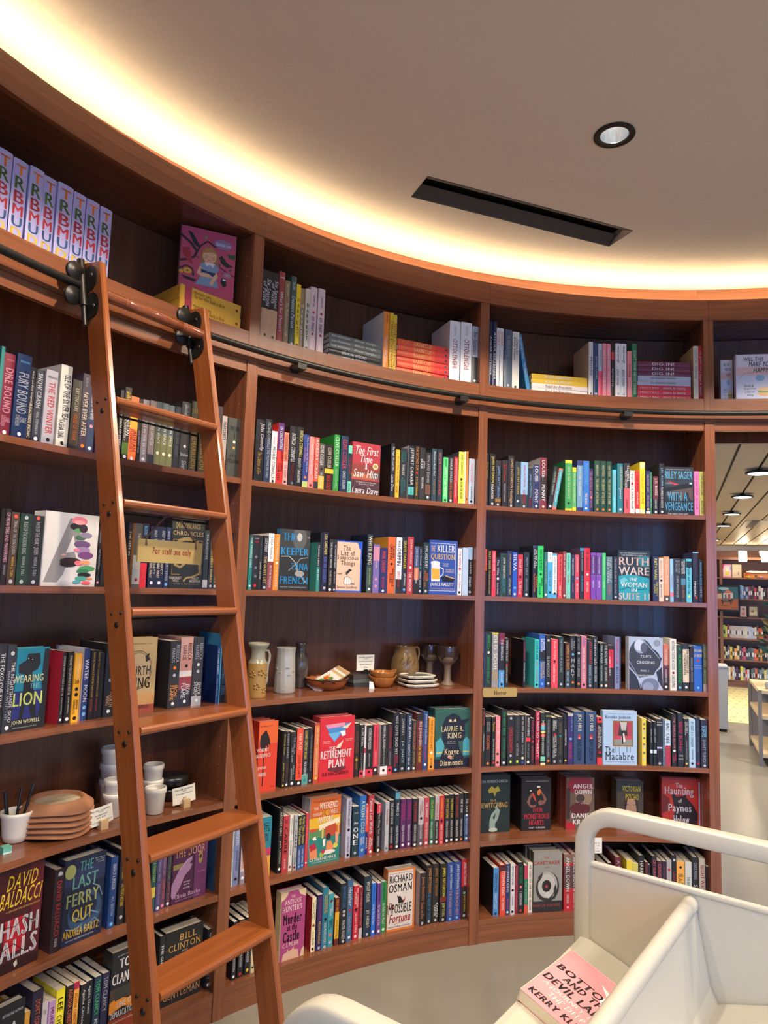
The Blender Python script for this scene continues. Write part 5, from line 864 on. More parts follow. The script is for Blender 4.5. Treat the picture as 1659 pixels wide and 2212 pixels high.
-0.2796 -0.2667 0.200 2a4038 h - 0;JOHN SANDFORD@w,.1,.58,.48;MURDER PREY@4aa8c0,.56,.92,.48
-0.2662 -0.2565 0.213 283056 h - 0;JOHN SANDFORD@f0c860,.06,.52,.45;LETHAL PREY@e0e0a0,.6,.96,.42
-0.2560 -0.2469 0.208 2c58c0 p - 0;SILVA@w,.04,.42,.7;*lb,.8;*w,.94
-0.2461 -0.2362 0.199 c82f48 p - 0;Daniel Silva@w,.12,.48,.45;*k,.53;The Kill Artist@w,.62,.94,.45
-0.2354 -0.2252 0.210 23303a p - 0;PRETTY GIRLS@s,.12,.5,.38;KARIN SLAUGHTER@s,.58,.86,.35;*w,.94
-0.2184 -0.2091 0.243 25242a h 1f2430 0;#2f4a66,0,.04;WE ARE ALL@w,.08,.4,.34,.24;GUILTY HERE@w,.06,.44,.36,-.16;KARIN@o,.6,.8,.3,.24;SLAUGHTER@o,.54,.9,.34,-.16
-0.2083 -0.1976 0.243 35d068 h - 0;VANTAGE POINT@dg,.06,.48,.48;*dg,.55;SARA@dg,.62,.78,.32,.2;SLIGAR@dg,.72,.95,.36,-.15
-0.1968 -0.1902 0.214 33706e p - 0;WHAT THE NIGHT BRINGS@s,.2,.7,.4;*w,.93
-0.1897 -0.1807 0.216 4ab0e0 p - 0;#e8e8ea,0,.22;SALLY SMITH@gy,.05,.16,.4;TRUE FALSE@gy,.4,.75,.5;*k,.88
-0.1801 -0.1714 0.211 5ab0e8 p - 0;#e8ecf0,.05,.9;LISTEN TO THE MAN I LOVE@k,.08,.58,.38;BRIAN DUGAN@k,.6,.84,.38;*k,.9
-0.1709 -0.1622 0.208 e04a50 p - 0;TELL ME WHAT YOU DID@k,.05,.62,.4;EDGAR ALLAN@w,.72,.94,.42
-0.1616 -0.1554 0.222 8a3a44 p - 0;HOW WE SURVIVE@w,.05,.55,.4;*w,.94
-0.1546 -0.1464 0.215 6fd0b8 p - 0;FOUR DEGREES@dg,.05,.4,.4;A WINTER CRIME@co,.45,.65,.4;*s,.93
-0.1456 -0.1386 0.208 2d3052 p - 0;THE COLLECTOR@w,.08,.48,.45;ALICE FEENEY@p,.65,.86,.35
-0.1380 -0.1305 0.209 e04a60 p - 0;SARAH STROHMEYER@w,.05,.4,.4;*lb,.54;WE LOVE@w,.65,.85,.42
-0.1297 -0.1218 0.242 242228 h 58405e 0;#4a80b0,0,.06;PETER HARRISON@s,.08,.45,.4;PETER SWANSON@lb,.55,.85,.4
-0.1210 -0.1097 0.243 d8303e h - 0;THE LIBRARIANS@dr,.03,.45,.55;*w,.52;SHERRY THOMAS@w,.66,.86,.5
-0.1089 -0.0998 0.222 7a48b0 p - 0;#9a72cc,.04,.5;#7a48b0,.05,.49;STRANGE PICTURES@w,.08,.45,.3;UKETSU@w,.6,.75,.3
@C3 s3 0.03
-0.0988 -0.0887 0.222 7a48b0 p - 0;#9a72cc,.05,.5;#7a48b0,.06,.49;STRANGE PICTURES@w,.08,.45,.3;UKETSU@w,.6,.75,.3
-0.0879 -0.0813 0.222 48c878 p - 0;STRANGE HOUSES@w,.08,.48,.36;UKETSU@w,.6,.75,.36
-0.0810 -0.0695 0.206 40687a p - 0;THE LAST MURDER AT@w,.02,.6,.36,.2;THE END OF THE WORLD@w,.02,.62,.36,-.2;STUART TURTON@o,.64,.88,.42
-0.0672 -0.0595 0.207 2a2f44 p - 0;THE WOMAN IN CABIN 10@s,.05,.58,.42;RUTH WARE@s,.64,.85,.35;*s,.93
F -0.0586 -0.0004 0.239 suite 1 0 0.03
0.0043 0.0146 0.214 2a3058 p - 0;RUTH WARE@f0ec60,.05,.52,.48;ONE PERFECT@e8e050,.56,.88,.34,.22;COUPLE@e8e050,.62,.82,.34,-.18
0.0154 0.0235 0.207 ead0c0 p - 0;ONE DEATH AT A TIME@d06a4a,.05,.46,.48;*n,.52;ABBI WAXMAN@4a4a6a,.6,.9,.42
0.0243 0.0337 0.215 e89a72 p - 0;#5a4438,.86,1;The Queen of Poisons@w,.05,.62,.55;*w,.94
0.0345 0.0409 0.205 88bce4 p - 0;LET US DIE@w,.1,.4,.3;SUMMER NIGHT@d87a9a,.35,.66,.4;#e07a8a,.78,.88
0.0414 0.0538 0.208 2b2e36 h - 0;ALL THE COLORS@s,.04,.34,.3,.2;OF THE DARK@s,.04,.32,.3,-.15;CHRIS WHITAKER@s,.4,.9,.36
0.0546 0.0628 0.204 2c3038 p - 0;#5080a0,.45,.6;MY HUSBAND@w,.02,.34,.4,.2;NEXT DOOR@w,.05,.34,.4,-.2;K.L. SLATER@o,.62,.9,.42
0.0633 0.0728 0.208 58b4cc p - 0;#1e2e34,.06,.2;Murder and Other Fun@k,.2,.8,.45;*li,.86
0.0750 0.0855 0.241 23222e h 3a3c64 0;#8ac4ea,.0,.02;STUART WOODS@5a4a6a,.05,.5,.55;FINDERS@w,.58,.88,.3,-.2;*r,.9
0.0863 0.0925 0.206 2a2e38 p - 0;WOMAN IN WHITE@9fd0ee,.06,.6,.5;CHRIS IN@w,.62,.86,.4
@A4 s4 0.035
-1.0685 -1.0586 0.247 2b2c30 h - 0;THE FOXGLOVE KING@w,.1,.7,.5
-1.0585 -1.0487 0.245 33343a h - 0;*s,.1;THE NIGHTSHADE GOD@w,.2,.88,.4,.2;HANNAH WHITTEN@s,.3,.85,.3,-.22;*w,.94
F -1.0482 -1.0100 0.233 lion 1 0 0.035
-0.9938 -0.9886 0.212 212226 h c02838 0;SOMEONE YOU CAN BUILD A NEST IN@c,.05,.6,.48;JOHN WISWELL@c,.63,.87,.36;*w,.94
-0.9872 -0.9800 0.213 212226 p - 0;SOMEONE YOU CAN BUILD A NEST IN@c,.05,.6,.45;JOHN WISWELL@c,.63,.87,.34;*w,.94
-0.9789 -0.9702 0.207 f2ac2e p - 0;HAMMAJANG@c,.06,.36,.5;Luck@k,.36,.45,.5;*k,.52;*k,.6;MAKANA@k,.68,.82,.3,.2;YAMAMOTO@k,.67,.88,.34,-.2;*k,.94
-0.9663 -0.9581 0.220 2e3c6e h d8d6da 0;WATER@w,.15,.44,.6;MOON@w,.51,.74,.6;*lb,.82;*lb,.91
-0.9574 -0.9505 0.213 232024 p - 0;BRIGHTER THAN SCALE SWIFTER THAN FLAME@ye,.03,.68,.35;NEON YANG@d84a50,.7,.88,.35
-0.9499 -0.9441 0.212 232024 p - 0;BRIGHTER THAN SCALE SWIFTER THAN FLAME@ye,.03,.68,.35;NEON YANG@d84a50,.7,.88,.35
-0.9434 -0.9386 0.203 2a2728 p - 0
-0.9382 -0.9253 0.232 262727 h - 0;REBECCA YARROS@c,.06,.3,.5;*s,.5;FOURTH@e0b48a,.66,.86,.36,.2;WING@e0b48a,.7,.84,.36,-.15;*w,.92
-0.9249 -0.9211 0.200 2a2728 p - 0
@A4 s4 0.035
F -0.9055 -0.8685 0.246 fourthwing 1 0 0.035
-0.8499 -0.8348 0.230 2d2e31 p 33312f 0;REBECCA@s,.06,.32,.32,.22;YARROS@s,.1,.32,.32,-.18;*o,.4;*s,.51;IRON@f0a860,.66,.82,.36,.2;FLAME@f0a860,.66,.88,.36,-.15;*w,.93
-0.8338 -0.8152 0.240 c98d7d h - 0;#d0a090,.0,.3;#d9d0c8,.48,.56;#8a3a44,.57,.75;#2a2c38,.75,1;REBECCA@884a40,.08,.33,.32,.22;YARROS@884a40,.1,.32,.32,-.18;*k,.41;IRON@w,.68,.82,.36,.2;FLAME@w,.66,.87,.36,-.15;*w,.92
-0.8145 -0.7991 0.239 3a3b3f h - 0;REBECCA@s,.08,.33,.32,.22;YARROS@s,.1,.32,.32,-.18;*w,.4;*s,.5;ONYX@w,.66,.84,.36,.2;STORM@w,.65,.86,.36,-.15;#b0b0b4,.86,1;*w,.92
-0.7782 -0.7739 0.206 1f3a72 h 1c3468 0;THE NAIMALL MARKET@w,.05,.5,.5;RAN FUKADA@s,.55,.9,.4
-0.7735 -0.7714 0.249 3f8ab0 h 3a7fa5 0
-0.7707 -0.7613 0.188 22252b p - 0;LEONARDO DRIVE@5a9ab8,.3,.85,.6
@B5 s5 0.03
F -0.7051 -0.6743 0.259 masterpiece 3 0 0.03
-0.6652 -0.6604 0.215 1f1d22 p 231d26 0;Everybody Knows@f0dc50,.06,.42,.55;Jordan Harper@f0dc50,.54,.9,.5;*ye,.95
-0.6592 -0.6529 0.211 2a2426 p - 0;ROBERT HARRIS@s,.04,.48,.5;CONCLAVE@8a4a30,.55,.82,.45;*w,.95
-0.6522 -0.6430 0.208 252628 p - 0;THE GIRL ON@s,.1,.4,.32,.2;THE TRAIN@s,.28,.55,.32,-.15;PAULA@s,.62,.78,.3,.2;HAWKINS@s,.67,.88,.3,-.15;*w,.94
-0.6425 -0.6317 0.220 e8503a h 20302a 0;FAIR PLAY@c,.1,.38,.5;LOUISE HEGARTY@dr,.47,.86,.45;#222224,.9,1;*w,.95
-0.6306 -0.6200 0.214 252836 p - 0;#5a9a90,.82,1;DOWN CEMETERY ROAD@f0dc50,.04,.55,.45;MICK HERRON@w,.6,.84,.45;*t,.93
-0.6193 -0.6133 0.214 24262a p - 0;THE MURDER AT THE VICARAGE@s,.12,.78,.3;*s,.95
-0.6124 -0.6037 0.234 b8503c h 6a2a30 0;#d87a48,.05,.93;ANNE HILLERMAN@c,.08,.36,.4;SHADOW OF THE SOLSTICE@c,.42,.86,.4;*ye,.92
F -0.6030 -0.5418 0.251 retirement 2 0 0.03
-0.5408 -0.5323 0.216 2a2522 p - 0;MAGPIE MURDERS@8a5a40,.16,.55,.6;*gd,.68;ANTHONY HOROWITZ@gd,.62,.86,.3
-0.5316 -0.5239 0.209 262524 p - 0;#d83858,.88,1;A LINE TO KILL@w,.06,.42,.45;anthony horowitz@s,.54,.88,.35;*k,.94
-0.5233 -0.5194 0.205 e0dfdf p - 0;#c02850,.45,.55
@B5 s5 0.03
-0.5208 -0.5080 0.205 252426 p d8d6d6 0;#d83850,.87,1;MOONFLOWER MURDERS@w,.06,.48,.42;anthony horowitz@s,.56,.82,.35;*k,.93
-0.5072 -0.4988 0.206 d83c50 p - 0;THE SENTENCE IS DEATH@dr,.05,.5,.35;anthony horowitz@w,.55,.8,.35;#2a2628,.84,1;*w,.9
-0.4953 -0.4826 0.204 28272a p d6d6da 0;#e4e4e6,.84,1;MARBLE HALL MURDERS@w,.02,.48,.35;anthony horowitz@s,.48,.82,.35;*k,.92
-0.4818 -0.4737 0.206 332a30 p - 0;#d83850,.86,1;THE WORD IS MURDER@d83850,.06,.5,.42;anthony horowitz@s,.56,.84,.35;*k,.93
-0.4723 -0.4615 0.249 201f28 h 23232a 0;NOT QUITE DEAD YET@w,.05,.7,.5;HOLLY@d84068,.72,.84,.3,.22;JACKSON@d84068,.7,.9,.34,-.15;*lb,.95
-0.4604 -0.4495 0.242 24262c h - 0;OVERKILL@s,.08,.38,.42;J.A. JANCE@9fd0d8,.46,.84,.45;*s,.94
-0.4478 -0.4380 0.241 2c3c50 h - 0;LISA JEWELL@w,.04,.5,.5;DON'T LET HIM IN@w,.53,.88,.38;*w,.95
-0.4372 -0.4300 0.212 3a3a38 p - 0;THEN SHE WAS GONE@e8805a,.05,.58,.5;LISA JEWELL@ye,.62,.9,.35;*c,.95
-0.4295 -0.4182 0.240 6a2a28 h - 0;IRIS JOHANSEN@w,.14,.56,.55;ON THE HUNT@f0d840,.58,.86,.45;#2a2426,.0,.12
-0.4171 -0.4083 0.247 2c4880 h - 0;JONATHAN KELLERMAN@w,.04,.56,.48;OPEN SEASON@e05060,.58,.84,.4;*w,.91
-0.4072 -0.3970 0.219 f09c34 p - 0;MURDER AT GULLS NEST@7a4a1a,.05,.62,.4;*w,.68;JESS KIDD@7a4a1a,.78,.92,.4;*k,.95
F -0.3965 -0.3305 0.256 knave 2 0 0.035
@C4 s4 0.02
-0.3104 -0.3083 0.250 28406a h - 0
-0.3077 -0.2961 0.247 262c2e h - 0;WHISTLE@3fae64,.04,.3,.55;*c,.36;LINWOOD BARCLAY@3fae64,.44,.92,.48
-0.2950 -0.2833 0.247 8e8c92 h - 0;#c8b838,0,.03;OLD SOUL@f0ecd0,.04,.7,.6;SUSAN@ye,.72,.86,.3,.22;BARKER@ye,.7,.88,.3,-.18
-0.2822 -0.2711 0.246 28242e h - 0;#722a40,0,.2;#4a90c8,.68,1;THE UNVEILING@w,.12,.5,.42;QUAN BARRY@w,.72,.9,.4;*k,.94
-0.2700 -0.2637 0.223 262627 p - 0;TENDER IS THE FLESH@w,.04,.46,.6;*r,.54;AGUSTINA BAZTERRICA@c,.55,.9,.4
-0.2361 -0.2315 0.218 232124 p 1d1a1e 0;THE UNWORTHY@e0405a,.05,.45,.6;AGUSTINA BAZTERRICA@w,.48,.88,.5
-0.2149 -0.2066 0.220 3fc0c0 h - 0;OLIVIE BLAKE@1f4a50,.03,.42,.55;GIRL DINNER@d080a0,.44,.88,.5;*k,.94
-0.2055 -0.1944 0.242 2c60b8 h - 0;#2a2c34,.3,.5;KARMA@w,.08,.3,.36,.22;BROWN@w,.08,.32,.36,-.16;MOTHER IS@ye,.52,.82,.36,.22;WATCHING@ye,.52,.84,.36,-.16;*lb,.93
-0.1939 -0.1850 0.240 28292c p - 0;*s,.1;SLEWFOOT@s,.4,.8,.55;*s,.92
-0.1834 -0.1710 0.221 ea4858 p - 0;Burman Can Jump@w,.04,.42,.4;*k,.46;Grumblin Summer@w,.52,.9,.4
-0.1702 -0.1605 0.234 24343a p - 0;THE POSSESSION OF ALBA DIAZ@s,.04,.7,.42;ISABEL CANAS@r,.74,.84,.4;*s,.93
-0.1570 -0.1482 0.206 50302c p - 0;#304a5a,.6,1;VAMPIRES OF EL NORTE@f0c060,.04,.6,.55;ISABEL CANAS@w,.64,.86,.4;*s,.93
-0.1474 -0.1375 0.239 25262a p - 0;NAT@s,.1,.25,.32,.2;CASSIDY@s,.06,.28,.34,-.18;*lb,.36;M A R Y@s,.43,.82,.62;*o,.9
-0.1367 -0.1289 0.238 25262a p - 0;NAT CASSIDY@s,.04,.28,.42;*s,.33;NESTLINGS@s,.42,.78,.55;*o,.92
-0.1281 -0.1180 0.240 c8788a p - 0;CASSIDY@8a90d8,.04,.18,.5;WAKE UP AND OPEN YOUR EYES@w,.22,.88,.42;*k,.94
-0.1169 -0.1060 0.225 232c36 p - 0;JOE CHIANAKAS@e85048,.04,.5,.6;DARKNESS CALLS@bcd4ec,.53,.9,.45;*s,.95
-0.1052 -0.0982 0.238 25303a p - 0;memorials@e8e8e8,.06,.55,.7;RICHARD CHIZMAR@w,.58,.88,.6
@C4 s4 0.02
-0.0943 -0.0872 0.208 283432 p - 0;THIN PLACES@w,.04,.44,.5;KAY CHRONISTER@w,.5,.84,.42;*c,.94
-0.0864 -0.0779 0.209 2c302c p - 0;THE BOG WIFE@w,.04,.48,.55;KAY CHRONISTER@w,.54,.84,.42;*c,.94
-0.0773 -0.0688 0.200 d83a4e p - 0;#2a282c,.0,.1;#2a282c,.52,1;DIAVOLA@dr,.12,.42,.4;KIRK CURRY@w,.08,.9,.3,-.3
-0.0665 -0.0578 0.239 7a86b0 h - 0;ROBIN COOK@e0406a,.05,.52,.5;BELLEVUE@3a3a50,.58,.9,.5
-0.0569 -0.0550 0.241 3a4560 h - 0
F -0.0404 0.0198 0.241 crossing 1 0 0.045
0.0209 0.0299 0.212 c8705a p - 0;#5a2a3a,.45,.7;#2a2428,.7,1;THE ELEMENTARY@w,.1,.48,.5;MOHAMMED OTD@w,.54,.84,.4;*w,.93
0.0324 0.0438 0.238 e2e0d8 p - 0;NOTHING TASTES AS GOOD@k,.04,.6,.45;*dr,.66;LUKE DUMAS@k,.7,.95,.5
0.0446 0.0533 0.212 2a3630 p - 0;#1@3fd070,.06,.12,.5;HUNGERSTONE@30c050,.22,.84,.62;*lb,.93
0.0541 0.0651 0.219 2a2c36 h - 0;#d8c8b0,.12,.82;THE POSSIBILITY OF@k,.13,.62,.4,.2;TENDERNESS@k,.2,.66,.4,-.15;*w,.92
0.0662 0.0729 0.207 25242c p - 0;ELLIS@7a2a3a,.04,.2,.5;AMERICAN PSYCHO@s,.25,.8,.5
0.0740 0.0881 0.209 2a60c0 h - 0;OUR SHARE@f0d890,.06,.14,.8;OF NIGHT@f0d890,.17,.25,.8;*r,.32;MARIANA@s,.42,.45,.7;ENRIQUEZ@s,.47,.5,.7;*lb,.92
0.0900 0.0961 0.220 4a5a50 h - 0;VIRGINIA FIEND@c8e0a0,.06,.48,.55;VIRGINIA FEITO@c8e0a0,.54,.84,.5;#b09aa0,.85,1
@C5 s5 0.015
-0.3103 -0.3055 0.253 2a2a2c p - 0;SIR PATRICK@e0502e,.05,.28,.6;Honeysuckle@w,.42,.75,.6
-0.3041 -0.2944 0.217 25262a p - 0;GRETCHEN@s,.1,.3,.3,.2;FELKER-MARTIN@s,.1,.3,.3,-.18;CUCKOO@f07840,.38,.66,.6;*o,.94
-0.2936 -0.2861 0.216 25262a p - 0;Manhunt@ye,.1,.3,.5;GRETCHEN FELKER MARTIN@c,.44,.86,.35;*r,.92
-0.2856 -0.2770 0.219 f08a90 p - 0;JUST LIKE HOME@w,.08,.66,.55;*k,.76;*k,.93
-0.2759 -0.2662 0.250 23262a h 1f2d2c 0;THE NIGHT BIRDS@40b870,.04,.46,.5;CHRISTOPHER GOLDEN@40b870,.5,.86,.42;*w,.94
-0.2649 -0.2517 0.223 26282c p - 0;*s,.06;OVERGROWTH@d8403c,.24,.74,.5;*s,.8;*li,.92
-0.2509 -0.2405 0.222 2a2c2e p - 0;ROSE OF JERICHO@gy,.06,.5,.45;ALEX GRECIAN@s,.56,.8,.38;*li,.92
-0.2394 -0.2308 0.222 26272a p - 0;eat the ones you love@w,.03,.55,.5;SARAH MARIA GRIFFIN@s,.6,.78,.4;*c,.86;*b,.95
-0.2290 -0.2209 0.221 25252a p d0d0d4 0;MARTHA GRIMES@w,.05,.42,.5;#d83a40,.45,.53;THE RED QUEEN@s,.57,.86,.42;*w,.94
-0.2201 -0.2134 0.207 2c2428 p - 0;YOUR LONELY BITE@e0507a,.04,.44,.5;*r,.5;RACHEL HARRISON@d85a70,.6,.9,.45
-0.2118 -0.2035 0.240 b02a48 h 262428 0;RACHEL HARRISON@w,.04,.38,.5;SO THIRSTY@w,.4,.86,.55;#6a2a38,.9,1
-0.2027 -0.1939 0.232 25302c p - 0;#d85a50,.2,.24;#58a0b8,.24,.34;#e8d060,.36,.39;#e05a50,.41,.46;MY BEST FRIEND'S EXORCISM@w,.15,.8,.45;#7ac8b0,.84,.93;#e8d8a0,.96,1
-0.1928 -0.1827 0.233 26292e p - 0;#c8c070,.06,.08;THE SOUTHERN BOOK CLUBS GUIDE TO SLAYING VAMPIRES@s,.14,.86,.34;*o,.93
-0.1819 -0.1718 0.210 26272a p - 0;GRADY@w,.06,.24,.34,.2;HENDRIX@w,.05,.28,.36,-.16;*r,.36;HOW TO SELL A@w,.38,.82,.34,.2;HAUNTED HOUSE@w,.4,.85,.36,-.15;*s,.93
-0.1710 -0.1606 0.213 2a2c2e p - 0;GRADY HENDRIX@8a7a58,.12,.35,.45;*t,.4;Witchcraft for Wayward Girls@8a7a58,.42,.8,.55;*gy,.93
-0.1593 -0.1532 0.223 25252a h - 0;HORRORSTOR@w,.3,.62,.5;*ye,.92
-0.1527 -0.1426 0.230 3a2a68 h - 0;#b8b4b8,0,.05;THE DEAD TAKE THE@lb,.05,.36,.36,.2;*lb,.5;CHASING THE DARK@e05078,.57,.88,.45
-0.1415 -0.1215 0.238 34486e h - 0;JOE HILL@f0ecd0,.05,.38,.42;*r,.46;*co,.5;KING SORROW@1f2638,.53,.93,.42
-0.1196 -0.1004 0.239 34486e h - 0;JOE HILL@f0ecd0,.05,.38,.42;*r,.46;*co,.5;KING SORROW@1f2638,.53,.93,.42
@C5 s5 0.015
-0.0988 -0.0893 0.214 d83a42 p - 0;#2a2428,.12,.85;*k,.05;WE'LL MAKE A@w,.2,.62,.36,.2;SPECTACLE OF YOU@w,.18,.66,.36,-.18;*r,.75
F -0.0887 -0.0273 0.244 macabre 1 0 0.03
-0.0183 -0.0108 0.212 f0d048 p e8d070 0;*gy,.12;*gy,.22;*s,.3;*gy,.42;*gy,.55;*s,.62;*gy,.74;*s,.87
-0.0040 0.0009 0.197 1f2428 p - 0;GREEN ARMY@s,.15,.48,.5;#c8d4e6,.64,.72
0.0015 0.0072 0.199 1f2428 p - 0;GREEN ARMY@s,.15,.48,.5;#c8d4e6,.64,.72
0.0080 0.0173 0.212 22252a p - 0;Shirley@w,.05,.09,.8;Jackson@w,.1,.15,.8;#8a8ac8,.61,.64;#e8e8e8,.6,.61;*s,.95
0.0178 0.0214 0.215 58708c p - 0;STRANGE BUILDINGS@s,.1,.5,.4;HIDE AND DIE@w,.55,.8,.6
0.0219 0.0314 0.207 bcd0e4 p - 0;#a83850,.55,1;BAD CREE@3a4a5a,.06,.5,.62;JESSICA JOHNS@e0506a,.58,.9,.6
0.0335 0.0411 0.238 25262c h 1f2a2c 0;THE TERRORS BELOW@e88a90,.06,.66,.5;*w,.7;STEPHEN@hp,.74,.88,.36,.22;GRAHAM JONES@hp,.8,.92,.36,-.2
0.0435 0.0534 0.243 262a36 h 2a3444 0;BURIED DEEP@e04068,.16,.38,.6;Killer@e04068,.42,.72,.5;STEPHEN@s,.77,.81,.6;GRAHAM JONES@s,.83,.88,.7
0.0555 0.0622 0.218 25262a p - 0;THE ONLY@w,.06,.3,.34,.2;GOOD INDIANS@w,.06,.34,.36,-.2;STEPHEN GRAHAM JONES@s,.45,.85,.4;*ye,.93
0.0630 0.0733 0.218 a8c8e4 p - 0;MY HEART IS A CHAINSAW@4a5a70,.05,.58,.5;GRAHAM JONES@4a5a70,.62,.84,.4;*k,.92
0.0744 0.0821 0.225 2a3248 h - 0;THE BEST OF WE DIE@6a7488,.06,.7,.4;*r,.92
0.0831 0.0942 0.218 2a2e42 p - 0;STEPHEN@8fd0f0,.12,.35,.36,.2;KING@8fd0f0,.14,.36,.42,-.15;DON'T FLINCH@s,.42,.9,.45;*s,.95
@A6 s6 0.035
F -1.0533 -0.9961 0.285 ashfalls 1 0 0.04
-0.9827 -0.9712 0.235 2a2022 h 40282a 0;THE NEW@w,.03,.1,.4;DAVID BALDACCI@d8424e,.14,.8,.5;TO DIE FOR@w,.83,.93,.5;*s,.05
F -0.9699 -0.9195 0.249 ferry 1 0 0.04
-0.9115 -0.9024 0.217 24457c h 24457c 0;DEATH OF A SMUGGLER@w,.1,.46,.5;M.C. BEATON@s,.56,.82,.4;*lb,.94
-0.8992 -0.8899 0.231 25262a h - 0;THE MEDICI RETURN@ye,.45,.75,.5;STEVE BERRY@ye,.2,.4,.5;*s,.9
-0.8895 -0.8822 0.212 28282c p - 0
@A6 s6 0.035
-0.8567 -0.8498 0.165 2f5a58 h - 0;A COLD CLAY@li,.02,.4,.5;#d8c050,.5,.7
-0.8490 -0.8420 0.175 50497a h - 0;TWILIGHT FALLS@s,.06,.44,.5;JULIANA BLACK@c8a0a8,.5,.88,.5;*w,.94
-0.8411 -0.8341 0.175 6a4860 h - 0;STRANGE LAKE@b8a8c8,.06,.38,.5;JULIANA BLACK@e87a50,.46,.82,.5;*p,.94
-0.8334 -0.8266 0.175 43384c h - 0;VINEYARD COURT@8aa060,.06,.5,.5;JULIANA BLACK@d8705a,.54,.9,.5;*w,.94
F -0.8263 -0.7758 0.217 door 1 0 0.03
-0.7643 -0.7579 0.184 2a2f3c h 3a5a80 0;THE GREY WOLF@a0b0a0,.05,.35,.55;*w,.45;RHYS BOWEN@c,.52,.84,.55;*w,.93
@B6 s6 0.03
-0.7392 -0.7358 0.236 b8c8cc p - 0;THE PLOT@k,.4,.6,.5;JEAN HANFF@5a7a78,.64,.78,.5
-0.7354 -0.7270 0.241 7a84a8 h - 0;SEQUEL@w,.2,.42,.62;JEAN HANFF KORELITZ@4a5070,.48,.78,.55;*k,.9
-0.7247 -0.7173 0.219 8a8290 p - 0;#c8b8b8,.3,.8;MURDERS@r,.5,.75,.5;*w,.9
-0.7162 -0.7102 0.215 3a3a50 p - 0
@B6 s6 0.03
-0.6929 -0.6764 0.219 2a8090 p - 0;#d8a040,.65,1;LAST@1f4a58,.1,.25,.6;HOTEL@k,.28,.42,.6;#b83a6a,.52,.64
-0.6651 -0.6583 0.240 232021 h 201d1e 0;HATCHET GIRLS@c,.06,.42,.55;JOE R. LANSDALE@c,.5,.85,.55;*w,.93
-0.6576 -0.6485 0.209 b83a40 p - 0;LE@k,.08,.13,.5;CARRE@k,.16,.72,.6;CALL FOR THE DEAD@w,.76,.94,.6
-0.6467 -0.6409 0.208 dcd8cc p - 0;JOHN LE CARRE@gy,.06,.34,.42;SILVERVIEW@gy,.46,.72,.5;*dr,.93
-0.6400 -0.6338 0.205 a8aaac p - 0;LE@k,.08,.13,.5;CARRE@k,.16,.72,.6;THE SPY WHO@4a4a4c,.76,.9,.5;*dr,.95
-0.6335 -0.6270 0.201 28303c p - 0;#34508c,.57,1;Murder Takes a Vacation@f0e060,.04,.54,.6;LAURA LIPPMAN@w,.64,.9,.4;*lb,.95
-0.6266 -0.6203 0.200 28303c p - 0;#34508c,.57,1;Murder Takes a Vacation@f0e060,.04,.54,.6;LAURA LIPPMAN@w,.64,.9,.4;*lb,.95
-0.6198 -0.6152 0.204 d03c48 p - 0;Finlay Donovan@e8b0b0,.1,.7,.5;*w,.92
F -0.6140 -0.5612 0.256 weekend 2 0 0.03
-0.5503 -0.5414 0.234 b8b8cc h b4b4c8 0;THE BURNING LIBRARY@3a3a4a,.03,.48,.42;*k,.53;GILLY MACMILLAN@4a4a58,.64,.9,.38;*k,.95
-0.5397 -0.5283 0.199 1f3a48 p - 0;JOHN MARRS@s,.1,.18,.5;the@w,.3,.36,.5;O N E@w,.4,.78,.75;*s,.92
-0.5278 -0.5171 0.238 2a6ab8 h - 0;A KILLING COLD@e8f0a0,.08,.62,.6;KATE ALICE@w,.68,.8,.32,.2;MARSHALL@w,.69,.82,.32,-.15;*s,.9
-0.5163 -0.5112 0.199 e0482e p - 0;#28306c,.55,1;WHEN I WAS YOU@w,.06,.4,.5;AMBER@w,.6,.95,.5
@B6 s6 0.03
-0.5115 -0.5018 0.234 b23a42 h - 0;Famous Last Words@w,.06,.66,.55;GILLIAN@w,.74,.86,.34,.2;MCALLISTER@w,.72,.92,.36,-.15;*w,.96
-0.4972 -0.4887 0.196 2a2426 p - 0;#c83048,0,.2;Wrong Place Wrong Time@w,.03,.62,.45;GILLIAN MCALLISTER@w,.66,.88,.4;*w,.95
-0.4820 -0.4748 0.199 b0b2b8 p a9b4c8 0;THE BOYFRIEND@c84048,.14,.46,.5;FREIDA McFADDEN@w,.52,.86,.38;*gy,.94
-0.4738 -0.4650 0.202 232326 p - 0;THE LOCKED DOOR@w,.05,.48,.5;FREIDA McFADDEN@w,.54,.86,.38;*r,.93
-0.4639 -0.4554 0.238 28323c h 2a4260 0;#5a98b0,.02,.14;WARD D@w,.2,.42,.5;FREIDA McFADDEN@w,.6,.9,.38;*w,.95
-0.4541 -0.4440 0.202 54275c p - 0;THE DIVORCE@d83a78,.08,.42,.5;FREIDA McFADDEN@w,.53,.86,.38;*w,.93
-0.4429 -0.4333 0.200 54275c p - 0;THE DIVORCE@d83a78,.08,.42,.5;FREIDA McFADDEN@w,.53,.86,.38;*w,.93
-0.4328 -0.4234 0.200 252428 p - 0;THE COWORKER@e03a58,.06,.48,.5;FREIDA McFADDEN@w,.54,.88,.38;*w,.95
-0.4226 -0.4129 0.200 b4aeb2 p - 0;#58505a,.55,1;HOUSEMAID@b03a48,.06,.28,.3,.2;IS WATCHING@b03a48,.14,.35,.32,-.15;*k,.42;FREIDA McFADDEN@w,.52,.84,.38;*w,.94
-0.4113 -0.4024 0.198 b84450 p - 0;THE TENANT@w,.1,.42,.5;FREIDA McFADDEN@w,.52,.86,.38;*w,.95
-0.4016 -0.3938 0.199 2c6448 p - 0;DEAR DEBBIE@c8e050,.07,.46,.5;FREIDA McFADDEN@w,.52,.86,.38;*w,.94
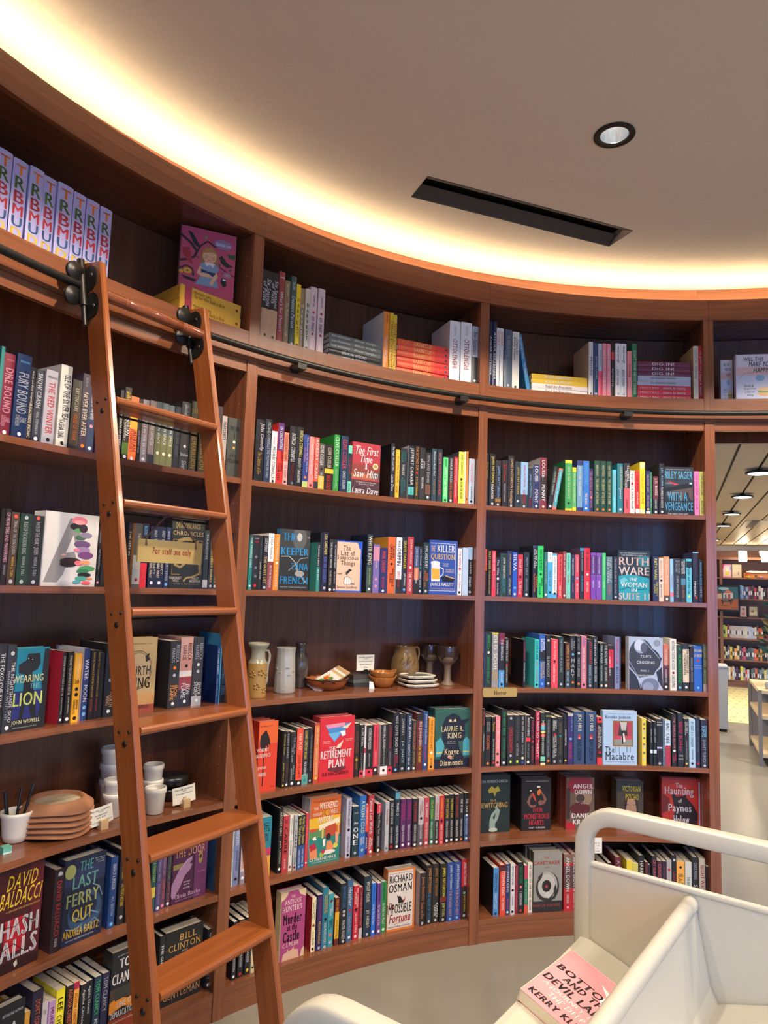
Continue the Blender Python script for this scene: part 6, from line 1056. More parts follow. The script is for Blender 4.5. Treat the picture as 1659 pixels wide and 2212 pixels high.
-0.3927 -0.3856 0.203 b0a8a8 p - 0;#2a2628,.5,1;NEVER LIE@d0444a,.15,.48,.5;FREIDA McFADDEN@w,.54,.88,.38;*w,.95
-0.3848 -0.3756 0.201 c02c38 p - 0;HOUSEMAID'S SECRET@f0c840,.05,.47,.5;*k,.53;FREIDA McFADDEN@w,.6,.92,.38;*p,.97
-0.3745 -0.3658 0.201 242427 p - 0;DO NOT DISTURB@f0d840,.08,.48,.5;FREIDA McFADDEN@w,.54,.88,.38;*w,.95
-0.3651 -0.3574 0.202 242427 p - 0;THE PERFECT SON@f0d840,.08,.48,.5;FREIDA McFADDEN@w,.54,.88,.38;*w,.95
-0.3566 -0.3479 0.201 242427 p - 0;WANT TO KNOW A SECRET?@d83a50,.04,.48,.45;FREIDA McFADDEN@w,.54,.88,.38;*w,.95
-0.3471 -0.3402 0.203 242427 p - 0;ONE BY ONE@w,.12,.4,.55;FREIDA McFADDEN@w,.53,.88,.38;*o,.95
-0.3392 -0.3302 0.204 242427 p - 0;#385a88,.45,1;THE CRASH@w,.12,.4,.5;*w,.46;FREIDA McFADDEN@w,.52,.86,.38;*w,.94
@C6 s6 0.1
F -0.2992 -0.2431 0.255 bewitching 2 0 0.03
F -0.2220 -0.1689 0.235 monstrous 3 0 0.05
F -0.1412 -0.0908 0.235 angel 2 0 0.05
@C6 s6 0.12
F -0.0478 -0.0021 0.218 victorian 1 0 0.07
F 0.0297 0.0952 0.240 haunting 1 0 0.03
@A7 s7 0.04
-1.0390 -1.0043 0.235 2a2628 h - 0
-1.0035 -0.9979 0.190 d89a3c p - 0
-0.9965 -0.9841 0.235 2c2a3c h - 0;DON'T FORGET ME@e87a50,.1,.6,.5
-0.9838 -0.9765 0.190 cfc6c0 p - 0;THE@gy,.1,.2,.4
-0.9763 -0.9682 0.185 c49ac8 p - 0;MURDER@m,.1,.5,.5
-0.9674 -0.9570 0.205 f0e030 p - 0;LEE@k,.12,.3,.6;CHILD@k,.36,.6,.6
-0.9560 -0.9475 0.205 25262c p - 0;AGATHA CHRISTIE@f07a40,.05,.6,.6
-0.9473 -0.9403 0.205 e8a040 p - 0;#b02848,0,.1;AGATHA CHRISTIE@8a4a18,.15,.6,.5
-0.9392 -0.9315 0.190 202226 p - 0;Agatha Christie@w,.08,.6,.5
-0.9311 -0.9232 0.190 202226 p - 0;Agatha Christie@w,.08,.5,.5
-0.9206 -0.9117 0.190 26384c p - 0;TOM CLANCY@48c878,.06,.6,.6;POWER@w,.66,.9,.5
-0.9106 -0.9016 0.190 2c2c48 p - 0;TOM CLANCY@s,.06,.6,.6
F -0.9005 -0.8658 0.240 clancy 1 0 0.05
@A7 s7 0.04
-0.8374 -0.8300 0.235 25272c h - 0;THE GHOST@w,.12,.5,.5
F -0.8288 -0.7743 0.235 gentleman 1 0 0.05
-0.7678 -0.7592 0.200 23262d p 23262d 0;DARK@s,.06,.14,.5,.2;GONE TARGET@s,.06,.85,.45;*w,.93
@B7 s7 0.03
-0.7306 -0.7242 0.200 22242a p - 0;FREIDA McFADDEN@w,.45,.85,.5;*w,.94
-0.7214 -0.7128 0.200 22242a p - 0;FREIDA McFADDEN@w,.45,.82,.45;*r,.94
-0.7100 -0.7017 0.200 22242a p - 0;FREIDA McFADDEN@w,.4,.78,.45;*ye,.92
-0.7010 -0.6955 0.200 d8c89a p - 0;*k,.9
-0.6948 -0.6871 0.200 cfc0b0 p - 0
@B7 s7 0.03
F -0.6552 -0.6151 0.249 antique 1 0 0.04
-0.6034 -0.5962 0.202 ecdfb4 p a82838 0;The Antique Hunter's@k,.05,.42,.36,.2;Guide to Murder@k,.1,.4,.36,-.15;*dr,.52;C. L. MILLER@k,.64,.88,.45;*k,.95
-0.5953 -0.5861 0.209 2c2a5c p - 0;YOU BELONG HERE@b04a9a,.04,.44,.5;MEGAN MIRANDA@ye,.48,.88,.45;*s,.95
-0.5854 -0.5755 0.228 2a7a94 h 246a84 0;THE MURDER AT@ye,.1,.42,.34,.22;WORLD'S END@ye,.12,.42,.34,-.12;*k,.52;ROSS MONTGOMERY@w,.58,.92,.42;*s,.97
-0.5749 -0.5661 0.200 3a98a8 p - 0;*m,.14;WHAT THE NIGHT@w,.15,.36,.34,.2;VIOLENT@w,.28,.42,.34,-.1;ROBERTA@k,.48,.65,.36,.2;WHITMORE@k,.5,.68,.36,-.15;*co,.78;*s,.92
-0.5645 -0.5574 0.181 6a2a28 p - 0;#e8b838,.3,.86;FIRST BLOOD@f0a838,.04,.4,.55;DAVID MORRELL@k,.46,.86,.5
-0.5567 -0.5442 0.231 22262e h 1a2030 0;BEEN WRONG SO LONG@4a90d0,.04,.4,.6;*s,.46;*s,.52;WALTER MOSLEY@w,.6,.92,.42;*s,.95
-0.5435 -0.5339 0.237 3f6a94 h - 0;Heather@w,.12,.42,.62;*r,.5;Caitlin Mullen@s,.6,.86,.45;*w,.93
-0.5329 -0.5235 0.210 c8283c p - 0;MAY CONTAIN@w,.05,.4,.34,.2;MURDER@w,.12,.34,.34,-.15;*k,.44;ORLANDO MURRIN@w,.5,.86,.38;*w,.93
-0.5221 -0.5160 0.200 7c2c34 p - 0;JO NESBO BLOOD TIES@e0a0a0,.1,.76,.5;#c8c0c0,.8,1
-0.5147 -0.5019 0.237 25384c h 1f2a38 0;WOLF HOUR@c,.08,.42,.5;JO NESBO@c,.55,.84,.5;*s,.95
-0.5012 -0.4940 0.206 2a70d8 p - 0;RICHARD OSMAN@1f4a9a,.06,.36,.4;the Man Who Died Twice@w,.4,.78,.5;*w,.92
@B7 s7 0.03
-0.4921 -0.4843 0.203 6a4490 p - 0;RICHARD OSMAN@3a2858,.04,.36,.4;the Last Devil to Die@w,.42,.82,.5;*w,.93
-0.4833 -0.4745 0.203 2c8a50 p - 0;RICHARD OSMAN@1c5a34,.04,.36,.4;the Bullet that Missed@w,.42,.82,.5;*w,.93
F -0.4736 -0.4250 0.245 impossible 1 0 0.04
-0.4166 -0.4056 0.214 2a2526 h c8b0b4 0;James Patterson@e0935a,.07,.52,.5;Emma on Fire@e0935a,.56,.86,.5;*s,.95
-0.4039 -0.3934 0.239 2b2826 h - 0;JAMES PATTERSON@f0a860,.04,.46,.55;THE HOUSE OF CROSS@4a9ad0,.46,.92,.5;*s,.95
-0.3924 -0.3812 0.241 2b2825 h - 0;JAMES PATTERSON@c08a4a,.06,.54,.55;RAMSES@w,.66,.9,.34,.22;LAWYER@w,.7,.88,.34,-.15;*s,.95
-0.3802 -0.3682 0.240 25241f h - 0;JAMES PATTERSON@f0e040,.06,.56,.55;#7a2a30,.57,.65;JUMP TO KILL@e8e080,.67,.9,.55;*s,.95
-0.3672 -0.3554 0.241 2c4a92 h - 0;JAMES PATTERSON@w,.04,.46,.42;THE PICASSO HEIST@e0b0a0,.48,.92,.42;*lb,.96
-0.3544 -0.3418 0.240 2c4a92 h - 0;JAMES PATTERSON@w,.04,.46,.45;THE PICASSO HEIST@e0b0a0,.48,.92,.42;*lb,.96
-0.3408 -0.3305 0.246 b8283a h - 0;#2a2626,.45,1;JAMES PATTERSON@w,.04,.42,.6;*7ab0a8,.56;JAMES IS MISSING@ye,.6,.88,.4;*s,.94
@C7 s7 0.02
-0.2849 -0.2750 0.203 4a8ac4 p 1c1d22 0;STEPHEN KING@1f3a5c,.12,.5,.48;SALEM'S LOT@w,.54,.86,.48;*n,.95
-0.2726 -0.2625 0.213 e04a38 h - 0;#4a2a2a,0,.12;STEPHEN KING@w,.12,.6,.6;THE SHINING@w,.65,.9,.5
-0.2619 -0.2549 0.215 253868 p - 0;STEPHEN KING@w,.04,.56,.6;MISERY@e0507a,.68,.9,.5;*w,.95
-0.2540 -0.2464 0.216 d0d0d4 p - 0;WHAT STALKS THE DEEP@k,.04,.42,.4;*k,.52;T. KINGFISHER@gy,.6,.82,.35;*k,.94
-0.2459 -0.2404 0.206 8c2a34 h - 0;WHAT MOVES@d87a80,.04,.4,.4;T. KINGFISHER@d87a80,.55,.85,.4
-0.2399 -0.2295 0.217 20262a h 1a1f22 0;WOLF WORM@2f8a58,.08,.4,.6;*co,.48;T. KINGFISHER@w,.56,.84,.45;*r,.94
-0.2284 -0.2222 0.203 2a7858 p - 0;#c03858,0,.28;THE Z WORD@s,.33,.78,.5;#d8503c,.82,1
-0.2214 -0.2132 0.213 dcd6c8 p - 0;WE USED TO LIVE HERE@k,.04,.7,.42;MARCUS KLIEWER@k,.74,.95,.45
F -0.2124 -0.1604 0.259 caretaker 3 0 0.03
-0.1574 -0.1437 0.244 b02a34 h 8a3038 0;#7a6658,0,.15;#5a4040,.2,.6;ANGEL DOWN@w,.05,.65,.5;DANIEL KRAUS@w,.7,.86,.5;*p,.93
-0.1431 -0.1321 0.243 b02a34 h - 0;#7a6658,0,.15;#5a4040,.2,.6;ANGEL DOWN@w,.05,.65,.5;DANIEL KRAUS@w,.7,.86,.5;*p,.93
@C7 s7 0.03
-0.1209 -0.1066 0.210 d8d2c8 h - 0
-0.0908 -0.0780 0.195 25262c p - 0
-0.0766 -0.0695 0.200 28282d p - 0
-0.0645 -0.0539 0.228 6a2a34 h - 0;A WITCH@s,.06,.5,.5
-0.0448 -0.0342 0.215 e0c83a p - 0;*k,.5
-0.0335 -0.0237 0.200 c8c060 p - 0
-0.0230 -0.0133 0.235 26272c h - 0;HARROW@c,.1,.5,.6
-0.0126 -0.0077 0.210 5a2a30 p - 0
-0.0074 -0.0021 0.195 28242a p - 0
-0.0008 0.0078 0.235 25242a h - 0;CRY SURVIVAL@e06a80,.06,.5,.6
0.0087 0.0169 0.215 4a2a34 p - 0;CHUCK@e0707a,.06,.4,.6
0.0172 0.0246 0.215 35283a p - 0;PSYCHO@8a3a4a,.06,.5,.5
0.0252 0.0339 0.220 a8a4a4 p - 0;*r,.2;CHUCK@c02848,.4,.8,.6
0.0345 0.0418 0.240 25262e h - 0;*s,.08;LOOKING GLASS@e0506a,.3,.8,.5
0.0424 0.0560 0.215 e8a850 p - 0;*k,.12;BLACK COW@8a5a20,.25,.8,.6
0.0565 0.0673 0.215 c8ccc4 p - 0;THE BOOK OF ACCIDENTS@2a5a4a,.3,.9,.5
0.0678 0.0783 0.240 25262b h - 0;CHUCK WENDIG@s,.1,.4,.5;STAIRCASE@w,.5,.95,.6
0.0794 0.0897 0.235 b4a898 h - 0;NIGHT WATCH@a03040,.12,.7,.6
0.0917 0.0972 0.200 3a2428 p - 0'''
def gp(bay, row): return 'books on the %s of the %s' % (SHELFN[row], BAYN[bay])
STACKN = 0
for line in BOOKS.strip().split('\n'):
    if line[0] == '@':
        code, zk, sb = line[1:].split(); bay, row = code[0], int(code[1]); z = Z[zk]; rad0 = R+float(sb); ROWS.setdefault((bay, row), []); continue
    lst = ROWS[(bay, row)]
    if line[0] == 'F':
        _, a, b, h, key, n, ex, th = line.split(); a, b, h, ex, th = map(float, (a, b, h, ex, th)); zoff = 0
        turn = 0
        if key == 'girl': zoff = .1045; h = .279; a, b, ex, turn = -.8500, -.7792, .11, -.08
        for o, k in face_book('display_book' if key != 'girl' else 'picture_box', key, z, rad0+ex, a, b, h, th, int(n), zoff, turn):
            lab = ART[key][0]
            if key == 'happy': lab = ('same pastel cookbook half hidden behind the drawn-sandwich one, over the doorway' if ex > 0 else lab)
            if k: lab = '%s copy standing directly behind the %s shown face out' % ({1: 'second', 2: 'third'}[k], ' '.join(lab.split(' face out')[0].split()[:7]))
            tag(o, lab, 'book' if key != 'girl' else 'box', gp(bay, row))
        lst.append(dict(face=True, col=cname(ART[key][1]))); continue
    if line[0] == 'S':
        p = line.split(None, 7); a, b, h = map(float, p[1:4]); n = int(p[4]); cols = p[5].split(',')
        if p[6] == 'c1':
            texts = [['#b04050,.08,.19', 'Nathalie Lete@5a3a14,.22,.5,.2,.24', 'The Girl Who Reads to Birds@5a3a14,.22,.72,.26,-.05', '*8a3a1a,.93']]*n
            for o, i in lying_stack(bay, row, z, rad0, a, b, h, n, cols*n, None, texts, 'box'):
                tag(o, ['upper', 'lower'][i]+' yellow picture puzzle box under the pink picture of a girl', 'box', 'yellow boxes under the pink picture')
        else:
            tc = p[6].split(','); tx = p[7].split('|'); texts = []
            for i in range(n):
                two = tx[i].split('~~')
                ITS = ['%s@%s,.25,.72,.6' % (tx[i], tc[i])] if len(two) == 1 else ['%s@%s,.05,.4,.36' % (two[0].strip(), tc[i]), '%s@%s,.48,.9,.56' % (two[1].strip(), tc[i])]
                if 'BARBECUE' in tx[i]: ITS = ['NEW SCHOOL@e8a050,.08,.24,.4', 'BARBECUE@f3c878,.32,.66,.72', '#d83a34,.72,.99', '*2a3a5a,.94']
                texts.append(ITS)
            STACKN += 1
            ords = ['topmost', 'second', 'third', 'fourth', 'fifth', 'sixth', 'seventh', 'lowest']
            for o, i in lying_stack(bay, row, z, rad0, a, b, h, n, cols, tc, texts, 'cookbook'):
                w_ = ords[i] if i < n-1 else 'lowest'
                tag(o, '%s cookbook lying %s in the %s-%s flat stack, top shelf, %s' % (cname(cols[i]), w_, cname(cols[0]), cname(cols[-1]), BAYN[bay]) if cname(cols[0]) != cname(cols[-1]) else '%s cookbook lying %s in its flat stack, top shelf, %s' % (cname(cols[i]), w_, BAYN[bay]), 'book', gp(bay, row))
        lst.append(dict(face=True, col='flat-stacked')); continue
    p = line.split(';'); hd = p[0].split(); a, b, h = map(float, hd[:3]); col, kd, side, lean = hd[3:7]; lean = float(lean); items = p[1:]
    w = 2*rad0*math.sin((b-a)/2)-.0007
    if items and items[0] in ('lauracover',): items = []
    if w > .07:
        for o, k in face_book('display_book', 'lauracover', z, rad0, a, b, h, .03, 1): tag(o, ART['lauracover'][0], 'book', gp(bay, row))
        lst.append(dict(face=True, col='black')); continue
    hard = kd == 'h'; top = row == 1
    d = (.2 if top else (.158 if hard else .137)) + JIT.uniform(-.006, .004)
    if bay == 'A' and row == 1: d = .17
    o, cols = one_book('cookbook' if top and bay != 'A' else ('boxed_book' if top else ('hardcover_book' if hard else 'paperback_book')), (a+b)/2, rad0+(0 if lean else JIT.uniform(-.004, .004)), z, w, h, d, hard, col, side if side != '-' else col, items, lean)
    cs = []
    for c in cols:
        n = cname(c)
        if n not in cs: cs.append(n)
    noun = 'cookbook' if top and bay != 'A' else ('boxed book' if top else ('hardcover' if hard else 'paperback'))
    desc = '%s%s%s %s' % ('leaning ' if lean else '', 'slim ' if w < .0175 else ('thick ' if w > .041 else ''), cname(col), noun)
    lst.append(dict(o=o, desc=desc, cs=cs, col=cname(col), noun=noun, face=False))
for (bay, row), lst in ROWS.items():
    where = '%s, %s' % (SHELFN[row], BAYN[bay])
    v1 = [(e['desc']+(' with '+' and '.join(e['cs'][:2])+' lettering' if e['cs'] else ' with plain spine') if not e['face'] else None) for e in lst]
    v2 = [None]*len(lst)
    for i, e in enumerate(lst):
        if e['face'] or v1.count(v1[i]) == 1: continue
        nb = lst[i-1] if i else None
        v2[i] = '%s%s, right of the %s%s' % (e['desc'], ' with '+e['cs'][0]+' lettering' if e['cs'] else '', nb['col'] if nb else '', ' '+('book' if not nb['face'] else 'display')) if nb else None
    for i, e in enumerate(lst):
        if e['face']: continue
        if v1.count(v1[i]) == 1: lab = v1[i]+', '+where
        elif v2[i] and v2.count(v2[i]) == 1: lab = v2[i]+', '+where
        else:
            k = i+1; sf = 'th' if 10 <= k % 100 <= 20 else {1: 'st', 2: 'nd', 3: 'rd'}.get(k % 10, 'th')
            lab = '%s%s, %d%s from left, %s' % (e['desc'], ' with '+e['cs'][0]+' lettering' if e['cs'] else '', k, sf, where)
        tag(e['o'], lab, 'book', gp(bay, row))
# ------------------------------------------------------------------ ceramics and price cards
CER = lambda n, c, r=.3, v=.12, s=18: mat('glaze_'+n, c, r, v, s, coat=.25)
WHT = CER('white', (.74, .70, .60), .35, .04); TERRA = mat('terracotta', (.43, .185, .085), .75, .1, 30); OCH = CER('ochre', (.40, .23, .06), .3, .25, 14); GRYG = CER('grey_green', (.30, .28, .20), .25, .15)
STONE = CER('pale_grey', (.38, .37, .31), .3, .2, 25); DRK = CER('dark_speckle', (.07, .055, .045), .16, .9, 50); AMB = CER('amber', (.42, .15, .03), .14, .25, 16); JUGM = CER('brown_green', (.22, .13, .05), .2, .45, 16)
GOB = CER('goblet_clay', (.20, .14, .09), .45, .12, 40); GOBD = CER('goblet_drip', (.035, .02, .018), .08, .2); BLK = CER('black', (.012, .013, .014), .28, .1); PLT = CER('plate_grey', (.10, .12, .12), .4, .8, 90); CREAM = CER('cream_edge', (.70, .62, .48), .4, .06)
z4, z5 = Z['s4'], Z['s5']
def at(th, dr, z): return pol(th, R+dr, z)
def hollow(prof, t=.004):                      # outer profile bottom to top, then back down inside
    return [(0.0, prof[0][1])]+prof+[(max(.001, r-t), z) for r, z in reversed(prof[1:])]+[(0.0, prof[0][1]+t)]
# tall two-tone pitcher
t = thing('pitcher', 'tall ochre and grey handled pitcher with pressed flowers, behind the ladder rail', 'pitcher', at(-.7032, .076, z4), .7)
m = MB(); m.lathe([(0, 0), (.036, 0), (.038, .004), (.036, .05), (.037, .125), (.0375, .132)], 28); m.build('lower_body', OCH, t)
m = MB(); m.lathe([(.0375, .132), (.034, .137), (.0285, .15), (.0275, .172), (.031, .186), (.038, .197), (.041, .207), (.039, .2075), (.029, .186), (.025, .172), (.026, .145), (0, .14)], 28, None, lambda r, z, a, j: (r*(1+.10*max(0, math.cos(a-.4))*(z > .19)), z)); m.build('neck', GRYG, t)
m = MB(); m.tube([(.026, 0, .178), (.044, 0, .176), (.052, 0, .16), (.052, 0, .14), (.046, 0, .125), (.043, 0, .09), (.044, 0, .06), (.038, 0, .045)], .0055, 8); m.build('handle', GRYG, t)
for a, z in ((-1.7, .098), (-.9, .085), (-2.1, .045), (-1.2, .03), (-2.6, .09)):
    m = MB()
    for k in range(5):
        b = 2*PI*k/5; c = .0095
        p = Vector((math.cos(a)*.0375 - math.sin(a)*c*math.cos(b), math.sin(a)*.0375 + math.cos(a)*c*math.cos(b), z+c*math.sin(b)))
        m.lathe([(0, -.002), (.0045, 0), (0, .002)], 8, Matrix.Translation(p) @ Matrix.Rotation(a, 4, 'Z') @ Matrix.Rotation(PI/2, 4, 'Y'))
    m.build('pressed_flower', OCH, t)
# faceted white vase
t = thing('faceted_vase', 'pale grey faceted cylinder vase with small raised nicks', 'vase', at(-.6464, .126, z4))
def fac(r, z, a, j): return (r*(1-.035*abs(math.sin(a*7+z*9))), z)
m = MB(); m.lathe(hollow([(.041, 0), (.044, .006), (.0435, .05), (.041, .1), (.0385, .15), (.0395, .178), (.041, .181)], .005), 56, None, fac); m.build('body', STONE, t)
for a, z in ((-1.2, .105), (-2.0, .085), (-1.0, .075), (-1.5, .02), (-.5, .09), (-2.5, .1)):
    m = MB(); m.box(-.007, .007, -.0025, .002, -.0018, .0018, M=Matrix.Translation((.041*math.cos(a), .041*math.sin(a), z)) @ Matrix.Rotation(a+PI/2, 4, 'Z')); m.build('nick', STONE, t)
# dark speckled vase
t = thing('speckled_vase', 'dark speckled glossy vase with narrow neck and swollen belly', 'vase', at(-.6037, .215, z4))
m = MB(); m.lathe(hollow([(.022, 0), (.024, .006), (.022, .02), (.033, .06), (.0375, .09), (.034, .12), (.022, .15), (.0195, .165), (.0215, .18), (.027, .191)], .004), 28, None, lambda r, z, a, j: (r*(1+.02*math.sin(5*a+z*60)), z)); m.build('body', DRK, t)
# terracotta baking bowl with cards
t = thing('scalloped_bowl', 'terracotta bowl with dark scalloped rim and loop handles, filled with cards', 'bowl', at(-.5699, .15, z4), .57)
def scal(r, z, a, j): return (r*(1+.02*math.sin(14*a)*(z > .03)), z+.002*math.sin(14*a)*(z > .03))
m = MB(); m.lathe(hollow([(.05, 0), (.062, .006), (.08, .022), (.090, .040), (.092, .044)], .005), 56, None, scal); m.build('body', CER('terra_bowl', (.40, .12, .035), .22, .15), t)
m = MB(); m.tube([(.0925*math.cos(2*PI*k/56)*(1+.02*math.sin(14*2*PI*k/56)), .0925*math.sin(2*PI*k/56)*(1+.02*math.sin(14*2*PI*k/56)), .0445+.002*math.sin(14*2*PI*k/56)) for k in range(57)], .003, 6); m.build('rim', CER('rim_brown', (.07, .03, .015), .2), t)
for a in (-2.0, 1.1):
    m = MB(); M = Matrix.Rotation(a, 4, 'Z'); m.tube([M @ Vector(p) for p in ((.088, -.024, .036), (.102, -.018, .046), (.108, 0, .05), (.102, .018, .046), (.088, .024, .036))], .006, 8); m.build('loop_handle', CER('rim_brown', (.07, .03, .015), .2), t)
M0 = Matrix.Translation(at(-.5699, .15, z4)) @ Matrix.Rotation(.57, 4, 'Z')
for k, (ang, dx, c) in enumerate(((26, -.012, 'e4dcd0'), (28, .004, 'c9a878'), (30, .016, 'e8e0d4'), (32, .028, 'b99870'), (33, .042, 'c8a070'))):
    M = M0 @ Matrix.Translation((dx, .004*k, .03+.003*k)) @ Matrix.Rotation(math.radians(-ang), 4, 'Y') @ Matrix.Rotation(math.radians(18), 4, 'X')
    m = MB(); m.box(-.062, .062, -.042, .042, 0, .0035); o = m.build('greeting_card', paper(c), None, None, 0, M)
    tag(o, ['thank you card with orange flowers on top of the terracotta bowl', 'kraft card just under the flower card in the terracotta bowl', 'cream card in the middle of the terracotta bowl', 'brown card low in the terracotta bowl', 'tan card at the outer end of the terracotta bowl'][k], 'card', 'cards in the terracotta bowl')
    if k == 0:
        m = MB()
        for x, y, r, c in ((-.03, -.012, .016, 'd8502a'), (.02, .012, .016, 'd8502a'), (-.01, .012, .02, '4f8a3a'), (.028, -.008, .014, '4f8a3a'), (-.005, -.014, .016, '4f8a3a'), (-.038, .02, .009, 'd8502a')):
            m.mt(paper(c)); m.add([Vector((x+r*math.cos(a*PI/5)*(1 if a % 2 else .7), y+r*math.sin(a*PI/5)*(1 if a % 2 else .7), .0037+.0001*r*100)) for a in range(10)], [tuple(range(10))])
        m.mt(paper('e8c83a'))
        put_text(m, 'THANK', lambda u, v: Vector((-.004+u, -.004+v, .0062)), .06, .012, 2); put_text(m, 'YOU', lambda u, v: Vector((.026+u, .016+v, .0062)), .034, .012, 2)
        m.build('printed_flowers', None, o)
# stacked serving slabs behind, with a card on top
for k, (c, w, dd) in enumerate((('3c3c3a', .19, .02), ('5a6258', .185, .0), ('4a4038', .18, -.008))):
    M = Matrix.Translation(at(-.492, .14, z4+.018*k)) @ Matrix.Rotation(.49, 4, 'Z')
    m = MB(); n = 20
    m.box(-w/2+dd*.3, w/2, -.0, .12, 0, .0165, M=None); o = m.build('serving_slab', CER('slab%d' % k, rgb(c), .3, .3, 20), None, None, 0, M)
    tag(o, ['bottom dark grey ceramic slab behind the amber bowls', 'middle green-grey ceramic slab behind the amber bowls', 'top brown ceramic slab carrying a white price card'][k], 'slab', 'stacked ceramic slabs')
def price_card(name, label, P, rz, w, h, lines, holder, tilt=0.0):
    t = thing(name, label, 'price card', P, rz); MC = Matrix.Rotation(tilt, 4, 'Y')
    zb = .012
    m = MB(); q = [(-w/2, 0), (w/2, 0), (w/2, h), (-w/2, h)]
    m.add([MC @ Vector((x, -.006+.004*(x/w*2)**2*(1 if 1 else 0), zb+z)) for z in (0, h) for x in (-w/2, -w/4, 0, w/4, w/2)]+[MC @ Vector((x, -.0056+.004*(x/w*2)**2, zb+z)) for z in (0, h) for x in (-w/2, -w/4, 0, w/4, w/2)],
          [(i, i+1, i+6, i+5) for i in range(4)]+[(i+10, i+15, i+16, i+11) for i in range(4)]+[(0, 5, 15, 10), (4, 14, 19, 9), (5, 6, 16, 15), (6, 7, 17, 16), (7, 8, 18, 17), (8, 9, 19, 18)]); m.build('card', mat('card_paper', (.80, .76, .62), .8, .03), t)
    m = MB()
    for i, (tx, fr, yy) in enumerate(lines):
        put_text(m, tx, lambda u, v: MC @ Vector((u, -.0066+.004*(u/w*2)**2, zb+h*(1-yy)+v)), w*fr, h*.105, .2, slant=.15, lim=(.3, 2))
    m.build('handwriting', paper('2a2a30'), t)
    if holder == 'block':
        m = MB(); b = .011
        m.box(-b*1.1, b*1.1, -.022, -.0068, 0, .026); m.box(-b*1.1, b*1.1, -.004, .014, 0, .026); m.box(-b*1.1, b*1.1, -.0068, -.004, 0, .011); m.build('wood_block', wood('pine_block', (.62, .42, .20), (.52, .33, .15), .6, (1, 60, 60)) if 'pine_block' not in MATS else MATS['pine_block'], t)
    elif holder == 'disc':
        m = MB(); pts = [(.019*math.cos(PI*k/14), .019*math.sin(PI*k/14)) for k in range(15)]; m.prism(pts, -.012, -.0068); m.prism(pts, -.004, .002); m.build('holder', BLK, t)
    return t
price_card('price_card', 'handwritten cream price card in a wooden block beside the terracotta pieces', at(-.9259, .045, z5), .80, .078, .056, [('mariela ceramics', .78, .16), ('---', .2, .27), ('chocolate bowls!', .52, .42), ('full, $75', .36, .58), ('also for salts, dips, or sculptures', .9, .8)], 'block', math.radians(-9))
price_card('price_card', 'handwritten cream price card in a wooden block before the black bowls', at(-.811, .051, z5), .70, .084, .058, [('mariela ceramics', .8, .15), ('---', .2, .27), ('Texas night bakeware', .74, .42), ('$60', .16, .68)], 'block', math.radians(-6))
price_card('price_card', 'white price card in a round dark holder on the ceramic slabs', at(-.497, .185, z4+.053), .49, .088, .07, [('mariela ceramics', .82, .14), ('---', .22, .25), ('sand fired bowl simple', .76, .42), ('large day / evening bowls', .7, .6), ('$ set', .2, .78)], 'disc')
# amber bowls, nested
for k in range(2):
    P = at(-.4768, .122, z4+.024*k+.0005); o = None
    m = MB(); m.lathe(hollow([(.028, 0), (.034, .003), (.048, .02), (.055, .04), (.056, .044)], .004), 40, None, lambda r, z, a, j: (r*(1+.18*(max(0, math.cos(2*a))**6)*(z > .03)), z+.010*(max(0, math.cos(2*a))**6)*(z > .03)))
    o = m.build('amber_bowl', AMB, None, P, .3+.12*k); tag(o, ['lower of the two nested amber bowls with pinched rims', 'upper of the two nested amber bowls with pinched rims'][k], 'bowl', 'nested amber bowls')
P = at(-.502, .09, z4); m = MB(); m.add([Vector((-.012, 0, 0)), Vector((.014, 0, 0)), Vector((.012, .012, .026)), Vector((-.006, .012, .03)), Vector((-.012, .0006, 0)), Vector((.014, .0006, 0)), Vector((.012, .0126, .026)), Vector((-.006, .0126, .03))], [(0, 1, 2, 3), (7, 6, 5, 4), (0, 4, 5, 1), (1, 5, 6, 2), (2, 6, 7, 3), (3, 7, 4, 0)])
tag(m.build('paper_tag', mat('tag_paper', (.72, .72, .74), .8), None, P, .5), 'small white paper tag leaning beside the nested amber bowls', 'tag')
# square plates
for k in range(3):
    M = Matrix.Translation(at(-.4147, .055, z4+.0185*k)) @ Matrix.Rotation(.42+.05*k, 4, 'Z')
    w = .082-.005*k; m = MB(); vs = []
    for r, z in ((w*.72, 0), (w*.95, .006), (w, .0135), (w*.97, .0165), (w*.90, .012)):
        for a in range(16):
            an = 2*PI*(a+.5)/16; s = 1/max(abs(math.cos(an)), abs(math.sin(an))); s = min(s, 1.27); vs.append(Vector((r*s*math.cos(an), .05+r*.85*s*math.sin(an), z)))
    fs = [(i*16+j, i*16+(j+1) % 16, (i+1)*16+(j+1) % 16, (i+1)*16+j) for i in range(4) for j in range(16)]
    m.mt(CREAM); m.add(vs, fs+[tuple(range(15, -1, -1))]); m.mt(PLT); m.add([v+Vector((0, 0, .0003)) for v in vs[64:]], [tuple(range(16))])
    tag(m.build('square_plate', None, None, None, 0, M), ['lowest square grey plate with cream rim in front of the jug', 'middle square grey plate with cream rim in front of the jug', 'topmost square grey plate with speckled centre in front of the jug'][k], 'plate', 'stacked square plates')
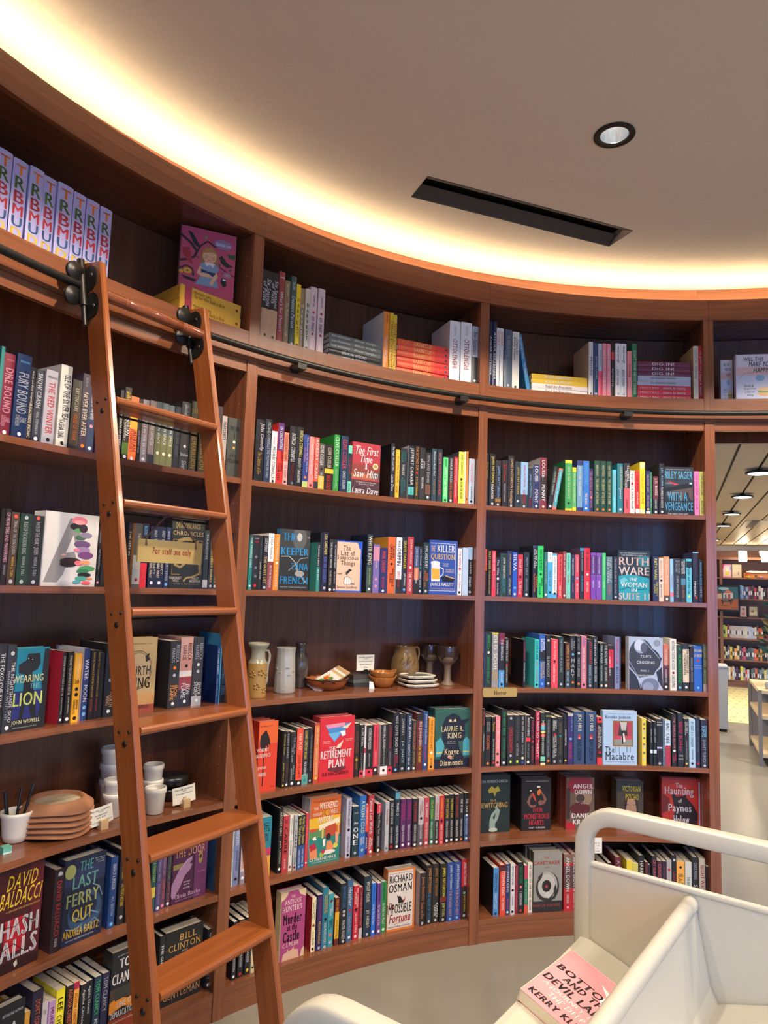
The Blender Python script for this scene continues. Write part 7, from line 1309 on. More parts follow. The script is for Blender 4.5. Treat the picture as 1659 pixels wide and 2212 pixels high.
# jug
t = thing('round_jug', 'brown-green glazed jug with relief and one tall handle, behind the square plates', 'jug', at(-.4193, .222, z4), .42)
m = MB(); m.lathe(hollow([(.045, 0), (.052, .006), (.064, .04), (.067, .075), (.062, .11), (.052, .138), (.048, .155), (.052, .166), (.053, .168)], .005), 32); m.build('body', JUGM, t)
m = MB(); m.tube([(.047, 0, .160), (.062, 0, .163), (.070, 0, .155), (.072, 0, .13), (.068, 0, .105), (.062, 0, .095)], .005, 8); m.build('handle', JUGM, t)
m = MB()
for k in range(7):
    a0 = -2.5+.16*k
    m.tube([(math.cos(a0+.07*i)*(.0655-.0015*abs(i-2.5)), math.sin(a0+.07*i)*(.0655-.0015*abs(i-2.5)), .07+.009*i+.012*math.sin(k*1.7+i*.6)) for i in range(6)], .0022, 5)
m.build('relief', CER('jug_relief', (.13, .07, .03), .25, .2), t)
# goblets
for k, (th, dr) in enumerate(((-.3579, .125), (-.372, .235))):
    t = thing('goblet', ['front clay goblet with dark dripping rim beside the plates', 'rear clay goblet with dark rim, half hidden by the front one'][k], 'goblet', at(th, dr, z4), .36*k, 'clay goblets')
    m = MB(); m.lathe([(0, 0), (.033, 0), (.034, .004), (.026, .010), (.017, .02), (.0155, .05), (.0165, .085), (.024, .098)], 26, None, lambda r, z, a, j: (r*(1+.012*math.sin(z*500)), z)); m.build('stem', GOB, t)
    m = MB(); m.lathe(hollow([(.022, .096), (.036, .106), (.046, .122), (.049, .145), (.048, .150)], .004), 26); m.build('bowl', GOB, t)
    m = MB(); n = 40
    m.lathe([(.0490, .142), (.0500, .152), (.0497, .170), (.0485, .178), (.0450, .178), (.0440, .160), (.0440, .15)], n, None, lambda r, z, a, j: (r, z-(.012+.02*max(0, math.sin(5*a+k))**3 if j == 0 else 0))); m.build('drip_glaze', GOBD, t)
# utensil cup with black utensils
t = thing('utensil_cup', 'cream ceramic cup holding black utensils at the edge of the photo', 'cup', at(-1.0084, .14, z5))
m = MB(); m.lathe(hollow([(.026, 0), (.033, .004), (.037, .02), (.043, .07), (.0465, .078), (.046, .087)], .005), 30); m.build('cup_body', WHT, t)
P0 = at(-1.0084, .14, z5)
for k, (x0, x1, y1, zt, r) in enumerate(((.004, .030, .018, .135, .0042), (-.006, -.002, .02, .140, .0038), (-.02, -.04, .0, .132, .006))):
    P = P0+Vector((x0, 0, .008)); m = MB(); m.tube([Vector((0, 0, 0)), Vector(((x1-x0)*.55, y1*.5, zt*.55)), Vector((x1-x0, y1, zt))], [r*.8, r, r*.9], 8)
    if k == 0: m.tube([Vector((x1-x0, y1, zt)), Vector(((x1-x0)*1.2, y1*1.2, zt*1.16))], [r*1.2, r*.5], 6)
    tag(m.build('black_utensil', BLK, None, P), ['black utensil leaning towards the terracotta pieces in the cream cup', 'thin black utensil standing upright in the cream cup', 'thick black utensil at the outer side of the cream cup'][k], 'utensil', 'utensils in the cream cup')
P = at(-1.0337, .07, z5); m = MB(); m.box(-.012, .012, -.012, .012, 0, .02); o = m.build('green_box', mat('mint_box', (.16, .52, .38), .4), None, P, .9); tag(o, 'small mint green box below the utensil cup at the photo edge', 'box')
m = MB(); m.box(-.0121, .0121, -.0124, -.012, .002, .006); m.build('box_print', paper('w'), o)
# terracotta dishes, stacked upside down
for k in range(5):
    P = at(-.9659, .126, z5+.0005+.0165*k); q = .30*k+.4
    m = MB(); W = lambda r, z, a, j, q=q: (r*(1+.03*math.sin(3*a+q*2)), z+.006*math.sin(3*a+q*2.4)*(1 if j in (1, 2, 3) else .2))
    s = 1.0-.012*abs(k-2)
    top = .034 if k == 4 else .026
    if k == 4: W = lambda r, z, a, j, q=q: (r*(1+.03*math.sin(3*a+q*2)*(j < 3)), z+.005*math.sin(3*a+q*2.4)*(j in (1, 2)))
    m.lathe([(.088*s, .014), (.1115*s, .006), (.112*s, .009), (.086*s, .033), (.083*s, .036), (.078*s, .036), (.074*s, .031), (.072*s, .024), (0, .023)] if k == 4 else [(.088*s, .014), (.1115*s, .006), (.112*s, .009), (.108*s, .013), (.080*s, top), (.074*s, top+.003), (.062*s, top+.002), (.058*s, top-.002), (.055*s, top-.003), (0, top-.003)], 40, None, W)
    o = m.build('terracotta_dish', TERRA, None, P, q)
    if k == 4: n = MB(); n.lathe([(.071, .0245), (.04, .0236), (0, .0236)], 32); n.build('pale_base', mat('pale_clay', (.55, .44, .30), .7), o)
    tag(o, '%s wavy terracotta dish in the upside-down stack behind the cream cup' % ['lowest', 'second lowest', 'middle', 'second highest', 'topmost'][k], 'dish', 'stacked terracotta dishes')
# white cups
def wcup(th, dr, dz, lab, s=1.0):
    m = MB(); m.lathe(hollow([(.021*s, 0), (.026*s, .003), (.030*s, .06*s), (.0335*s, .064*s), (.0335*s, .074*s), (.032*s, .078*s)], .004), 26)
    tag(m.build('white_cup', WHT, None, at(th, dr, z5+dz)), lab, 'cup', 'white ceramic cups')
for k in range(3): wcup(-.8795, .215, .052*k, ['bottom', 'middle', 'top'][k]+' white cup of the three-high stack behind the ladder rail', 1.25)
for k in range(2): wcup(-.8975, .115, .044*k, ['lower', 'upper'][k]+' white cup of the pair just behind the cream price card')
for k in range(2): wcup(-.8365, .150, .052*k, ['lower', 'upper'][k]+' white cup of the pair behind the single front cup', 1.08)
wcup(-.8536, .052, 0, 'single white cup standing in front near the shelf edge', 1.1)
for k in range(2):
    P = at(-.8071, .165, z5+.042*k+.0005); m = MB(); m.lathe([(0, 0), (.05-.006*k, 0), (.06, .012), (.066-.004*k, .03), (.060, .038), (.03, .043), (0, .044)] if k else hollow([(.045, 0), (.058, .010), (.063, .036), (.064, .042)], .004), 30)
    tag(m.build('black_bowl', BLK, None, P), ['lower glossy black bowl behind the second price card', 'upper glossy black bowl turned over on the lower one'][k], 'bowl', 'black bowls')
# shelf talker card on the sixth shelf
P = pol(-.104, R-.0012, 0); t = thing('shelf_card', 'small white card with red text stuck on the shelf edge behind the cart', 'card', (P.x, P.y, .354), .104)
m = MB(); m.box(-.030, .030, -.0015, 0, 0, .068); m.build('card', mat('card_white', (.8, .78, .74), .7), t)
m = MB(); m.mt(paper('dr'))
for i, tx in enumerate(('WANT A', 'SEAL, THE', 'FEEL, A...', 'AUTHOR')): put_text(m, tx, lambda u, v: Vector((-.002+u, -.0018, .044-.0115*i+v)), .04, .006, .8)
m.mt(paper('k')); put_text(m, 'MAIN', lambda u, v: Vector((-.012+u, -.0018, .058+v)), .018, .004, .8); m.build('lettering', None, t)

# ------------------------------------------------------------------ white book cart
c_ = thing('book_cart', 'white metal library book cart with sloped shelves and looped end handles', 'cart', (0.4895, 1.6931, 0), -.645)
CL = .965; CW = .46; HT = 1.028
def uframe(y):
    pts = [(0, y, .12)]+[(0, y, z) for z in (.5, .8)]
    for k in range(1, 8): a = PI - k*PI/14; pts.append((.075+.075*math.cos(a), y, HT-.075+.075*math.sin(a)))
    pts.append((.12, y, HT)); pts.append((CW-.12, y, HT))
    for k in range(0, 8): a = PI/2 - k*PI/14; pts.append((CW-.075+.075*math.cos(a), y, HT-.075+.075*math.sin(a)))
    pts += [(CW, y, .8), (CW, y, .5), (CW, y, .12)]
    m = MB(); m.tube(pts, 1.0, 16, ell=(.019, .019, (0, 1, 0))); m.build('handle_frame', WHITE, c_)
    for x in (0, CW):
        b = MB(); b.lathe([(0, -.012), (.042, -.012), (.05, -.006), (.05, .006), (.042, .012), (0, .012)], 20, Matrix.Translation((x, y, .05)) @ Matrix.Rotation(PI/2, 4, 'Y')); b.box(x-.018, x+.018, y-.02, y+.02, .085, .13); b.build('caster', BLACK, c_)
uframe(0); uframe(-CL)
for y in (-.004, -CL+.004):
    m = MB(); m.box(.018, CW-.018, y-.006, y+.006, .46, .915); m.tube([(.018, y, .916), (CW-.018, y, .916)], .0085, 10); m.build('end_panel', WHITE, c_)
def sheet(name, prof, th=.002, y0=-CL+.014, y1=-.014):
    m = MB(); n = len(prof); vs = [Vector((x, y, z)) for y in (y0, y1) for x, z in prof]+[Vector((x, y, z-th)) for y in (y0, y1) for x, z in prof]
    fs = [(i, i+1, n+i+1, n+i) for i in range(n-1)]+[(2*n+i, 3*n+i, 3*n+i+1, 2*n+i+1) for i in range(n-1)]
    fs += [(i, 2*n+i, 2*n+i+1, i+1) for i in range(n-1)]+[(n+i, n+i+1, 3*n+i+1, 3*n+i) for i in range(n-1)]+[(0, n, 3*n, 2*n), (n-1, 3*n-1, 4*n-1, 2*n-1)]
    m.add(vs, fs); return m.build(name, WHITE, c_)
for z0, nm in ((0, 'upper'), (-.37, 'lower')):
    o = sheet('sloped_shelf', [(-.012, .722+z0), (-.012, .745+z0), (.0, .758+z0), (.012, .758+z0), (.118, .722+z0), (.124, .724+z0), (.225, .893+z0)])
    o = sheet('sloped_shelf', [(.245, .893+z0), (.272, .742+z0), (.285, .715+z0), (.40, .752+z0), (CW-.01, .758+z0), (CW+.01, .745+z0), (CW+.01, .722+z0)])
    m = MB(); m.tube([(.235, -CL+.014, .893+z0), (.235, -.014, .893+z0)], .0165, 12); m.build('ridge_tube', WHITE, c_)
# pink book lying on the near slope of the cart
MCART = Matrix.Translation((0.4895, 1.6931, 0)) @ Matrix.Rotation(-.645, 4, 'Z')
al_ = math.atan2(-.036, .106)
lab, cc, sp_, its = ART['pink']; w, h, th = .14, .215, .022
m, t_ = face_case(w, h, th, cc, sp_, False)
MB_ = MCART @ Matrix.Translation((.016, -.130, .7575)) @ Matrix.Rotation(-al_, 4, 'Y') @ Matrix.Rotation(math.radians(-4), 4, 'Z') @ Matrix.Translation((0, -h, th)) @ Matrix.Rotation(-PI/2, 4, 'X')
o = m.build('paperback_book', None, None, None, 0, MB_); tag(o, lab, 'book')
p = MB(); p.box(t_+.0002, w-.0002, t_+.0002, th-t_-.0002, .0002, h-.0002); p.build('page_block', PAGES, o)
cover_print(its, lambda x, y, zz: Vector((x, y, zz)), w, h).build('cover_print', None, o)

# ------------------------------------------------------------------ ceiling fixtures
def downlight(P, label, seen=False):
    t = thing('downlight', label, 'light', P, 0, 'ceiling downlights')
    m = MB(); m.lathe([(.048, .001), (.068, -.001), (.069, -.005), (.066, -.007), (.050, -.006), (.047, -.001)], 36); m.build('trim_ring', BLACK, t)
    m = MB(); m.lathe([(.047, -.001), (.046, .02), (.04, .05), (.033, .07), (.033, .074)], 32); m.build('reflector', mat('reflector', (.75, .78, .82), .12, .02, metal=.95), t)
    m = MB(); m.lathe([(.0, .064), (.03, .066), (.03, .069), (0, .069)], 24); m.build('lamp', mat('lamp_glow', (.9, .9, .9), .5, emit=((1, .93, .82), 22.0)), t)
    b = MB(); b.lathe([(.0345, .0), (.0345, .078), (0, .078)][::-1], 24)
    spot('downlight_beam', (P[0], P[1], P[2]-.012), DOWN_W, DOWN_C)
ceil_o = D.objects['ceiling']
RD = 1.656
t0 = math.atan2(.7489-CX, 2.2625-CY)
LIGHTS = [(t0+2*PI/8*i) for i in range(8)]
# recesses for the fixtures are cut through the ceiling board
HOLES = [(CX+RD*math.sin(t), CY+RD*math.cos(t)) for t in LIGHTS]
for i, (x, y) in enumerate(HOLES): downlight((x, y, CEIL), 'black-ringed recessed downlight in the ceiling past the long black vent' if abs(x-.7489) < .02 else 'black-ringed recessed downlight in the ceiling outside the photo')
def cut(bm_, name):
    o = bm_.build(name, None); md = ceil_o.modifiers.new('recess', 'BOOLEAN'); md.operation = 'DIFFERENCE'; md.solver = 'EXACT'; md.object = o; return o
cm = MB()
for x, y in HOLES: cm.lathe([(.0475, -.05), (.0475, .075)], 32, Matrix.Translation((x, y, CEIL)))
# linear air vent
A0, A1, A2, A3 = Vector((.128, 2.537, 0)), Vector((1.036, 2.904, 0)), Vector((.988, 3.042, 0)), Vector((.065, 2.699, 0))
mid = (A0+A1+A2+A3)/4; dv = ((A1-A0)+(A2-A3)).normalized(); va = math.atan2(dv.y, dv.x); VL, VW = .98, .155
MV = Matrix.Translation((mid.x, mid.y, CEIL)) @ Matrix.Rotation(va, 4, 'Z')
cm.box(-VL/2, VL/2, -VW/2, VW/2, -.05, .06, M=MV)
co = cut(cm, 'cutter')
bpy.context.view_layer.update()
me = D.meshes.new_from_object(ceil_o.evaluated_get(bpy.context.evaluated_depsgraph_get())); ceil_o.modifiers.clear(); ceil_o.data = me; D.objects.remove(co)
t = thing('linear_vent', 'long black linear air vent recessed in the plaster ceiling', 'vent', (mid.x, mid.y, CEIL), va)
VB = mat('vent_black', (.010, .010, .010), .45, .1); VG = mat('vent_grey', (.035, .033, .032), .4, .1)
m = MB(); m.box(-VL/2, VL/2, -VW/2, VW/2, .05, .06); m.build('back_plate', VB, t)
m = MB(); vs = [Vector((x, y, z)) for x in (-VL/2, VL/2) for y, z in ((-VW/2+.001, .001), (-.022, .028), (-.022, .030), (-VW/2+.001, .004))]; m.add(vs, [(0, 1, 2, 3), (7, 6, 5, 4)]+[(i, i+4, (i+1) % 4+4, (i+1) % 4) for i in range(4)]); m.build('blade', VG, t)
m = MB(); vs = [Vector((x, y, z)) for x in (-VL/2, VL/2) for y, z in ((VW/2-.001, .001), (.022, .028), (.022, .030), (VW/2-.001, .004))]; m.add(vs, [(0, 1, 2, 3), (7, 6, 5, 4)]+[(i, i+4, (i+1) % 4+4, (i+1) % 4) for i in range(4)]); m.build('blade', VG, t)
m = MB()
for x0, x1, y0, y1 in ((-VL/2, VL/2, -VW/2-.002, -VW/2), (-VL/2, VL/2, VW/2, VW/2+.002), (-VL/2-.002, -VL/2, -VW/2, VW/2), (VL/2, VL/2+.002, -VW/2, VW/2)): m.box(x0, x1, y0, y1, -.0015, .05)
m.build('trim_edge', VG, t)

# ------------------------------------------------------------------ the store beyond the doorway (axis a runs away, b to its right)
AZ = math.radians(22.7); SA, CA = math.sin(AZ), math.cos(AZ)
def st(a, b, z): return Vector((a*SA + b*CA, a*CA - b*SA, z))
MST = Matrix(((CA, SA, 0, 0), (-SA, CA, 0, 0), (0, 0, 1, 0), (0, 0, 0, 1)))   # local x = b, y = a
AW = 13.667; SC_ = 2.437
def sbox(name, m_, b0, b1, a0, a1, z0, z1, parent=None, ax=0):
    m = MB(); m.box(b0, b1, a0, a1, z0, z1, ax); return m.build(name, m_, parent, None, 0, MST if parent is None else None)
struct(sbox('wall_store_left', WALLM, -2.2, -2.0, 4.6, AW+.6, 0, 3.2)); struct(sbox('wall_store_back', WALLM, -2.2, 5.2, AW+.42, AW+.6, 0, 3.2))
m = MB(); m.box(4.6, 4.8, 5.2, 8.6, 0, 3.2); m.box(4.6, 4.8, 12.9, AW+.6, 0, 3.2); m.box(4.6, 4.8, 8.6, 12.9, 0, .5); m.box(4.6, 4.8, 8.6, 12.9, 2.3, 3.2); struct(m.build('wall_store_right', WALLM, None, None, 0, MST))
f = MB()
for a in (8.6, 10.0, 11.45, 12.84): f.box(4.66, 4.74, a, a+.06, .5, 2.3)
f.box(4.66, 4.74, 8.6, 12.9, .5, .55); f.box(4.66, 4.74, 8.6, 12.9, 2.25, 2.3); w = struct(f.build('window_4', BLACK, None, None, 0, MST))
g = MB(); g.box(4.695, 4.70, 8.66, 12.84, .55, 2.25); g.build('pane', GLASS, w)
P = st(10.75, 4.85, 1.4); portal('window_light', P, (PI/2, 0, PI/2-AZ), 4.2, 1.8)
struct(sbox('ceiling_store', VB, -2.2, 4.8, 4.0, AW+.6, SC_+.02, SC_+.1)); co_ = D.objects['ceiling_store']
PLK = wood('ceiling_veneer', (.56, .44, .30), (.50, .385, .25), .45, (.5, 8, 8))
gaps = [.36, .548, .738, .94, 1.13, 1.32]; bs = [-.62, -.43, -.24, -.05, .15]+gaps+[1.52, 1.72, 1.92, 2.12]
for b0, b1 in zip(bs, bs[1:]):
    m = MB(); m.box(b0+.009, b1-.009, 4.2, AW+.4, SC_, SC_+.016, 1); m.build('ceiling_plank', PLK, co_)
for k, (a, b) in enumerate(((5.552, .553), (6.88, .55), (8.32, .56), (9.717, .56), (12.26, .56))):
    t = thing('disc_lamp', '%s black-rimmed round disc lamp under the planked ceiling beyond the doorway' % ['nearest', 'second nearest', 'third nearest', 'fourth nearest', 'farthest'][k], 'light', st(a, b, SC_), 0, 'disc lamps beyond the doorway')
    m = MB(); m.lathe([(0, 0), (.02, 0), (.02, -.012), (.088, -.018), (.092, -.026), (.088, -.032), (.074, -.032), (.072, -.028), (0, -.028)], 32); m.build('rim', BLACK, t)
    m = MB(); m.lathe([(0, -.030), (.072, -.030), (.072, -.033), (0, -.034)], 28); m.build('diffuser', mat('disc_glow', (.9, .9, .9), .5, emit=((.80, .93, 1), 2.2)), t)
for a, b in ((6.2, 1.9), (8.5, 1.9), (11.0, 2.4), (11.0, .3), (7.5, -.8)): spot('store_lamp', st(a, b, SC_-.06), STORE_W, (1, .86, .68), 2.6, .8, .1)
t = thing('ceiling_vent', 'square metal air diffuser in the planked ceiling beyond the doorway', 'vent', st(9.75, .89, SC_), -AZ)
m = MB(); m.box(-.11, .11, -.45, .45, -.006, 0); m.build('frame', mat('vent_metal', (.35, .30, .26), .4, metal=.6), t); m = MB(); m.box(-.045, .035, -.45, .45, -.009, -.006); m.build('slot', VB, t)
# patterned carpet tiles
CARP = D.materials.new('yellow_carpet'); CARP.use_nodes = True; nt = CARP.node_tree
tc = nt.nodes.new('ShaderNodeTexCoord'); br = nt.nodes.new('ShaderNodeTexBrick'); br.inputs['Scale'].default_value = 1; br.inputs['Brick Width'].default_value = .17; br.inputs['Row Height'].default_value = .28; br.inputs['Mortar Size'].default_value = 0
br.inputs['Color1'].default_value = (.72, .62, .30, 1); br.inputs['Color2'].default_value = (.66, .56, .27, 1)
nt.links.new(tc.outputs['Object'], br.inputs['Vector']); nt.links.new(br.outputs['Color'], nt.nodes['Principled BSDF'].inputs['Base Color']); nt.nodes['Principled BSDF'].inputs['Roughness'].default_value = .9
o = sbox('patterned_carpet', CARP, -.6, 3.2, 9.76, 13.45, .0, .006); tag(o, 'pale yellow carpet with small brown dashes in the store beyond the doorway', 'carpet')
m = MB(); rr = random.Random(5)
for i in range(12):
    for j in range(16):
        b = .35+j*.12+(.06 if i % 2 else 0); a = 9.86+i*.3+rr.uniform(-.02, .02); m.box(b, b+.03, a, a+.03, .006, .0068)
q = m.build('dash', mat('carpet_dash', (.16, .10, .05), .9), o); q['kind'] = 'stuff'
# back bookcase
bc = thing('store_bookcase', 'long wooden wall bookcase at the far end of the store beyond the doorway', 'bookcase', (0, 0, 0)); bc.matrix_basis = MST
WS = wood('store_wood', (.30, .13, .075), (.22, .09, .05), .4, (1, 20, 20))
SZ = (.10, .453, .815, 1.179, 1.496, 1.857)
m = MB(); m.box(-.6, 4.4, AW+.33, AW+.36, 0, 2.33); m.build('back_panel', WS, bc)
for b in (-.52, .708, 1.94, 3.17, 4.36):
    m = MB(); m.box(b, b+.045, AW, AW+.33, 0, 2.17, 2); m.build('upright', WS, bc)
for z in SZ:
    m = MB(); m.box(-.5, 4.4, AW+.01, AW+.33, z-.025, z); m.build('shelf', WS, bc)
m = MB(); m.box(-.6, 4.42, AW-.02, AW+.36, 2.17, 2.21); m.build('cornice', WS, bc)
m = MB(); m.box(-.5, 4.4, AW+.02, AW+.05, 0, .075); m.build('plinth', WS, bc)
dr_ = random.Random(11)
CC = {0: ['k', '8a9a8c', 'e0e0d4', 'd89a50', 'c8c4b8', '4a3a5a', '5a3a60', '3a3440', 'e8d850', '9ab0a8', 'd8483a', 'c8ccd0', 'k', '6a7a80', '4a5a68', 'd8704a', 'sl', '7a8a90'],
      1: ['c8b878', '2a2c34', '5a6470', 'e8c83a', '2c3048', 'e8a038', 'd8c8a0', '3a3a48', '9a4a70', 'c85a6a', '3a4450', '4a5a60', '4a6068', '6a7078', 'e0604a', 'd8703a', '3c4038', 'e0a050', '24262a', '24262a', '34383c', '24262a'],
      2: ['9ac050', 'c8c83a', '8a3a48', 'c0b0b0', 'c8bcb8', 'c4b8b4', 'd0c4bc', 'ccc0b8', 'c8c0b8', 'c4bcb4', 'd4ccc0', 'd8d4c0', 'c8ccd0', 'b8c8d8', 'b8c8e0', 'c8c8d0', 'd8c8b8', '5a4030', 'd8502a', 'e07040', '6a6a70'],
      4: ['7aa8e0', '8aa8d8', '4a5a80', '9aa8d0', '8a3a40', '3a3a40', '5a4a48', 'c83a50', '3a2a30', 'd8c0b0', 'e0d8d0', '4a4038', '3a3430', 'd85040', 'c8a090', '4a4a50']}
def cn2(c): return cname(c)
NB = 0
for row, cols in CC.items():
    b = .745+.01 if row != 4 else 1.03; z = SZ[row]; names = ['lowest shelf', 'second lowest shelf', 'third lowest shelf', '', 'high shelf'][row]
    pr0 = {}
    for i in range(30):
        c = cols[i % len(cols)] if i < len(cols) else dr_.choice(cols); w = dr_.uniform(.026, .040); h = dr_.uniform(.185, .235)
        if row == 2 and 3 <= i <= 13: w, h = .030, .205
        if b+w > 1.90: break
        m = MB(); m.mt(paper(c)); m.box(b, b+w-.001, AW+.03, AW+.17, z, z+h); m.mt(paper('w' if i % 3 else 'k')); m.box(b+.007, b+w-.008, AW+.0285, AW+.03, z+h*.3, z+h*.62)
        o = m.build('distant_book', None, None, None, 0, MST); NB += 1
        k = i+1; sf = 'th' if 10 <= k % 100 <= 20 else {1: 'st', 2: 'nd', 3: 'rd'}.get(k % 10, 'th')
        tag(o, '%s book, %d%s from left on the %s of the far wall' % (cn2(c), k, sf, names), 'book', 'books on the far wall bookcase')
        b += w
# picture books, toy box and lamps on the far wall
def panel(name, label, cat, b0, b1, z0, z1, a, colr, parts, depth=.02):
    t = thing(name, label, cat, st(a, (b0+b1)/2, z0), -AZ); w, h = b1-b0, z1-z0
    m = MB(); m.box(-w/2, w/2, 0, depth, 0, h); m.build('board', paper(colr), t)
    cover_print(parts, lambda x, y, zz: Vector((x-w/2, y, zz)), w, h).build('picture_print', None, t); return t
panel('picture_book', 'bright pink and yellow picture book propped on the far wall top shelf', 'book', .765, .905, 1.857, 2.085, AW+.06, 'e8a0b8', [('R', 'f0d0d8', .1, .9, .1, .9), ('E', 'e8d840', .5, .66, .22, .18), ('E', 'f0e8d8', .5, .4, .16, .14), ('P', 'd84a80', [(0, 0), (.2, 0), (.1, .3), (0, .4)]), ('P', '6a90d0', [(.8, .1), (1, .2), (1, .5), (.86, .4)])])
panel('picture_book', 'cream picture book with fine drawing propped on the far wall top shelf', 'book', .915, 1.06, 1.857, 2.087, AW+.06, 'e6d6b4', [('L', '8a7a60', 0, 0, .008, [(.1, .3), (.5, .2), (.9, .35)]), ('L', '8a7a60', 0, 0, .008, [(.2, .6), (.6, .5), (.8, .7)]), ('P', '3a3230', [(.62, .6), (.68, .58), (.7, .76), (.62, .78)])])
t = thing('wooden_toy_box', 'orange wooden toy box with stacking toys on the far wall top shelf', 'toy', st(AW+.06, 1.28, 1.857), -AZ)
m = MB(); m.box(-.19, .19, 0, .14, 0, .09); m.build('box_body', paper('d8904a'), t)
for x, z, r, c in ((-.12, .0, .035, 'e8c040'), (-.12, .03, .032, 'e8a030'), (-.12, .06, .03, 'd83a2a'), (-.12, .09, .032, 'w'), (.08, .0, .03, 'd0a0c8'), (.0, .03, .02, '4a4a4a')):
    m = MB(); m.lathe([(0, 0), (r, .003), (r, .026), (0, .03)], 14, Matrix.Translation((x, -.03, z))); m.build('toy_piece', paper(c), t)
tag(sbox('flat_white_box', paper('w'), 1.18, 1.46, AW+.04, AW+.18, 1.948, 1.985), 'flat white box lying on the wooden toy box of the far wall', 'box')
t = panel('farm_painting', 'black-framed folk painting of a house and a horse hung on the far bookcase', 'painting', .60, 1.024, 1.266, 1.724, AW-.03, '1a1614', [('R', '3a6a70', .08, .93, .07, .93), ('R', 'b8683c', .08, .93, .52, .93), ('P', '2c5a4a', [(.08, .3), (.25, .12), (.4, .3)]), ('E', 'a8c8d8', .4, .14, .2, .05), ('P', 'd87a60', [(.38, .32), (.55, .16), (.75, .3)]), ('P', 'dcd8cc', [(.38, .32), (.74, .3), (.74, .5), (.38, .5)]), ('R', 'c8342a', .56, .64, .34, .5), ('R', '4a6070', .44, .5, .36, .5), ('P', 'e0c0a0', [(.08, .34), (.32, .32), (.32, .52), (.08, .52)]), ('P', '8a5038', [(.08, .28), (.22, .24), (.34, .33), (.08, .35)]), ('P', '4a3428', [(.3, .56), (.66, .54), (.74, .5), (.76, .55), (.7, .6), (.68, .74), (.65, .74), (.64, .64), (.38, .64), (.36, .74), (.33, .74)]), ('R', '6a7060', .36, .56, .55, .6), ('R', '4a6038', .3, .6, .78, .8), ('R', '4a6038', .68, .9, .84, .86)], .025)
panel('framed_print', 'small dark framed print of a pink figure beside the far painting', 'picture', 1.01, 1.13, 1.165, 1.385, AW-.005, '2a2422', [('R', 'c8b0a8', .1, .9, .08, .9), ('E', 'c87a70', .5, .66, .22, .16), ('E', '6a5a58', .5, .3, .2, .08)])
panel('framed_print', 'small framed sepia landscape print on the far wall shelf', 'picture', 1.155, 1.30, 1.185, 1.383, AW+.02, '5a5048', [('R', 'b8a888', .1, .9, .1, .9), ('R', 'd8c8a0', .1, .9, .5, .8), ('E', '8a7a58', .4, .5, .2, .1)])
for k, (b, lab) in enumerate(((1.072, 'glowing white cylinder wall lamp above the picture books of the far wall'), (1.42, 'glowing white wall lamp at the right edge of the photo'))):
    t = thing('wall_lamp', lab, 'light', st(AW-.10, b, 2.13), 0, 'wall lamps of the store')
    m = MB(); m.lathe([(0, 0), (.062, .004), (.066, .02), (.066, .17), (.062, .188), (0, .19)], 24); m.build('shade', mat('lamp_shade_glow', (.9, .9, .85), .5, emit=((1, .86, .62), 5.0)), t)
    m = MB(); m.box(-.02, .02, .0, .13, .17, .19); m.build('arm', mat('lamp_arm', (.6, .5, .35), .4), t)
    l = D.lights.new('wall_lamp_light', 'POINT'); l.energy = 9; l.color = (1, .8, .55); l.shadow_soft_size = .07; lo_ = D.objects.new('wall_lamp_light', l); COL.objects.link(lo_); lo_.location = st(AW-.22, b, 2.25)
t = thing('dome_camera', 'white dome security camera on the cornice of the far wall', 'camera', st(AW-.05, 1.384, 2.21), -AZ)
m = MB(); m.lathe([(0, .12), (.05, .118), (.06, .10), (.055, .075), (.05, .04), (.03, .012), (0, 0)], 20); m.build('housing', mat('camera_white', (.75, .73, .68), .4), t); m = MB(); m.box(-.02, .02, -.056, -.03, .025, .05); m.build('lens', BLACK, t)
# grey cabinet, table, plant
o = sbox('grey_bin', mat('grey_enamel', (.34, .36, .38), .5, .03), .12, .535, 9.02, 9.4, .035, .72); tag(o, 'grey metal bin standing in the store just past the doorway jamb', 'bin'); sbox('base', BLACK, .14, .52, 9.04, 9.38, 0, .035, o); sbox('lid', mat('grey_lid', (.42, .44, .46), .4), .115, .54, 9.012, 9.405, .72, .735, o)
t = thing('display_table', 'pale wooden tiered display table at the right edge beyond the doorway', 'table', (0, 0, 0)); t.matrix_basis = MST
PINE = wood('birch_ply', (.66, .50, .30), (.58, .43, .24), .5, (1, 18, 18)); TG = mat('taupe_panel', (.22, .19, .16), .6)
for z in (.11, .45, .68):
    m = MB(); m.box(.70, 1.6, 7.43, 8.4, z-.03, z); m.build('shelf', PINE, t)
m = MB(); m.box(.69, .72, 7.42, 7.46, 0, .68); m.build('leg', TG, t); m = MB(); m.box(.69, .72, 8.37, 8.41, 0, .68); m.build('leg', TG, t); m = MB(); m.box(.715, 1.6, 8.37, 8.40, .0, .68); m.build('back_board', TG, t)
t = thing('planter', 'taupe planter of green and yellow leaves standing on the display table beyond the doorway', 'plant', st(8.0, .95, .68))
m = MB(); m.lathe([(0, 0), (.085, 0), (.10, .02), (.115, .24), (.12, .30), (.108, .30), (.10, .27), (0, .26)], 24); m.build('pot', mat('pot_taupe', (.42, .36, .28), .7), t)
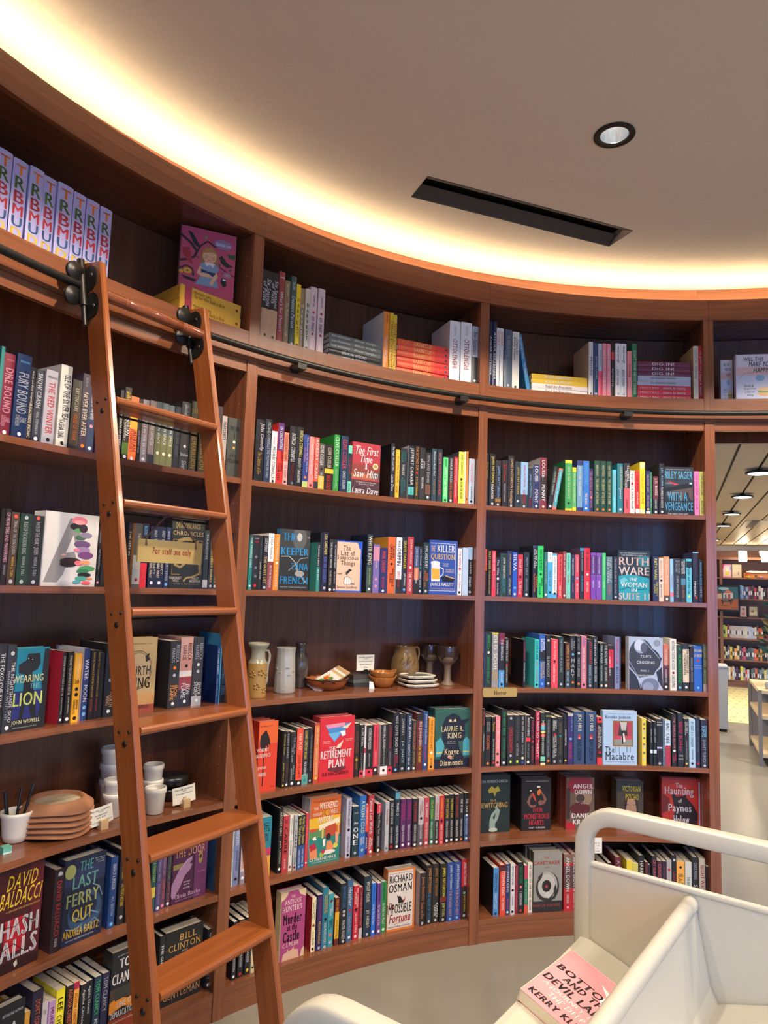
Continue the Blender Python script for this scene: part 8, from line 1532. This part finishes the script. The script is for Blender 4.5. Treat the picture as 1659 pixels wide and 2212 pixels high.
lg = [mat('leaf_%d' % i, c, .5, .25, 40) for i, c in enumerate(((.03, .09, .05), (.06, .12, .06), (.30, .22, .05), (.02, .10, .10), (.24, .07, .06)))]
rl = random.Random(9); LEAF = []
for i in range(5):
    m = MB(); m.add([Vector(p) for p in ((0, 0, 0), (.016, .008, .03), (.019, .008, .06), (0, .0, .11), (-.019, .008, .06), (-.016, .008, .03), (0, -.004, .05))], [(0, 1, 6), (1, 2, 6), (2, 3, 6), (3, 4, 6), (4, 5, 6), (5, 0, 6)]); LEAF.append(m)
meshes = []
for i in range(150):
    k = rl.choice((0, 0, 1, 1, 2, 3, 3, 4)); a = rl.uniform(0, 2*PI); zz = .28+rl.uniform(0, .48); r = rl.uniform(.02, .13)*(1 if zz < .6 else .7)
    M = Matrix.Translation((r*math.cos(a), r*math.sin(a), zz)) @ Matrix.Rotation(a, 4, 'Z') @ Matrix.Rotation(rl.uniform(.4, 1.6), 4, 'Y') @ Matrix.Rotation(rl.uniform(-.6, .6), 4, 'Z')
    if len(meshes) < 5: pass
    m = MB(); m.v, m.f, m.g, m.m, m.sm = list(LEAF[0].v), list(LEAF[0].f), list(LEAF[0].g), list(LEAF[0].m), list(LEAF[0].sm)
    if ('leaf', k) not in GL: GL[('leaf', k)] = m.build('leaf', lg[k], t, None, 0, M)
    else:
        c = GL[('leaf', k)].copy(); COL.objects.link(c); c.matrix_basis = M
m = MB()
for i in range(7):
    a = i*.9; m.tube([(0, 0, .2), (.03*math.cos(a), .03*math.sin(a), .45), (.07*math.cos(a), .07*math.sin(a), .72)], .004, 5)
m.build('stem', lg[0], t)
t = thing('glass_jar', 'small wire-topped jar standing on the display table beyond the doorway', 'jar', st(7.6, .80, .68))
m = MB(); m.lathe([(0, 0), (.03, 0), (.034, .01), (.034, .05), (.026, .06), (0, .062)], 16); m.build('jar_body', mat('jar_grey', (.30, .31, .27), .2), t); m = MB(); m.lathe([(.028, .06), (.03, .064), (.03, .07), (0, .072)], 16); m.build('lid', mat('lid_pale', (.7, .68, .6), .4), t)
bpy.context.view_layer.update()
